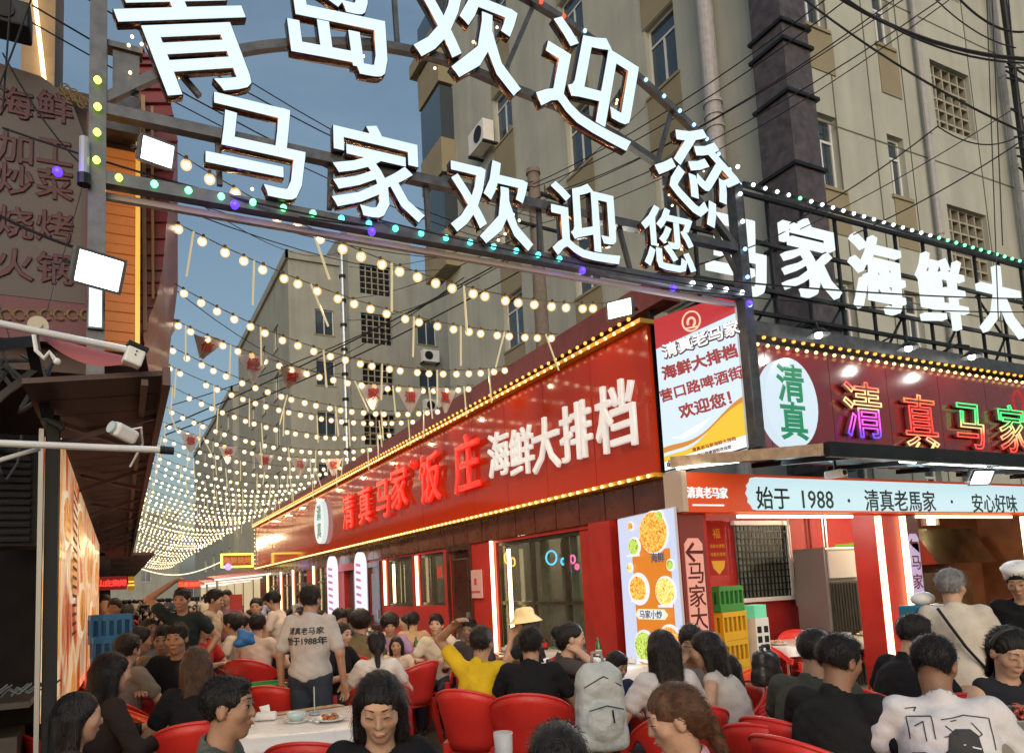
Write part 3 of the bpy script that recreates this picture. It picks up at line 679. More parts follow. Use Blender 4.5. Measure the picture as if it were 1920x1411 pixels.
stain = mat('stainless_hood', (.5,.45,.32), .22, 1., noise=.3, nscale=3)
hx0, hx1 = AY(1732, 1000, 6.6)[0], AY(1842, 1000, 6.6)[0]
t = thing('range_hood', 'stainless steel kitchen hood reflecting yellow light', 'range hood', (0,0,0))
m = MB(); m.add([(hx0,6.45,1.62),(hx1,6.45,1.62),(hx1,7.1,1.62),(hx0,7.1,1.62),(hx0,6.75,2.15),(hx1,6.75,2.15),(hx1,7.1,2.15),(hx0,7.1,2.15)], [(0,3,2,1),(4,5,6,7),(0,1,5,4),(1,2,6,5),(2,3,7,6),(3,0,4,7)]); m.build('hood', stain, t)
m = MB(); m.box(hx0, hx1+.1, 6.9, 7.15, .85, 1.5); m.build('splashback', stain, t)
m = MB(); m.box(hx0, hx1+.6, 6.35, 7.0, .0, .8); m.build('stove_counter', stain, t)
m = MB(); m.cyl((hx0+.5,6.8,2.2),(hx0+.5,6.8,2.58), .12, n=14); m.build('flue', galv, t)
t = thing('notice', 'white paper notice on the wooden kitchen wall', 'notice', AY(1885, 1015, 6.9)); m = MB(); m.box(-.16,.16,-.006,0,-.12,.12); m.build('paper', whitep, t)
m = MB()
for j in range(4): m.box(-.12,.12,-.008,-.007,.07-.045*j,.08-.045*j)
m.build('print_line', mat('grey_print', (.3,.3,.3), .8), t)
# barred window, fridge, meter box and banners in the alcove
t = thing('barred_window', 'dark window with wire mesh and pale frame in the red alcove wall', 'window', (0,0,0))
ya = YF+1.88; a, b = AY(1375, 985, ya), AY(1478, 1115, ya)
m = MB(); m.box(a.x, b.x, ya-.02, ya, b.z, a.z); m.build('pane', mat('grey_green_curtain_glass', (.12,.16,.14), .5, noise=.5, nscale=5), t)
m = MB()
for i in range(14): x = a.x+(b.x-a.x)*i/13; m.box(x-.008, x+.008, ya-.05, ya-.035, b.z, a.z)
for i in range(12): z = b.z+(a.z-b.z)*i/11; m.box(a.x, b.x, ya-.06, ya-.051, z-.008, z+.008)
m.build('mesh_bars', dkmetal, t)
m = MB(); m.box(a.x-.05,b.x+.05,ya-.07,ya,b.z-.06,b.z-.003); m.box(a.x-.05,b.x+.05,ya-.07,ya,a.z+.003,a.z+.06); m.box(b.x+.003,b.x+.06,ya-.08,ya,b.z,a.z); m.build('window_frame', winframe, t)
t = thing('drinks_fridge', 'tall grey drinks fridge with green lit edge beside the neon pillar', 'fridge', AY(1590, 1180, 6.5)); t.location.z = 0
m = MB(); m.box(-.3,.3,0,.5,0,1.9); rounded(m.build('cabinet', mat('grey_fridge', (.25,.25,.24), .4, .4), t), .02)
m = MB(); m.box(-.27,.24,-.03,-.003,.1,1.45); m.build('door', mat('dark_slatted_front', (.06,.055,.04), .4, noise=.3), t)
m = MB()
for k in range(9): m.box(-.26+.055*k,-.235+.055*k,-.04,-.031,.12,1.43)
m.build('slat', mat('dark_slat', (.03,.03,.025), .4), t)
m = MB(); m.box(-.27,.24,-.025,-.003,1.5,1.85); m.build('header', mat('pale_header', (.55,.55,.53), .5), t)
m = MB(); m.box(.303,.40,-.02,.3,0,1.95); m.build('green_side', glow('lime_lit_side', (.35,.6,.03), .8), t)
t = thing('meter_box', 'grey metal switch box with a cable on the red wall', 'switch box', AY(1505, 1110, 7.2))
m = MB(); m.box(-.16,.16,-.12,0,-.18,.18); rounded(m.build('box', mat('grey_meter_box', (.28,.27,.24), .5), t), .01); m = MB(); m.box(.02,.06,-.125,-.121,-.14,.14); m.build('seam', dkmetal, t)
m = MB(); m.tube([(-.02,-.05,.18),(-.1,-.05,.3),(-.2,-.04,.5),(-.22,-.04,1.1)], .012); m.build('conduit', whitep, t)
t = thing('hanging_bag', 'red plastic bag hanging on the alcove pipe', 'bag', AY(1545, 1085, 6.9)); m = MB(); m.lathe([(.02,.22),(.06,.15),(.13,.0),(.14,-.12),(.1,-.16),(.001,-.17)], 12); m.build('bag_body', mat('thin_red_plastic', (.55,.03,.03), .4, bump=.4, bscale=20), t, True)
t = thing('wall_pipe', 'pair of pale pipes running down the alcove wall', 'pipe', AY(1548, 1000, 7.1)); m = MB(); m.cyl((0,0,.6),(0,0,-1.6), .02); m.cyl((-.06,0,.6),(-.06,0,-1.6), .014); m.build('tube', galv, t)
pinkb = mat('pink_board_glow', (.62,.30,.25), .5, em=(1,.42,.32), es=.20)
def vert_sign(label, px0, px1, py0, py1, y, txt, m1, m0, arrow, n=6, tsz=None):
    a, b = AY(px0, py0, y), AY(px1, py1, y); w = AY(px1, py0, y).x - a.x; zt_ = a.z; z1_ = .55
    t = thing('vertical_sign', label, 'sign', (a.x, y, 0))
    m = MB(); m.box(0, w, 0, .05, z1_-.02, ZB0-.01); m.build('backboard', m0, t)
    m = MB(); m.prism([(w*.14, z1_), (w*.86, z1_), (w*.86, zt_-.1), (w*.7, zt_-.045), (w*.3, zt_-.045), (w*.14, zt_-.1)], lambda u, v: (u, -.012, v), lambda u, v: (u, -.001, v)); m.build('lit_face', m1, t)
    ik = mat('maroon_ink', (.10,.01,.01), .6); z = zt_-.18
    if arrow == 'left': text('arrow', '←', (a.x+w/2, y-.014, z), (1,0,0), (0,0,1), w*.95, ik, t, bold=.004, depth=.001)
    else: text('arrow', '↰', (a.x+w/2, y-.014, z), (1,0,0), (0,0,1), w*.8, ik, t, bold=.003, depth=.001)
    for i, ch in enumerate(txt): text('glyph', ch, (a.x+w/2, y-.014, z-.2-i*.215), (1,0,0), (0,0,1), w*.72, ik, t, depth=.001, bold=.002)
    return t
vert_sign('pink vertical sign with a left arrow on the corner by the food poster', 1274, 1320, 1000, 1185, YF-.03, '马家大排档', pinkb, mat('brown_red_board', (.20,.04,.03), .5), 'left')
vert_sign('mauve vertical sign with a bent arrow beside the kitchen opening', 1696, 1722, 993, 1150, YF-.03, '马家大排档', mat('mauve_board_glow', (.35,.28,.45), .5, em=(.6,.5,.9), es=.15), mat('dark_maroon_board', (.08,.02,.02), .5), 'up')
t = thing('hanging_banner', 'red banner with a gold base hanging in the alcove corner', 'banner', AY(1345, 1030, 6.0)); m = MB()
m.box(-.13,.13,0,.015,-.28,.32); m.build('cloth', mat('dark_red_cloth', (.32,.012,.012), .7), t); m = MB(); m.add([(-.1,-.002,-.12),(.1,-.002,-.12),(.08,-.002,-.2),(0,-.002,-.27),(-.08,-.002,-.2)], [(0,4,3,2,1)]); m.build('gold_base', mat('gold_print', (.7,.4,.03), .5), t)
text('banner_glyph', '福', t.location+Vector((0,-.003,.18)), (1,0,0), (0,0,1), .12, mat('gold_print', ()), t, depth=.001)
for j in range(2): text('banner_line', '马家大排档', t.location+Vector((0,-.003,.04-.09*j)), (1,0,0), (0,0,1), .045, mat('gold_print', ()), t, depth=.001)

# ---- big diagonal lightbox on the corner
A0 = Vector((4.98, 5.60, 0)); B0 = Vector((5.44, 4.97, 0)); dr = (B0-A0); wb = dr.length; dr.normalize(); nrm = Vector((dr.y, -dr.x, 0))
if nrm.y > 0: nrm = -nrm
zl0, zr0, zl1, zr1 = 2.66, 2.80, 4.22, 4.32
lb = thing('corner_lightbox', 'large lit advertising box set diagonally on the corner, red top and golden beer wave', 'lightbox', A0)
def LB(u, v, d=0.):   # u 0..1, v 0..1
    z = (zl0+(zr0-zl0)*u)*(1-v) + (zl1+(zr1-zl1)*u)*v
    return (dr*(u*wb) + nrm*d + Vector((0,0,z)))
def LBW(u, v, d=0.): return LB(u, v, d) + A0
m = MB(); m.prism([(0,0),(1,0),(1,1),(0,1)], lambda u, w: LB(u, w, 0), lambda u, w: LB(u, w, -.16)); m.build('box', steel, lb)
lbm = glow('lightbox_pale_blue', (.72,.86,.97), .92); lbr = glow('lightbox_red', (.80,.045,.05), .62); lby = glow('lightbox_yellow', (.98,.62,.02), .85); lbo = glow('lightbox_orange', (.9,.32,.02), .7); lbw = glow('lightbox_white', (1,1,.97), .95)
def patch(name, poly, mm, d): m = MB(); m.prism(poly, lambda u, w: LB(u, w, d), lambda u, w: LB(u, w, d-.0035)); return m.build(name, mm, lb)
patch('face', [(.0,.0),(1,0),(1,1),(0,1)], lbm, .006)
patch('red_field', [(0,.80),(1,.865),(1,1),(0,1)], lbr, .011)
wave = [(0,.03),(1,.03)] + [(1-i/16, .26 - .20*(i/16) + .03*math.sin(i/16*7.5) + .08*max(0, .35-i/16)) for i in range(17)]
patch('beer_wave', wave, lby, .011)
patch('foam_line', [(i/16, .115+.17*(i/16)+.035*math.sin(i/16*6+2)) for i in range(17)] + [(1-i/16, .09+.17*(1-i/16)+.03*math.sin((1-i/16)*6+2.3)) for i in range(17)], lbo, .0155)
patch('splash', [(.1,.20),(.25,.165),(.45,.19),(.62,.25),(.5,.235),(.35,.215),(.22,.19)], lbw, .0165)
patch('white_footer', [(0,0),(1,0),(1,.075),(0,.055)], lbw, .013)
yv = Vector((0,0,1)); xv = (LB(1,.5)-LB(0,.5))
def LT(s_, u, v, size, mm, bold=.006, d=.02, sx=1.): text('box_glyphs', s_, LBW(u, v, d), xv, yv, size, [mm, mm], lb, bold=bold, depth=.002, sx=sx)
inkr = glow('dark_red_print', (.50,.035,.02), .62); inkw = lbw; inkb = mat('brown_shadow_print', (.12,.03,.02), .6)
m = MB(); c_ = LB(.47,.905,.02)
m.tube([c_ + dr*math.cos(t)*.085 + yv*math.sin(t)*.10 for t in np.linspace(0, 6.2832, 25)], .009); m.tube([c_ + dr*(math.cos(t)*.035) + yv*(math.sin(t)*.045-.01) for t in np.linspace(-1.2, 3.6, 14)], .012); m.tube([c_ + dr*(x) + yv*(-.065+.1*x*x) for x in (-.06,-.02,.02,.06)], .008); m.build('crest', glow('cream_print', (1,.75,.5), .8), lb)
LT('清真老马家', .565, .765, .150, inkb, .012, .0175); LT('清真老马家', .56, .77, .150, lbw, .004, .022)
LT('海鲜大排档', .52, .625, .148, inkr, .006); LT('营口路啤酒街', .52, .48, .135, inkr, .004); LT('欢迎您！', .55, .34, .15, inkr, .005)
LT('必吃店', .16, .035, .07, inkb, .003); LT('清真老马家海鲜大排档', .62, .075, .042, inkr, .001); LT('营口路啤酒街欢迎您', .62, .032, .036, inkb, .001)
m = MB(); m.prism([(-.004,-.01),(1.01,-.01),(1.01,-.025),(-.004,-.025)], lambda u, w: LB(u, w, .01), lambda u, w: LB(u, w, -.17)); m.prism([(1.002,-.01),(1.03,-.01),(1.03,1.0),(1.002,1.0)], lambda u, w: LB(u, w, .012), lambda u, w: LB(u, w, -.17)); m.build('edge_trim', galv, lb)
l = lamp('lightbox_glow', LB(.5,.45,.06), 9, (.85,.92,1), .3, lb, kind='AREA'); l.data.size = .8; aim(l, nrm)
# ================================================================== ARCH OVER THE STREET
YA = 4.9
def dep(p): return (Vector(p) - Vector((0,0,CAMH))).dot(fwd)
def m_of(p, px): return px * dep(p) / FPX
arch = thing('entrance_arch', 'grey steel welcome arch with white lit characters spanning the street entrance', 'arch')
def AP(px, py, d=0.): return AY(px, py, YA + d)
def bar_(name, pts, w, h=None, d=0., mm=None):
    m = MB(); ps = [AP(a, b, d) for a, b in pts]
    for i in range(len(ps)-1): m.bar(ps[i], ps[i+1] + (ps[i+1]-ps[i]).normalized()*.012, w, h or w, up=(0,1,0))
    return m.build(name, mm or steel, arch)
pl = AP(183, 250); pr = AP(1402, 640)
m = MB(); m.box(pl.x-.05, pl.x+.05, YA-.05, YA+.05, 2.6, 6.3); m.build('post', steel, arch)
m = MB(); m.box(pr.x-.055, pr.x+.055, YA-.055, YA+.055, 2.78, AP(1382, 350).z); m.build('post', steel, arch)
z1 = (AP(200,205).z + AP(1385,470).z)/2; z2 = (AP(200,330).z + AP(1395,560).z)/2
m = MB(); m.bar((pl.x, YA, z1), (pr.x, YA, z1), .075); m.build('upper_rail', steel, arch)
m = MB(); m.bar((pl.x, YA, z2), (pr.x, YA, z2), .085); m.build('lower_rail', steel, arch)
m = MB(); m.bar((pl.x, YA+.07, z2-.075), (pr.x, YA+.07, z2-.075), .04); m.build('rear_rail', mat('pale_tube', (.4,.36,.32), .5), arch)
def arcpts(ctrl, n=24):
    # smooth curve through control points (Catmull-Rom) in arch plane
    P = [AP(*c) for c in ctrl]; P = [P[0]*2-P[1]] + P + [P[-1]*2-P[-2]]; out = []
    for i in range(1, len(P)-2):
        for k in range(6):
            t = k/6; a, b, c, d = P[i-1], P[i], P[i+1], P[i+2]
            out.append(.5*((2*b)+(c-a)*t+(2*a-5*b+4*c-d)*t*t+(3*b-a-3*c+d)*t**3))
    out.append(P[-2]); return out
low = arcpts([(190,190),(320,132),(470,92),(600,82),(710,86),(830,112),(960,165),(1100,225),(1230,305),(1320,390),(1390,480)])
upp = arcpts([(205,-120),(420,-150),(640,-130),(850,-70),(1010,10),(1130,92),(1240,185),(1320,265),(1382,350)])
m = MB()
for i in range(len(low)-1): m.bar(low[i], low[i+1], .06, .06, up=(0,1,0))
m.build('lower_arc', steel, arch)
m = MB()
for i in range(len(upp)-1): m.bar(upp[i], upp[i+1], .06, .06, up=(0,1,0))
m.build('upper_arc', steel, arch)
for pts in ([(262,50),(372,178)], [(798,345),(803,430)], [(408,260),(412,345)], [(620,310),(618,390)], [(1260,205),(1225,330)], [(1160,425),(1185,520)], [(1010,385),(1012,470)], [(735,-60),(745,85)], [(1000,10),(940,150)], [(1190,130),(1120,240)], [(1320,395),(1385,520)]): bar_('strut', pts, .035, d=.03)
hb = [white_em, bronze]
def aglyph(ch, px, py, hpx, rot):
    p = AP(px, py, -.10); s = m_of(p, hpx); r = math.radians(rot); xd = Vector((math.cos(r), 0, math.sin(r))); yd = Vector((-math.sin(r), 0, math.cos(r)))
    text('letter', ch, p, xd, yd, s, hb, arch, bold=s*.013, depth=.03)
    text('letter_rim', ch, p + Vector((0,.006,0)), xd, yd, s, [bronze, bronze], arch, bold=s*.019, depth=.035)
    # little warm bulbs tucked behind the strokes
    return p, s
LTR = [('青',352,52,262,20),('岛',632,28,232,6),('欢',880,52,225,-3),('迎',1110,152,222,-15),('您',1312,322,176,-36),
       ('马',482,276,206,0),('家',710,322,192,0),('欢',922,378,176,0),('迎',1098,415,160,0),('您',1254,448,132,0)]
back = []
for a in LTR:
    p, s = aglyph(*a)
    for k in range(9): back.append((p.x+random.uniform(-.42,.42)*s, YA-.02+random.uniform(-.01,.02), p.z+random.uniform(-.42,.42)*s))
tiny = MB().ball((0,0,0), .011, 6, 4).mesh('mini_bulb', glow('warm_mini_bulb', (1,.62,.25), 5), True)
many('mini_bulb', tiny, back, arch, limit=120)
# LED dots along post, lower rail and arcs
for px, py in ((183,150),(183,200),(182,248),(181,300)): p = AP(px, py, -.08); link('led_dot', dot(doty, .024), arch, loc=p)
nd = 27
for i in range(nd):
    t = (i+.6)/nd; x = pl.x + (pr.x-pl.x)*t
    mm = doty if t < .05 else dotg if t < .28 else dotc if t < .62 else dotw
    if .62 < t < .86: continue
    link('led_dot', dot(mm, .024), arch, loc=(x, YA-.06, z2+.0))
for i, p in enumerate(upp[::2]): link('led_dot', dot(dotr if p.x < 3.6 else dotb, .018), arch, loc=(p.x, YA-.04, p.z))
for i in range(6): link('led_dot', dot(dotb if i < 3 else dotw, .02), arch, loc=(pr.x-.01, YA-.075, 4.15+.28*i))
for px, py in ((108,322),(440,384),(697,434),(1092,507),(1262,540),(1405,568)):
    p = AP(px, py, -.12); t = link('violet_lamp', dot(dotp, .03), arch, loc=p); lamp('violet_glow', (p.x, p.y-.06, p.z), 1.2, (.12,.06,1), .03, arch)
floodlight('bright square floodlight fixed to the arch post, tilted over the awning', AP(183, 507, -.35), (.35,-.8,-.42), .14, 20)
floodlight('bright floodlight hanging from the arch rail beside the red roof edge', AP(293, 286, -.1), (.25,-.85,-.35), .11, 12)
floodlight('greenish white floodlight on top of the long red street sign', AX(1163, 580, XW-.18), (-.75,-.5,.05), .14, 22, em=9, col=(.95,1,.85))
t = thing('tube_lamp', 'short white lit strip below the tilted floodlight', 'lamp', AP(179, 572, -.1)); m = MB(); m.box(-.035,.035,-.02,.02,-.13,.13); m.build('strip', glow('pale_strip', (.8,.93,1), 1.2), t); m = MB(); m.box(-.045,.045,.021,.04,-.14,.14); m.build('backplate', steel, t)
t = thing('bracket_box', 'perforated steel bracket bolted to the arch post above the rail', 'bracket', AP(230, 135, .05))
m = MB(); m.box(-.13,-.09,-.05,.05,-.16,.16); m.box(-.06,.10,-.03,-.02,-.17,.12); m.box(-.13,.12,-.05,.05,.13,.17); m.build('plate', steel, t)
t = thing('tube_lamp', 'small clear tube fitting on the side of the arch post', 'lamp', AP(158, 290, -.08)); m = MB(); m.cyl((0,0,-.13),(0,0,.11), .03, n=10); m.build('tube', mat('clear_grey_tube', (.35,.37,.38), .2), t); m = MB(); m.cyl((0,0,-.20),(0,0,-.131), .04, n=10); m.build('cap', dkmetal, t)

# ================================================================== LIGHT STRINGS
core = glow('bulb_core', (1,.90,.70), 8)
sh = bpy.data.materials.new('bulb_globe'); sh.use_nodes = True; n_ = sh.node_tree
for q in list(n_.nodes): n_.nodes.remove(q)
o_ = n_.nodes.new('ShaderNodeOutputMaterial'); mx = n_.nodes.new('ShaderNodeMixShader'); tr = n_.nodes.new('ShaderNodeBsdfTransparent'); e_ = n_.nodes.new('ShaderNodeEmission')
e_.inputs[0].default_value = (1,.60,.22,1); e_.inputs[1].default_value = 1.7; mx.inputs[0].default_value = .28  # oversize globe shell, the halo around the bulb is put into its emission
n_.links.new(tr.outputs[0], mx.inputs[1]); n_.links.new(e_.outputs[0], mx.inputs[2]); n_.links.new(mx.outputs[0], o_.inputs[0]); sh.cycles.emission_sampling = 'NONE'
sock = mat('bulb_socket', (.10,.07,.03), .5)
b = MB(); b.cur = 0; b.ball((0,0,-.035), .025, 10, 6); b.cur = 1; b.ball((0,0,-.035), .045, 14, 9); b.cur = 2; b.cyl((0,0,.0),(0,0,.04), .014, n=8)
bulb_big = b.mesh('bulb', [core, sh, sock], True)
b = MB(); b.ball((0,0,-.03), .034, 8, 5); bulb_far = b.mesh('bulb', [glow('bulb_far', (1,.72,.38), 3.6)], True)
rodm = glow('cream_meteor_tube', (1,.80,.42), .55)
wirem = mat('string_wire', (.10,.075,.04), .6)
rod_me = MB().cyl((0,0,0),(0,0,-.46), .011, n=6).mesh('meteor_tube', rodm)
NS = 48; x1s = XW - .12
ordn = ['first','second','third','fourth','fifth','sixth','seventh','eighth','ninth','tenth','eleventh','twelfth','thirteenth','fourteenth']
def strz(t, k): return 5.22 - 2.164*t + 1.474*t*t
for k in range(NS):
    y = 6.0 + 1.13*k if k < 34 else 44.4 + 1.9*(k-34)
    x0s = .40 + .018*(y-6) if k else .46
    if k in (1,): x0s = .30
    dzk = RS.uniform(-.05, .05) if k else 0; sg_ = RS.uniform(-.12, .12) if k else 0; jy = RS.uniform(-.25,.25) if k else 0
    def SP(t): return Vector((x0s + (x1s-x0s)*t, y + jy*(1-t), strz(t, k) + dzk + sg_*t*(1-t)*2 + (.0 if k else 0)))
    near = k < 12
    t_ = thing('light_string', ('%s warm bulb string over the street counting away from the arch' % ordn[k]) if k < 14 else 'warm bulb string far down the street among many alike', 'string lights', group='warm bulb strings hung across the street')
    m = MB(); m.tube([SP(i/14) for i in range(15)], .006 if near else .008, 4); m.build('wire', wirem, t_)
    nb = 24 if k < 30 else 18
    pts = []
    for i in range(nb):
        tt = (i+.5)/nb + RS.uniform(-.006,.006); p = SP(tt)
        if near and RS.rand() < .03: continue
        pts.append(p - Vector((0,0,.02)))
    if near:
        for p in pts: link('bulb', bulb_big, t_, loc=p, rot=(RS.uniform(-.2,.2), RS.uniform(-.2,.2), 0))
    else:
        if k < 26:
            for p in pts: link('bulb', bulb_far, t_, loc=p)
        else: many('bulb', bulb_far, pts, t_, limit=0)
    rp = []
    if k < 24:
        for i in range(2, nb, 3 if k % 2 else 4):
            if RS.rand() < .8: rp.append(SP((i+.1)/nb))
        for p in rp:
            tilt = RS.uniform(-.5,.5) if RS.rand() < .2 else RS.uniform(-.08,.08)
            link('meteor_tube', rod_me, t_, loc=p, rot=(0, tilt, 0))
    if k < 26:
        for f_ in ((.15, .58) if k > 8 else (.36, .64)): q = SP(f_); lamp('string_light', (q.x, q.y, q.z-.2), 42 if k else 20, (1,.75,.46), .16, t_, kind='SPOT', spot_size=2.55, spot_blend=.9)
    elif k % 2 == 0: q = SP(.5); lamp('string_light', (q.x, q.y, q.z-.16), 90, (1,.72,.38), .1, t_)
    # pennants tied along some of the strings
    if k in (3, 8):
        nf = 8 if k == 3 else 6
        for i in range(nf):
            tt = .03 + .92*i/(nf-.5); p = SP(tt); yv_ = RS.uniform(-.45,.45)
            if k == 3 and i in (4,): continue
            f = thing('pennant', ('white triangular pennant with a red character, number %s from the awning on its string' % ordn[i]) if k == 3 else 'small white pennant with red print hanging far down the street', 'pennant', tuple(p - Vector((0,.03,.03))), yv_, group='white pennants with red characters')
            if i in (1,3) and k == 3: f.rotation_euler.x = 1.0
            m = MB(); w = .20; nn_ = 6; vs = []; 
            for a_ in range(nn_+1):
                for b_ in range(5):
                    u = a_/nn_*2-1; v = b_/4; vs.append((u*w*(1-v*.85), .02*math.sin(u*4+v*3), -.36*v))
            m.add(vs, [(a_*5+b_, a_*5+b_+1, a_*5+b_+6, a_*5+b_+5) for a_ in range(nn_) for b_ in range(4)])
            m.build('cloth', mat('white_pennant_cloth', (.42,.37,.34), .8), f, True)
            g_ = text("glyph", "诚信经营马家清真"[i % 8], Vector(f.location) + Vector((0,-.03,-.13)), (math.cos(yv_),math.sin(yv_),0), (0,0,1), .17, mat('red_pennant_print', (.42,.02,.01), .7), None, depth=.001, bold=.003)
            mwg = f.matrix_basis.inverted() @ g_.matrix_basis if f.rotation_euler.x == 0 else Matrix.Translation((0,-.03,-.13)) @ Matrix.Rotation(math.pi/2, 4, 'X')
            g_.parent = f; g_.matrix_local = mwg
# ================================================================== LEFT SIDE OF THE STREET
def xlft(y): return -.27 + .02*(y-4.6)
lbld = thing('shop_building', 'dark shop with red characters on a cream board and an orange slatted wall', 'building')
YLB = 5.6
def LP(px, py, y=YLB): return AY(px, py, y)
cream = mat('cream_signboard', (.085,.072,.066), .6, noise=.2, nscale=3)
a, b = LP(-40, 130), LP(164, 575)
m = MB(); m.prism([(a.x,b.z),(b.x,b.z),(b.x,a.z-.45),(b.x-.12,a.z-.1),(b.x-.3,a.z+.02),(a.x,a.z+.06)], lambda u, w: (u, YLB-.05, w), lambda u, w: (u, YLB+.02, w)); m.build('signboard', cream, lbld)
gl_red = mat('dark_red_characters', (.055,.004,.008), .5)
for r_, (c1, c2) in enumerate((('海','鲜'),('加','工'),('炒','菜'),('烧','烤'),('火','锅'))):
    for q, ch in enumerate((c1, c2)):
        p = LP((28, 103)[q], (200,285,345,425,503)[r_] + (0 if q else -8), YLB-.06); text('glyph', ch, p, (1,0,0), (0,0,1), .235, [gl_red]*2, lbld, bold=.005, depth=.003)
m = MB(); m.box(-3.2, b.x+.02, YLB+.03, 9, 3.2, a.z+.02); m.build('upper_wall', mat('dark_timber_wall', (.06,.03,.022), .6, noise=.3), lbld)
m = MB(); m.box(b.x-.015, b.x+.035, YLB-.10, YLB+.03, b.z-.1, a.z-.2); m.box(-3, b.x+.03, YLB-.12, YLB-.055, b.z-.32, b.z-.03); m.build('sign_frame', mat('maroon_moulding', (.10,.015,.02), .5, noise=.2), lbld)
rosem = mat('gold_ornament', (.28,.22,.10), .5, .4)
m = MB()
for i in range(7):
    p = LP(12+i*25, 590, YLB-.13); m.tube([p + Vector((math.cos(t)*.035, 0, math.sin(t)*.035)) for t in np.linspace(0, 5.5, 9)], .008, 4)
for i in range(12):
    p = LP(118+4*i, 150+random.uniform(-8,30)+i*3, YLB-.06); m.tube([p + Vector((math.cos(t)*.03, 0, math.sin(t)*.03)) for t in np.linspace(0, 5, 7)], .006, 4)
m.build('gold_scroll', rosem, lbld)
# orange slatted wall panel
woodm = mat('orange_lit_slat', (.30,.09,.02), .45, noise=.25, nscale=6, em=(1,.30,.03), es=.13)  # LED light falling on the wood is put into the slats as emission
s0, s1 = LP(192, 262, 5.75), LP(252, 660, 5.75)
wsl = MB().box(0, s1.x-s0.x, 0, .03, 0, .066).mesh('slat', woodm)
nsl = int((s0.z - s1.z)/.075)
for i in range(nsl): link('slat', wsl, lbld, loc=(s0.x, 5.75+.006*(i % 2), s1.z+i*.075))
m = MB(); m.box(s0.x-.03, s1.x+.03, 5.79, 8.8, s1.z-.1, s0.z+.35); m.build('side_wall', MATS['dark_timber_wall'], lbld)
m = MB(); m.box(s0.x-.03, s0.x-.003, 5.70, 5.78, s1.z, s0.z); m.box(s1.x+.003, s1.x+.035, 5.70, 5.78, s1.z, s0.z+.2); m.build('gold_edge', mat('gold_lit_edge', (.7,.4,.08), .35, .5, em=(1,.5,.1), es=.3), lbld)
m = MB(); m.box(s0.x-.02, s1.x+.03, 5.60, 5.77, s0.z+.01, s0.z+.30); m.build('grey_cap', steel, lbld)
for z in np.arange(s1.z+.1, s0.z, .28): link('edge_bulb', dot(glow('amber_edge', (1,.6,.15), 3), .018), lbld, loc=(s0.x-.015, 5.66, z))
lamp('wall_glow', (s1.x-.1, 5.1, 4.3), 1.5, (1,.5,.12), .05, lbld)
# red curved roof fascia receding along the street
redtile = mat('red_glazed_fascia', (.22,.014,.012), .45, coat=.1, noise=.3, nscale=5)
prof = [(270,95),(300,130),(322,200),(333,262),(325,330),(312,420),(305,500),(293,560),(268,625)]
m = MB(); P0 = [LP(a_, b_, 6.0) for a_, b_ in prof]; P1 = [LP(252, b_, 6.0) for a_, b_ in prof]
vs = []
for p, q in zip(P0, P1): vs += [p, p + Vector((.25, 3.2, .1)), q + Vector((0,.0,0)), q + Vector((0,3.2,0))]
n = len(prof); m.add(vs, [(4*i, 4*i+4, 4*i+5, 4*i+1) for i in range(n-1)] + [(4*i+2, 4*i+6, 4*i+4, 4*i) for i in range(n-1)] + [(4*i+3, 4*i+1, 4*i+5, 4*i+7) for i in range(n-1)])
m.build('roof_fascia', redtile, lbld)
m = MB()
for i in range(22):
    t = i/21*(n-1); j = min(int(t), n-2); p = P0[j].lerp(P0[j+1], t-j); q = P1[j].lerp(P1[j+1], t-j); m = MB(); m.tube([p+Vector((0,-.01,0)), q+Vector((0,-.015,0))], .016, 5); m.build('tile_ridge', mat('dark_red_tile', (.16,.02,.018), .4), lbld)
m = MB(); p = LP(262, 300, 5.95); m.bar(LP(268,180,5.93), LP(272,620,5.93), .03); m.bar(LP(285,200,5.93), LP(287,560,5.93), .02); m.build('bamboo_pole', mat('tan_pole', (.35,.22,.1), .6), lbld)
# tan column with a neon line, top left
t = thing('tall_column', 'tan building column with a warm neon line rising behind the cream signboard', 'column'); a_, b_ = LP(38, 150, 6.2), LP(102, 150, 6.2)
m = MB(); m.box(a_.x, b_.x, 6.2, 7.2, 4.8, 7.6); m.build('shaft', mat('tan_column_cladding', (.26,.17,.09), .6, noise=.2), t); m = MB(); m.bar(LP(62, -30, 6.17), LP(84, 160, 6.17), .03); m.build('neon_strip', warmneon, t)
t = thing('loudspeaker', 'black box loudspeaker hanging at the top of the cream signboard', 'loudspeaker', LP(20, 38, 5.3)); m = MB(); m.box(-.2,.12,-.1,.1,-.09,.09); rounded(m.build('cabinet', dkmetal, t), .015)
m = MB(); m.cyl((-.03,-.1,0),(-.03,-.112,0), .065, n=14); m.build('cone', mat('speaker_cone', (.015,.015,.015), .8), t); m = MB(); m.tube([(-.1,0,.09),(-.1,0,.5)], .012); m.build('hanger', dkmetal, t)
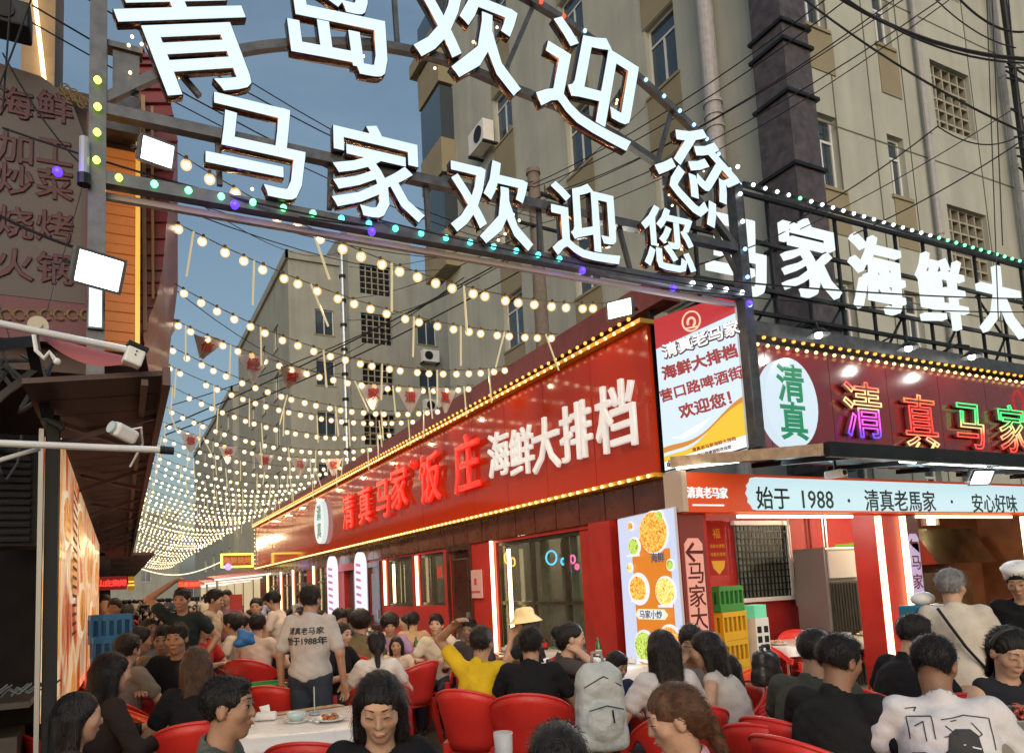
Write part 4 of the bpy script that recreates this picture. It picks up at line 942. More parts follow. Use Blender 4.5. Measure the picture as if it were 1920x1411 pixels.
# awning of boards under the signboard
aw = thing('board_awning', 'dark brown boarded awning hung along the near shops, seen from below', 'awning')
brd = mat('dark_brown_awning_board', (.050,.018,.014), .5, noise=.35, nscale=4)
nbd = 46
for i in range(nbd):
    y0 = 3.75 + i*.34; y1 = y0 + .33
    xa, xb = xlft(y0)-.08, .225+.0125*(y0-3.6)+.012*(i % 2)*.3; xc, xd_ = xlft(y1)-.08, .225+.0125*(y1-3.6)
    zi_ = 2.60; zo_ = 2.69 - .004*i*.2
    m = MB(); m.add([(xa,y0,zi_),(xb,y0,zo_),(xd_,y1,zo_),(xc,y1,zi_),(xa,y0,zi_+.025),(xb,y0,zo_+.025),(xd_,y1,zo_+.025),(xc,y1,zi_+.025)], [(0,3,2,1),(4,5,6,7),(0,1,5,4),(1,2,6,5),(2,3,7,6),(3,0,4,7)]); m.build('board', brd, aw)
m = MB(); m.bar((.235,3.65,2.66),(.42,19,2.62), .035, .09); m.bar((.14,3.7,2.635),(.32,19,2.60), .03); m.build('edge_rail', mat('brown_rail', (.09,.04,.03), .5), aw)
m = MB()
for y in (4.4, 6.2, 8.0, 9.8, 11.6, 13.4): m.bar((xlft(y),y,2.45),(.22+.0125*(y-3.6),y,2.64), .03); m.bar((xlft(y)+.02,y,2.57),(.20+.0125*(y-3.6),y+.9,2.60), .025)
m.build('strut', mat('brown_rail', ()), aw)
t = thing('pink_cloth', 'strip of pink cloth sagging under the white pole by the awning', 'cloth', (0,0,0)); m = MB(); vs = []
for i in range(15):
    u = i/14; p = AY(80+180*u, 630+44*u, 3.72); vs += [p, p - Vector((0, .02, .012+.075*math.sin(math.pi*min(1,u*1.05))**.8))]
m.add(vs, [(2*i, 2*i+1, 2*i+3, 2*i+2) for i in range(14)]); m.build('cloth_strip', mat('pink_cloth', (.40,.12,.13), .8), t, True)
polem = mat('white_pvc_pole', (.62,.63,.64), .3, noise=.08)
t = thing('horizontal_pole', 'white horizontal pole crossing above the awning edge', 'pole'); m = MB(); m.cyl(AY(-60, 594, 3.6), AY(262, 660, 3.6), .016, n=10); m.build('tube', polem, t)
t = thing('horizontal_pole', 'grey white pole crossing below the awning with a dark end cap', 'pole'); m = MB(); m.cyl(AY(-60, 828, 3.5), AY(300, 843, 3.5), .015, n=10); m.build('tube', polem, t); m = MB(); m.cyl(AY(300, 843, 3.5), AY(326, 845, 3.5), .018, n=10); m.build('end_cap', dkmetal, t)
m = MB(); m.cyl(AY(-20, 868, 3.55), AY(75, 840, 3.55), .010, n=8); m.build('side_tube', polem, t)
t = thing('security_camera', 'white security camera mounted under the brown awning', 'camera', AY(232, 812, 3.55)); t.rotation_euler = (.35, .3, .6)
m = MB(); m.box(-.055,.055,-.035,.035,-.03,.035); rounded(m.build('camera_body', whitep, t), .015); m = MB(); m.cyl((-.056,0,0),(-.068,0,0), .028, n=14); m.build('lens_ring', mat('pale_ring', (.5,.6,.62), .2), t); m = MB(); m.tube([(.02,0,.03),(.06,0,.06),(.12,.03,.0),(.13,.05,-.12)], .005); m.build('cable', whitep, t)
t = thing('junction_box', 'small white junction box with black lid at the end of the pole', 'junction box', AY(251, 668, 3.6)); t.rotation_euler = (0, .3, .2); m = MB(); m.box(-.04,.04,-.03,.03,-.045,.035); rounded(m.build('box', whitep, t), .008); m = MB(); m.box(-.045,.045,-.035,.035,.037,.055); m.build('lid', dkmetal, t); m = MB(); m.cyl((.0,-.031,.0),(0,-.034,0), .004, n=6); m.cyl((.0,-.031,.018),(0,-.034,.018), .004, n=6); m.build('screw', dkmetal, t)
t = thing('cable_clamp', 'white plastic clamp and insulator on the pole above the dark column', 'clamp', AY(78, 650, 3.58)); m = MB(); m.tube([(-.03,0,.05),(-.02,0,-.02),(.01,0,-.05),(.03,0,-.02),(.05,0,-.05)], .010); m.ball((.06,0,-.06), .016, 8, 6); m.build('clip', whitep, t)
t = thing('insulator_disc', 'round cream fan cover on the pole', 'disc', AY(72, 612, 3.65)); m = MB(); m.cyl((0,-.02,0),(0,.0,0), .042, n=18); m.cyl((0,-.03,0),(0,-.021,0), .018, n=8); m.build('disc', mat('cream_disc', (.42,.38,.28), .5), t)
# dark column and storage bay at the left edge
t = thing('dark_column', 'dark grey square column with a pale metal edge strip', 'column'); ya_ = 4.25; a_, b_ = AY(84, 900, ya_), AY(110, 900, ya_)
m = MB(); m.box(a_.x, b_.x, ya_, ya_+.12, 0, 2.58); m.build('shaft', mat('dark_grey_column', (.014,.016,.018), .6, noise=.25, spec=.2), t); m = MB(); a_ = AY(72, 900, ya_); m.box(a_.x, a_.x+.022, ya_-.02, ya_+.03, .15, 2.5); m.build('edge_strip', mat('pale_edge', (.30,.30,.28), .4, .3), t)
bay = thing('storage_bay', 'unlit storage bay with louvred cabinet and shelves at the near shop wall', 'storage'); xb_ = AY(70, 900, 4.5).x
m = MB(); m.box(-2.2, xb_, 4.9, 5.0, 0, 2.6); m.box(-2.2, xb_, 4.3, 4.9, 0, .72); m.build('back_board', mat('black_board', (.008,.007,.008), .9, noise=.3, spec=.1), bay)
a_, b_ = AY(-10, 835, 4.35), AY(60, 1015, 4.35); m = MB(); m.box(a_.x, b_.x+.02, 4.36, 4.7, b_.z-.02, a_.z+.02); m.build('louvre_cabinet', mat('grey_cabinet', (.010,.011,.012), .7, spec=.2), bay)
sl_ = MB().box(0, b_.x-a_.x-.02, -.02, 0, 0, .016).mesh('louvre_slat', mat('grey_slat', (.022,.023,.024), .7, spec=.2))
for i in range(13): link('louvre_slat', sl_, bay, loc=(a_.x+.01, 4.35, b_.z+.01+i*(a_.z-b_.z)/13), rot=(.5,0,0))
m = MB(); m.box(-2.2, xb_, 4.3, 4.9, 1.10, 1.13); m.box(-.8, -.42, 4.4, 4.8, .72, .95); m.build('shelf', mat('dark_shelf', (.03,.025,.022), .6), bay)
random.seed(11); m = MB()
for i in range(12): p = Vector((random.uniform(-.62,-.36), 4.30+random.uniform(0,.15), 1.16)); m.tube([p, p+Vector((.03,.02,.03)), p+Vector((.08,-.02,.01)), p+Vector((.13,.0,.05))], .005, 5)
m.build('twisted_wire', mat('dull_wire', (.08,.085,.08), .5), bay)
cablesL = thing('cable_bundle', 'tangle of black cables and hoses coiled above the louvred cabinet', 'cables'); m = MB()
for i in range(22):
    a0 = AY(random.uniform(-30,90), random.uniform(640,830), 4.2+random.uniform(-.2,.3)); b0 = a0 + Vector((random.uniform(-.2,.2), random.uniform(-.1,.1), random.uniform(-.25,.2)))
    c0 = (a0+b0)/2 + Vector((random.uniform(-.08,.08), 0, -random.uniform(.02,.12))); m.tube([a0.lerp(c0, s*.25)*(1-0) if s < 4 else c0.lerp(b0, (s-4)*.25) for s in range(9)], random.choice((.006,.012,.018)), 6)
m.build('cable', mat('dusty_cable', (.03,.03,.032), .6), cablesL)
m = MB(); m.bar(AY(-40, 650, 3.7), AY(60, 640, 3.9), .05); m.bar(AY(60,640,3.9), AY(90,780,4.2), .05); m.bar(AY(-20, 760, 4), AY(70, 690, 4), .03); m.build('frame_angle', dkmetal, cablesL)
# lit menu lightbox along the near wall
mn = thing('menu_lightbox', 'tall lit menu panel with orange food pictures along the near shop wall', 'lightbox'); y0_, y1_ = 4.55, 10.5
def foodmat(name, cols_, sc, es, rnd=1.):
    m = bpy.data.materials.new(name); m.use_nodes = True; n = m.node_tree; b = n.nodes['Principled BSDF']; tc = n.nodes.new('ShaderNodeTexCoord')
    mp = n.nodes.new('ShaderNodeMapping'); mp.inputs['Scale'].default_value = sc; v = n.nodes.new('ShaderNodeTexNoise'); v.inputs['Scale'].default_value = 1; v.inputs['Detail'].default_value = 5; v.inputs['Distortion'].default_value = rnd
    cr = n.nodes.new('ShaderNodeValToRGB'); cr.color_ramp.interpolation = 'EASE'; n.links.new(tc.outputs['Object'], mp.inputs[0]); n.links.new(mp.outputs[0], v.inputs['Vector']); n.links.new(v.outputs[0], cr.inputs[0])
    e = cr.color_ramp.elements; N = len(cols_)
    for i, c in enumerate(cols_):
        p = .3 + .42*i/(N-1)
        q = e[i] if i < 2 else e.new(p); q.position = p; q.color = (*c, 1)
    n.links.new(cr.outputs[0], b.inputs['Base Color']); n.links.new(cr.outputs[0], b.inputs['Emission Color']); b.inputs['Emission Strength'].default_value = es; b.inputs['Roughness'].default_value = .35
    return m
mnm = foodmat('orange_menu_print', [(.35,.03,.01),(.65,.12,.02),(.95,.72,.45),(.8,.32,.05),(.9,.55,.12)], (3,1.2,1.0), .26, 1.5)
def XM(y): return xlft(y) + .02
def zb_(y): return .98 - .012*(y-4.6)
def zt_(y): return 2.52 - .03*(y-4.6)
m = MB(); vs = [(XM(y)+d, y, z) for d in (0, -.1) for y, z in ((y0_, zb_(y0_)), (y1_, zb_(y1_)), (y1_, zt_(y1_)), (y0_, zt_(y0_)))]
m.add(vs, [(0,1,2,3),(4,7,6,5),(0,4,5,1),(1,5,6,2),(2,6,7,3),(3,7,4,0)]); m.build('lit_face', mnm, mn)
m = MB(); pp_ = mat('menu_white_plate', (.6,.5,.4), .4, em=(1,.80,.55), es=.35); pf_ = foodmat('menu_dish_print', [(.3,.05,.01),(.8,.35,.05),(.5,.08,.02)], (9,9,9), .3)
m = MB()
for (y, z, r) in ((4.9,2.1,.17),(5.5,1.8,.2),(6.2,2.15,.2),(6.6,1.55,.22),(7.6,1.95,.22),(8.4,1.4,.22),(9.3,1.9,.22)):
    m.prism([(math.cos(t)*r*2.0, math.sin(t)*r) for t in np.linspace(0, 2*math.pi, 20, endpoint=False)], lambda u, w: (XM(y+u)+.010, y+u, z+w), lambda u, w: (XM(y+u)+.002, y+u, z+w))
m.build('plate_print', pp_, mn); m = MB()
for (y, z, r) in ((4.9,2.1,.13),(5.5,1.8,.15),(6.2,2.15,.15),(6.6,1.55,.17),(7.6,1.95,.17),(8.4,1.4,.17),(9.3,1.9,.17)):
    m.prism([(math.cos(t)*r*2.0, math.sin(t)*r) for t in np.linspace(0, 2*math.pi, 16, endpoint=False)], lambda u, w: (XM(y+u)+.015, y+u, z+w), lambda u, w: (XM(y+u)+.011, y+u, z+w))
m.build('dish_print', pf_, mn)
for i in range(9):
    y = 5.05 + .42*(i//3) + .13*(i % 3)*0; text('menu_line', '海鲜烧烤啤酒'[:6], (XM(y)+.018, y+.1, 2.35-.13*(i)), (0,1,0) if False else (0,-1,0), (0,0,1), .07, [mat('menu_ink', (.12,.05,.02), .6)]*2, mn, depth=.001, sx=2.2) if False else None
m = MB()
for j in range(16):
    y = 5.25; z = 2.28-.058*j
    for q in range(5):
        m.box(XM(y)+.030, XM(y)+.032, y-.2+.12*q, y-.2+.12*q+.07+.03*((q*j) % 2), z, z+.02)
m.build('menu_text', mat('menu_ink', (.12,.05,.02), .6), mn)
l = lamp('menu_glow', (XM(7)+.15, 7, 1.7), 5, (1,.6,.3), .3, mn, kind='AREA'); l.data.shape = 'RECTANGLE'; l.data.size = 4; l.data.size_y = 1.2; aim(l, (1,0,0))
m = MB(); vs = [(XM(y)+.03, y, zz_) for y in (6.6, 10.4) for zz_ in (zb_(y)-.02, zb_(y)+.05)]; m.add(vs, [(0,2,3,1)]); m.build('red_edge', mat('red_lit_edge', (.6,.05,.03), .4, em=(1,.1,.05), es=.5), mn)
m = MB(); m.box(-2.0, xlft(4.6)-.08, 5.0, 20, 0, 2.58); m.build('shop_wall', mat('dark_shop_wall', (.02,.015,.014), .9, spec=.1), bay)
# mid distance left shops
t = thing('shop_row', 'row of dim shops beyond the menu panel on the near side', 'building'); m = MB(); m.box(-6, .0, 20.0, 70, 0, 4.2); m.build('wall', mat('dark_shop_wall', ()), t)
m = MB()
for y in np.arange(20, 68, 4.): m.box(-.3, 1.0, y, y+3.8, 2.75, 2.82)
m.build('awning_row', brd, t)
# ================================================================== FAR SIGNS AND STALLS
def ledsign(label, px0, py0, px1, py1, depth, txt, em, frame_=None, es=1.3, bgc=(.03,.003,.003)):
    a = AD(px0, py0, depth); b = AD(px1, py1, depth); w = (b-a).length; c = (a+b)/2; h = m_of(c, py1-py0)
    xd = Vector((1,-.0,0)); t = thing('led_sign', label, 'led sign', (c.x, c.y, c.z))
    w = abs(AY(px1, py0, c.y).x - AY(px0, py0, c.y).x)
    m = MB(); m.box(-w/2, w/2, 0, .1, -h/2, h/2); m.build('panel', mat('led_panel_%d' % (bgc[0]*100), bgc, .5, em=em, es=.12), t)
    g_ = glow('led_glyph_' + txt, em, es)
    text('led_glyph', txt, (c.x, c.y-.01, c.z), (1,0,0), (0,0,1), w/len(txt)*1.0, [g_, g_], t, depth=.003, bold=.01)
    if frame_:
        m = MB()
        for x0, x1, z0, z1_ in ((-w/2-.06, w/2+.06, h/2, h/2+.06), (-w/2-.06, w/2+.06, -h/2-.06, -h/2), (-w/2-.06, -w/2, -h/2, h/2), (w/2, w/2+.06, -h/2, h/2)): m.box(x0, x1, -.03, .1, z0, z1_)
        m.build('neon_frame', frame_, t)
    return t
ledsign('red LED sign with large glowing characters at the end of the awning', 183, 1080, 238, 1105, 17, '山庄烧烤', (1,.04,.03))
ledsign('small yellow LED panel beside the red LED sign', 240, 1080, 252, 1106, 17, '二', (1,.5,.05), es=1.6, bgc=(.3,.12,.01))
ledsign('small orange red LED sign above the far crowd', 334, 1087, 376, 1103, 32, '马家烧烤', (1,.07,.03), es=1.8, bgc=(.35,.03,.02))
ledsign('orange sign in a yellow neon frame at the far end of the red fascia', 418, 1040, 472, 1060, 26, '海鲜烧烤', (1,.25,.05), glow('yellow_neon', (1,.8,.1), 2), .6, (.10,.02,.01))
p = AD(428, 1062, 25.5); t = thing('violet_lamp', 'violet lamp glowing under the yellow framed sign', 'lamp', p); m = MB(); m.ball((0,0,0), .12, 10, 6); m.build('globe', glow('violet_globe', (.25,.15,1), 2.5), t, True)
stw = glow('stall_white_light', (1,.92,.75), 1.2)
for i, (px, py, dpt, w, z) in enumerate(((445,1078,26,1.8,0),(425,1086,31,2.0,0),(410,1092,38,2.2,0),(395,1096,46,2.4,0))):
    p = AD(px, py, dpt); t = thing('stall_awning', ('first','second','third','fourth')[i] + ' pink and white market awning beyond the restaurant', 'awning', p)
    m = MB(); m.add([(-w/2,-1,-.12),(w/2+1,-1,.1),(w/2+1,1.5,.25),(-w/2,1.5,.03)], [(0,1,2,3)]); o = m.build('canopy_sheet', mat('pink_awning', (.45,.16,.16), .6), t); q = o.modifiers.new('t','SOLIDIFY'); q.thickness = .05
    m = MB(); m.bar((-w/2,-1.02,-.16),(w/2+1,-1.02,.06), .06); m.build('white_edge', stw, t); m = MB()
    for x in (-w/2+.1, w/2+.8): m.cyl((x,-.9,-.1),(x,-.9,-p.z), .04)
    m.build('pole', galv, t)
t = thing('stall_building', 'low market buildings continuing the row past the restaurant', 'building'); m = MB(); m.box(6.6, 12, YE+.5, 64, 0, 3.2); m.build('wall', mat('mixed_stall_wall', (.20,.10,.07), .7, noise=.4, nscale=1.5), t)
m = MB()
for i, y in enumerate(np.arange(YE+1.2, 62, 3.1)): m.box(6.5, 6.58, y, y+2.3, .4, 2.5)
m.build('shop_window', glow('warm_shop_window', (1,.78,.45), .55), t)
for i, y in enumerate((48,)):
    t = thing('light_chain', 'white light chain sagging low at the far end of the street', 'string lights', group='white light chains at the street end')
    m = MB(); m.tube([(.8+5.6*u, y, 3.9-1.6*math.sin(math.pi*u)*.5-.0*u) for u in np.linspace(0,1,14)], .03, 5); m.build('tube', glow('far_white_chain', (1,.85,.55), 1.8), t)
# lit capsule signs at the pink portal and a poster
for i, (px0, px1) in enumerate(((616,633),(668,687))):
    y_a, y_b = AX(px0, 1090, XW-.05).y, AX(px1, 1090, XW-.05).y; yc = (y_a+y_b)/2; w = abs(y_a-y_b)/2*.8; h = .62
    t = thing('capsule_sign', ('lit white capsule sign with pink bars on the far side of the portal','lit white capsule sign with pink bars on the near side of the portal')[i], 'sign', (XW-.05, yc, 1.68))
    poly = [(w*math.cos(a_), h*.78*(1 if math.sin(a_) >= 0 else -1) + w*math.sin(a_)) for a_ in np.linspace(0, 2*math.pi, 24, endpoint=False)]
    m = MB(); m.prism(poly, lambda u, v: (-.06, -u, v), lambda u, v: (.04, -u, v)); m.build('lit_capsule', glow('capsule_white', (.86,.88,1), 1.0), t)
    m = MB()
    for j in range(7): z = .5-.16*j; m.add([(-.064,-w*.6,z),(-.064,w*.6,z+.04),(-.064,w*.6,z-.02),(-.064,-w*.6,z-.06)], [(0,1,2,3)])
    m.build('pink_bar', glow('pink_print', (.8,.25,.5), .7), t)
t = thing('menu_poster', 'lit food poster with round dishes on the corner of the restaurant', 'poster'); ypa, ypb = AX(1273, 1080, XW-.12).y, AX(1166, 1080, XW-.12).y
zta, ztb = 2.27, 2.24; hp = (ypb-ypa)
def PPt(u, z, d=0): return (XW-.12-d, ypb - u*hp, z)     # u 0 far edge .. 1 near edge
m = MB(); m.prism([(0,.55),(1,.55),(1,zta),(0,ztb)], lambda u, w: PPt(u, w), lambda u, w: (XW-.09, ypb-u*hp, w)); m.build('box', mat('poster_box', (.6,.6,.65), .4), t)
m = MB(); m.prism([(.0,.56),(1,.56),(1,zta-.01),(0,ztb-.01)], lambda u, w: PPt(u, w, .008), lambda u, w: PPt(u, w, .001)); m.build('lit_face', glow('poster_lavender', (.70,.76,.98), .85), t)
def ppatch(name, poly, mm, d): m = MB(); m.prism(poly, lambda u, w: PPt(u, w, d), lambda u, w: PPt(u, w, d-.003)); m.build(name, mm, t)
por = glow('poster_orange', (.90,.26,.015), .8)
ppatch('orange_field', [(.24,.62),(.90,.62),(.90,1.6),(.90,1.88),(.55,1.88),(.45,2.0),(.34,2.0),(.26,1.93),(.24,1.80)], por, .012)
def disc(u, z, r, mm, d, nm='dish', e=1.): ppatch(nm, [(u+math.cos(a_)*r/hp*e, z+math.sin(a_)*r) for a_ in np.linspace(0, 2*math.pi, 28, endpoint=False)], mm, d)
pw = glow('poster_plate_white', (.92,.93,.97), .9)
f1 = foodmat('fried_food_print', [(.22,.04,.01),(.85,.22,.02),(1,.55,.12),(.45,.08,.02)], (34,34,34), .6); f2 = foodmat('noodle_print', [(.15,.22,.02),(.85,.50,.08),(.95,.80,.35),(.45,.12,.03)], (38,38,38), .6); f3 = foodmat('greens_print', [(.04,.14,.01),(.45,.60,.12),(.12,.30,.03)], (30,30,30), .6)
dk = [(.66,2.05,.215,.20,f1,.8),(.30,1.93,.10,.08,f3,1),(.33,1.50,.165,.125,f1,1),(.80,1.47,.15,.13,f2,1),(.38,.93,.165,.14,f3,1),(.82,1.0,.16,.135,f1,1)]
for i, (u, z, r, r2_, fm, e) in enumerate(dk): disc(u, z, r, pw, .016+.002*i, 'plate'); disc(u, z, r2_, fm, .030+.002*i)
for i, (u, z, r, fm) in enumerate(((.80,2.20,.06,f3),(.28,2.14,.05,f1),(.62,.72,.10,f2),(.25,.70,.07,f3),(.90,.74,.07,f1),(.92,1.72,.06,f3),(.22,1.72,.05,f2))): disc(u, z, r, pw, .028+.001*i, 'plate'); disc(u, z, r*.75, fm, .040+.001*i)
for u, z in ((.3,1.84),(.33,1.38),(.8,1.33),(.36,.79),(.8,.87)): ppatch('caption', [(u-.12,z-.012),(u+.12,z-.012),(u+.12,z+.012),(u-.12,z+.012)], pw, .044)
ppatch('title_plate', [(.33,1.20),(.78,1.20),(.84,1.245),(.78,1.30),(.33,1.30),(.27,1.245)], glow('poster_cream', (.95,.95,.6), .85), .045)
ppatch('title_field', [(.36,1.212),(.75,1.212),(.79,1.245),(.75,1.288),(.36,1.288),(.32,1.245)], pw, .048)
text('poster_glyph', '马家小炒', PPt(.555,1.25,.052), (0,-1,0), (0,0,1), .085, [mat('slate_print', (.12,.16,.25), .5)]*2, t, depth=.001, bold=.002)
text('poster_glyph', '海鲜', PPt(.74,1.80,.052), (0,-1,0), (0,0,1), .10, [mat('slate_print', ())]*2, t, depth=.001, bold=.003)
l = lamp('poster_glow', PPt(.5,1.4,.12), 8, (.85,.9,1), .3, t, kind='AREA'); l.data.size = .8; aim(l, (-1,0,0))
t = thing('notice', 'small pink notice beside the dark door', 'notice'); ya1, yb1 = yy(905), yy(884); m = MB(); m.box(XW+.09, XW+.115, ya1, yb1, 1.42, 1.85); m.build('board', mat('pale_pink_board', (.6,.35,.35), .5), t); m = MB(); m.box(XW+.086, XW+.089, (ya1+yb1)/2-.04, (ya1+yb1)/2+.04, 1.62, 1.72); m.box(XW+.086, XW+.089, ya1+.05, yb1-.05, 1.50, 1.53); m.build('print', mat('red_print', (.5,.05,.05), .5), t)
# neon shapes in the big window
t = thing('window_neon', 'blue and pink neon fish shapes glowing inside the big window', 'neon sign', (XW+.3, 0, 0)); m = MB()
def ring(px, py, r, e=1.): p = AX(px, py, XW+.22); return [(-.05, p.y+math.cos(a_)*r*e, p.z+math.sin(a_)*r) for a_ in np.linspace(0, 6.2832, 18)]
for nm, col, lst in (('blue_tube', (.1,.6,1), ((1030,1045,.09,1.4),(1052,1052,.04,1))), ('pink_tube', (1,.15,.35), ((1070,1048,.05,1),(1078,1062,.03,1))), ('violet_tube', (.3,.08,1), ((1062,1070,.045,1),)), ('amber_tube', (1,.55,.08), ((948,1045,.085,1),(958,1053,.06,1)))):
    m = MB()
    for a_, b_, r, e in lst: m.tube(ring(a_, b_, r, e), .012)
    m.build(nm, glow(nm, col, 2.2), t)
t = thing('window_glyph', 'red lit character behind the second small window', 'neon sign', (0,0,0)); m = MB(); p = AX(822, 1072, XW+.25); m.box(p.x, p.x+.02, p.y-.12, p.y+.12, p.z-.1, p.z+.1); m.build('plate', glow('red_window_sign', (1,.06,.03), 1.1), t)
# utility poles
pole = mat('concrete_pole', (.17,.14,.115), .8, noise=.25)
pp = AY(1004, 400, 13.5); t = thing('utility_pole', 'round concrete utility pole with insulator bracket rising behind the red sign', 'utility pole', (pp.x, pp.y, 0)); zt1 = AY(992, 325, 13.5).z
m = MB(); m.cyl((0,0,0),(-.0,0,zt1), .20, .14, n=16); m.cyl((0,0,zt1),(0,0,zt1+.12), .17, .15, n=16); m.build('shaft', pole, t); m = MB(); m.bar((-.55,0,zt1-.35),(.75,0,zt1-.5), .07); m.bar((-.5,-.1,zt1-1.3),(.6,-.1,zt1-1.35), .06); m.build('crossarm', dkmetal, t); m = MB()
for x in (-.5,-.2,.3,.65): m.cyl((x,0,zt1-.42),(x,0,zt1-.2), .035, .02)
m.build('insulator', mat('brown_porcelain', (.10,.05,.03), .3), t)
pp = AY(644, 600, 27); t = thing('metal_pole', 'thin silver banded metal pole in front of the stair tower block', 'pole', (pp.x, pp.y, 0)); zt2 = AY(641, 462, 27).z; m = MB(); m.cyl((0,0,0),(0,0,zt2), .12, .10, n=12); m.build('shaft', galv, t); m = MB()
for z in np.arange(6, zt2, 1.0): m.cyl((0,0,z),(0,0,z+.12), .135, n=12)
m.build('band', dkmetal, t)
pp = AY(1908, 200, 8.3); t = thing('utility_pole', 'pole with cable junctions at the right roof edge', 'utility pole', (pp.x, pp.y, 0)); m = MB(); m.cyl((0,0,4.2),(0,0,16), .07, n=12); m.build('shaft', dkmetal, t); m = MB()
for i in range(9): z = 10.5+random.uniform(-1.5,2.5); m.bar((-.4,-.05,z),(.5,-.05,z+random.uniform(-.3,.3)), .03)
m.build('bracket', dkmetal, t)
# overhead cables
CB = [((1490,-15),(1950,262),9,8,.02,.25),((1560,-12),(1950,112),9,8,.035,.35),((1575,-10),(1950,118),8.6,7.7,.018,.4),
      ((1000,345),(1560,-10),13,9,.014,.3),((1000,352),(1600,-10),13,9,.014,.4),((1005,372),(1690,-10),13,9,.014,.5),((1005,380),(1700,-5),13,9,.012,.4),((1010,400),(1770,-5),13,9,.014,.5),((1012,420),(1780,0),13,9,.012,.6),
      ((960,410),(1210,200),13,12,.010,.1),((1480,420),(1758,237),9,8.5,.014,.1),((1500,430),(1930,185),9,8.3,.010,.1),((1600,440),(1930,255),9,8.3,.014,.1),((1758,237),(1920,250),8.5,8.3,.012,.3),
      ((150,-10),(1010,400),6,13,.012,.5),((215,-10),(1015,410),6,13,.010,.5),((60,10),(1000,455),5.5,13,.012,.5),((20,20),(1005,470),5.5,13,.010,.5),
      ((330,370),(1000,480),8,13,.010,.5),((320,385),(860,500),8,20,.012,.6),((310,800),(960,480),14,13,.022,.2),((310,815),(990,500),14,13,.022,.3),((320,760),(900,520),16,13,.018,.3),
      ((300,520),(640,700),12,26,.014,.8),((500,720),(870,520),26,16,.02,.6),((640,560),(980,440),26,13,.016,.5),((650,600),(985,470),26,13,.016,.6),((655,500),(1000,420),26,13,.014,.5),
      ((1890,-10),(1912,230),8.4,8.2,.014,.0),((1860,-10),(1880,460),8.3,8.0,.010,.0),((1850,-10),(1872,600),9,8.4,.010,.0),((1745,-10),(1905,90),8.6,8.3,.012,.2),((1800,0),(1920,60),8.6,8.3,.02,.2),
      ((1180,520),(1480,430),7.5,9,.012,.15),((1160,525),(1380,470),7.4,8,.012,.1),((700,410),(1400,550),5.4,5.6,.010,.06),((190,322),(700,425),5,5.2,.010,.08),((1240,515),(1920,560),5.2,7.6,.012,.06),((1240,540),(1920,585),5.3,7.7,.010,.08),
      ((5,100),(165,320),4.7,4.8,.010,.12),((5,240),(700,425),4.6,5.2,.012,.10),((-10,400),(160,470),4.6,4.8,.018,.03),((20,0),(5,210),4.7,4.6,.010,.02),((60,-5),(-5,170),4.7,4.6,.010,.02),((160,330),(80,610),4.7,3.7,.004,.02),((20,640),(-20,500),3.7,4,.004,.02),
      ((1000,340),(870,330),13,15,.014,.2),((1000,350),(700,290),13,22,.012,.5),((640,470),(300,330),26,9,.012,.9)]
pl_ = ['thick black cable bundle sweeping past the lattice vents','black overhead cable running between the pole and the beige block','thin black wire crossing the dusk sky above the street']
for (a_, b_, d0, d1, r, sag) in CB:
    p, q = AD(*a_, d0), AD(*b_, d1); o = MB().tube([p.lerp(q, i/12) - Vector((0,0,sag*4*(i/12)*(1-i/12)*.6)) for i in range(13)], r*.62, 5).build('overhead_cable', blackcable)
    reg = lambda q_: ('the grey arch post' if q_[0] < 230 else 'the bulb strings' if q_[0] < 700 and q_[1] > 250 else 'the top of the dusk sky' if q_[0] < 700 else 'the concrete pole' if q_[0] < 1120 else 'the arch letters' if q_[0] < 1430 and q_[1] > 150 else 'the dark duct' if q_[0] < 1650 else 'the lattice vents' if q_[1] < 330 else 'the roof letters')
    sl_ = abs(b_[1]-a_[1])/max(1, abs(b_[0]-a_[0])); tag(o, '%s black cable running %s from %s to %s' % ('thick' if r > .017 else 'thin' if r < .012 else 'medium', 'upright' if sl_ > 3 else 'almost level' if sl_ < .25 else 'gently slanting' if sl_ < .55 else 'steeply', reg(a_), reg(b_)), 'cable', 'overhead cables')
t = thing('red_gutter', 'dusky red metal roof edging rising behind the bulb strings above the long sign', 'roof edge'); m = MB(); m.bar((XW+.55, YC+.2, 4.75), (XW+.55, YE, 4.6), .25, .30); m.build('edging', mat('dusky_red_sheet', (.22,.06,.06), .6, noise=.2), t)
m = MB()
for y in np.arange(YC+.5, YE, 2.): m.bar((XW+.5,y,4.2),(XW+.5,y,4.7), .05)
m.build('edge_post', dkmetal, t)
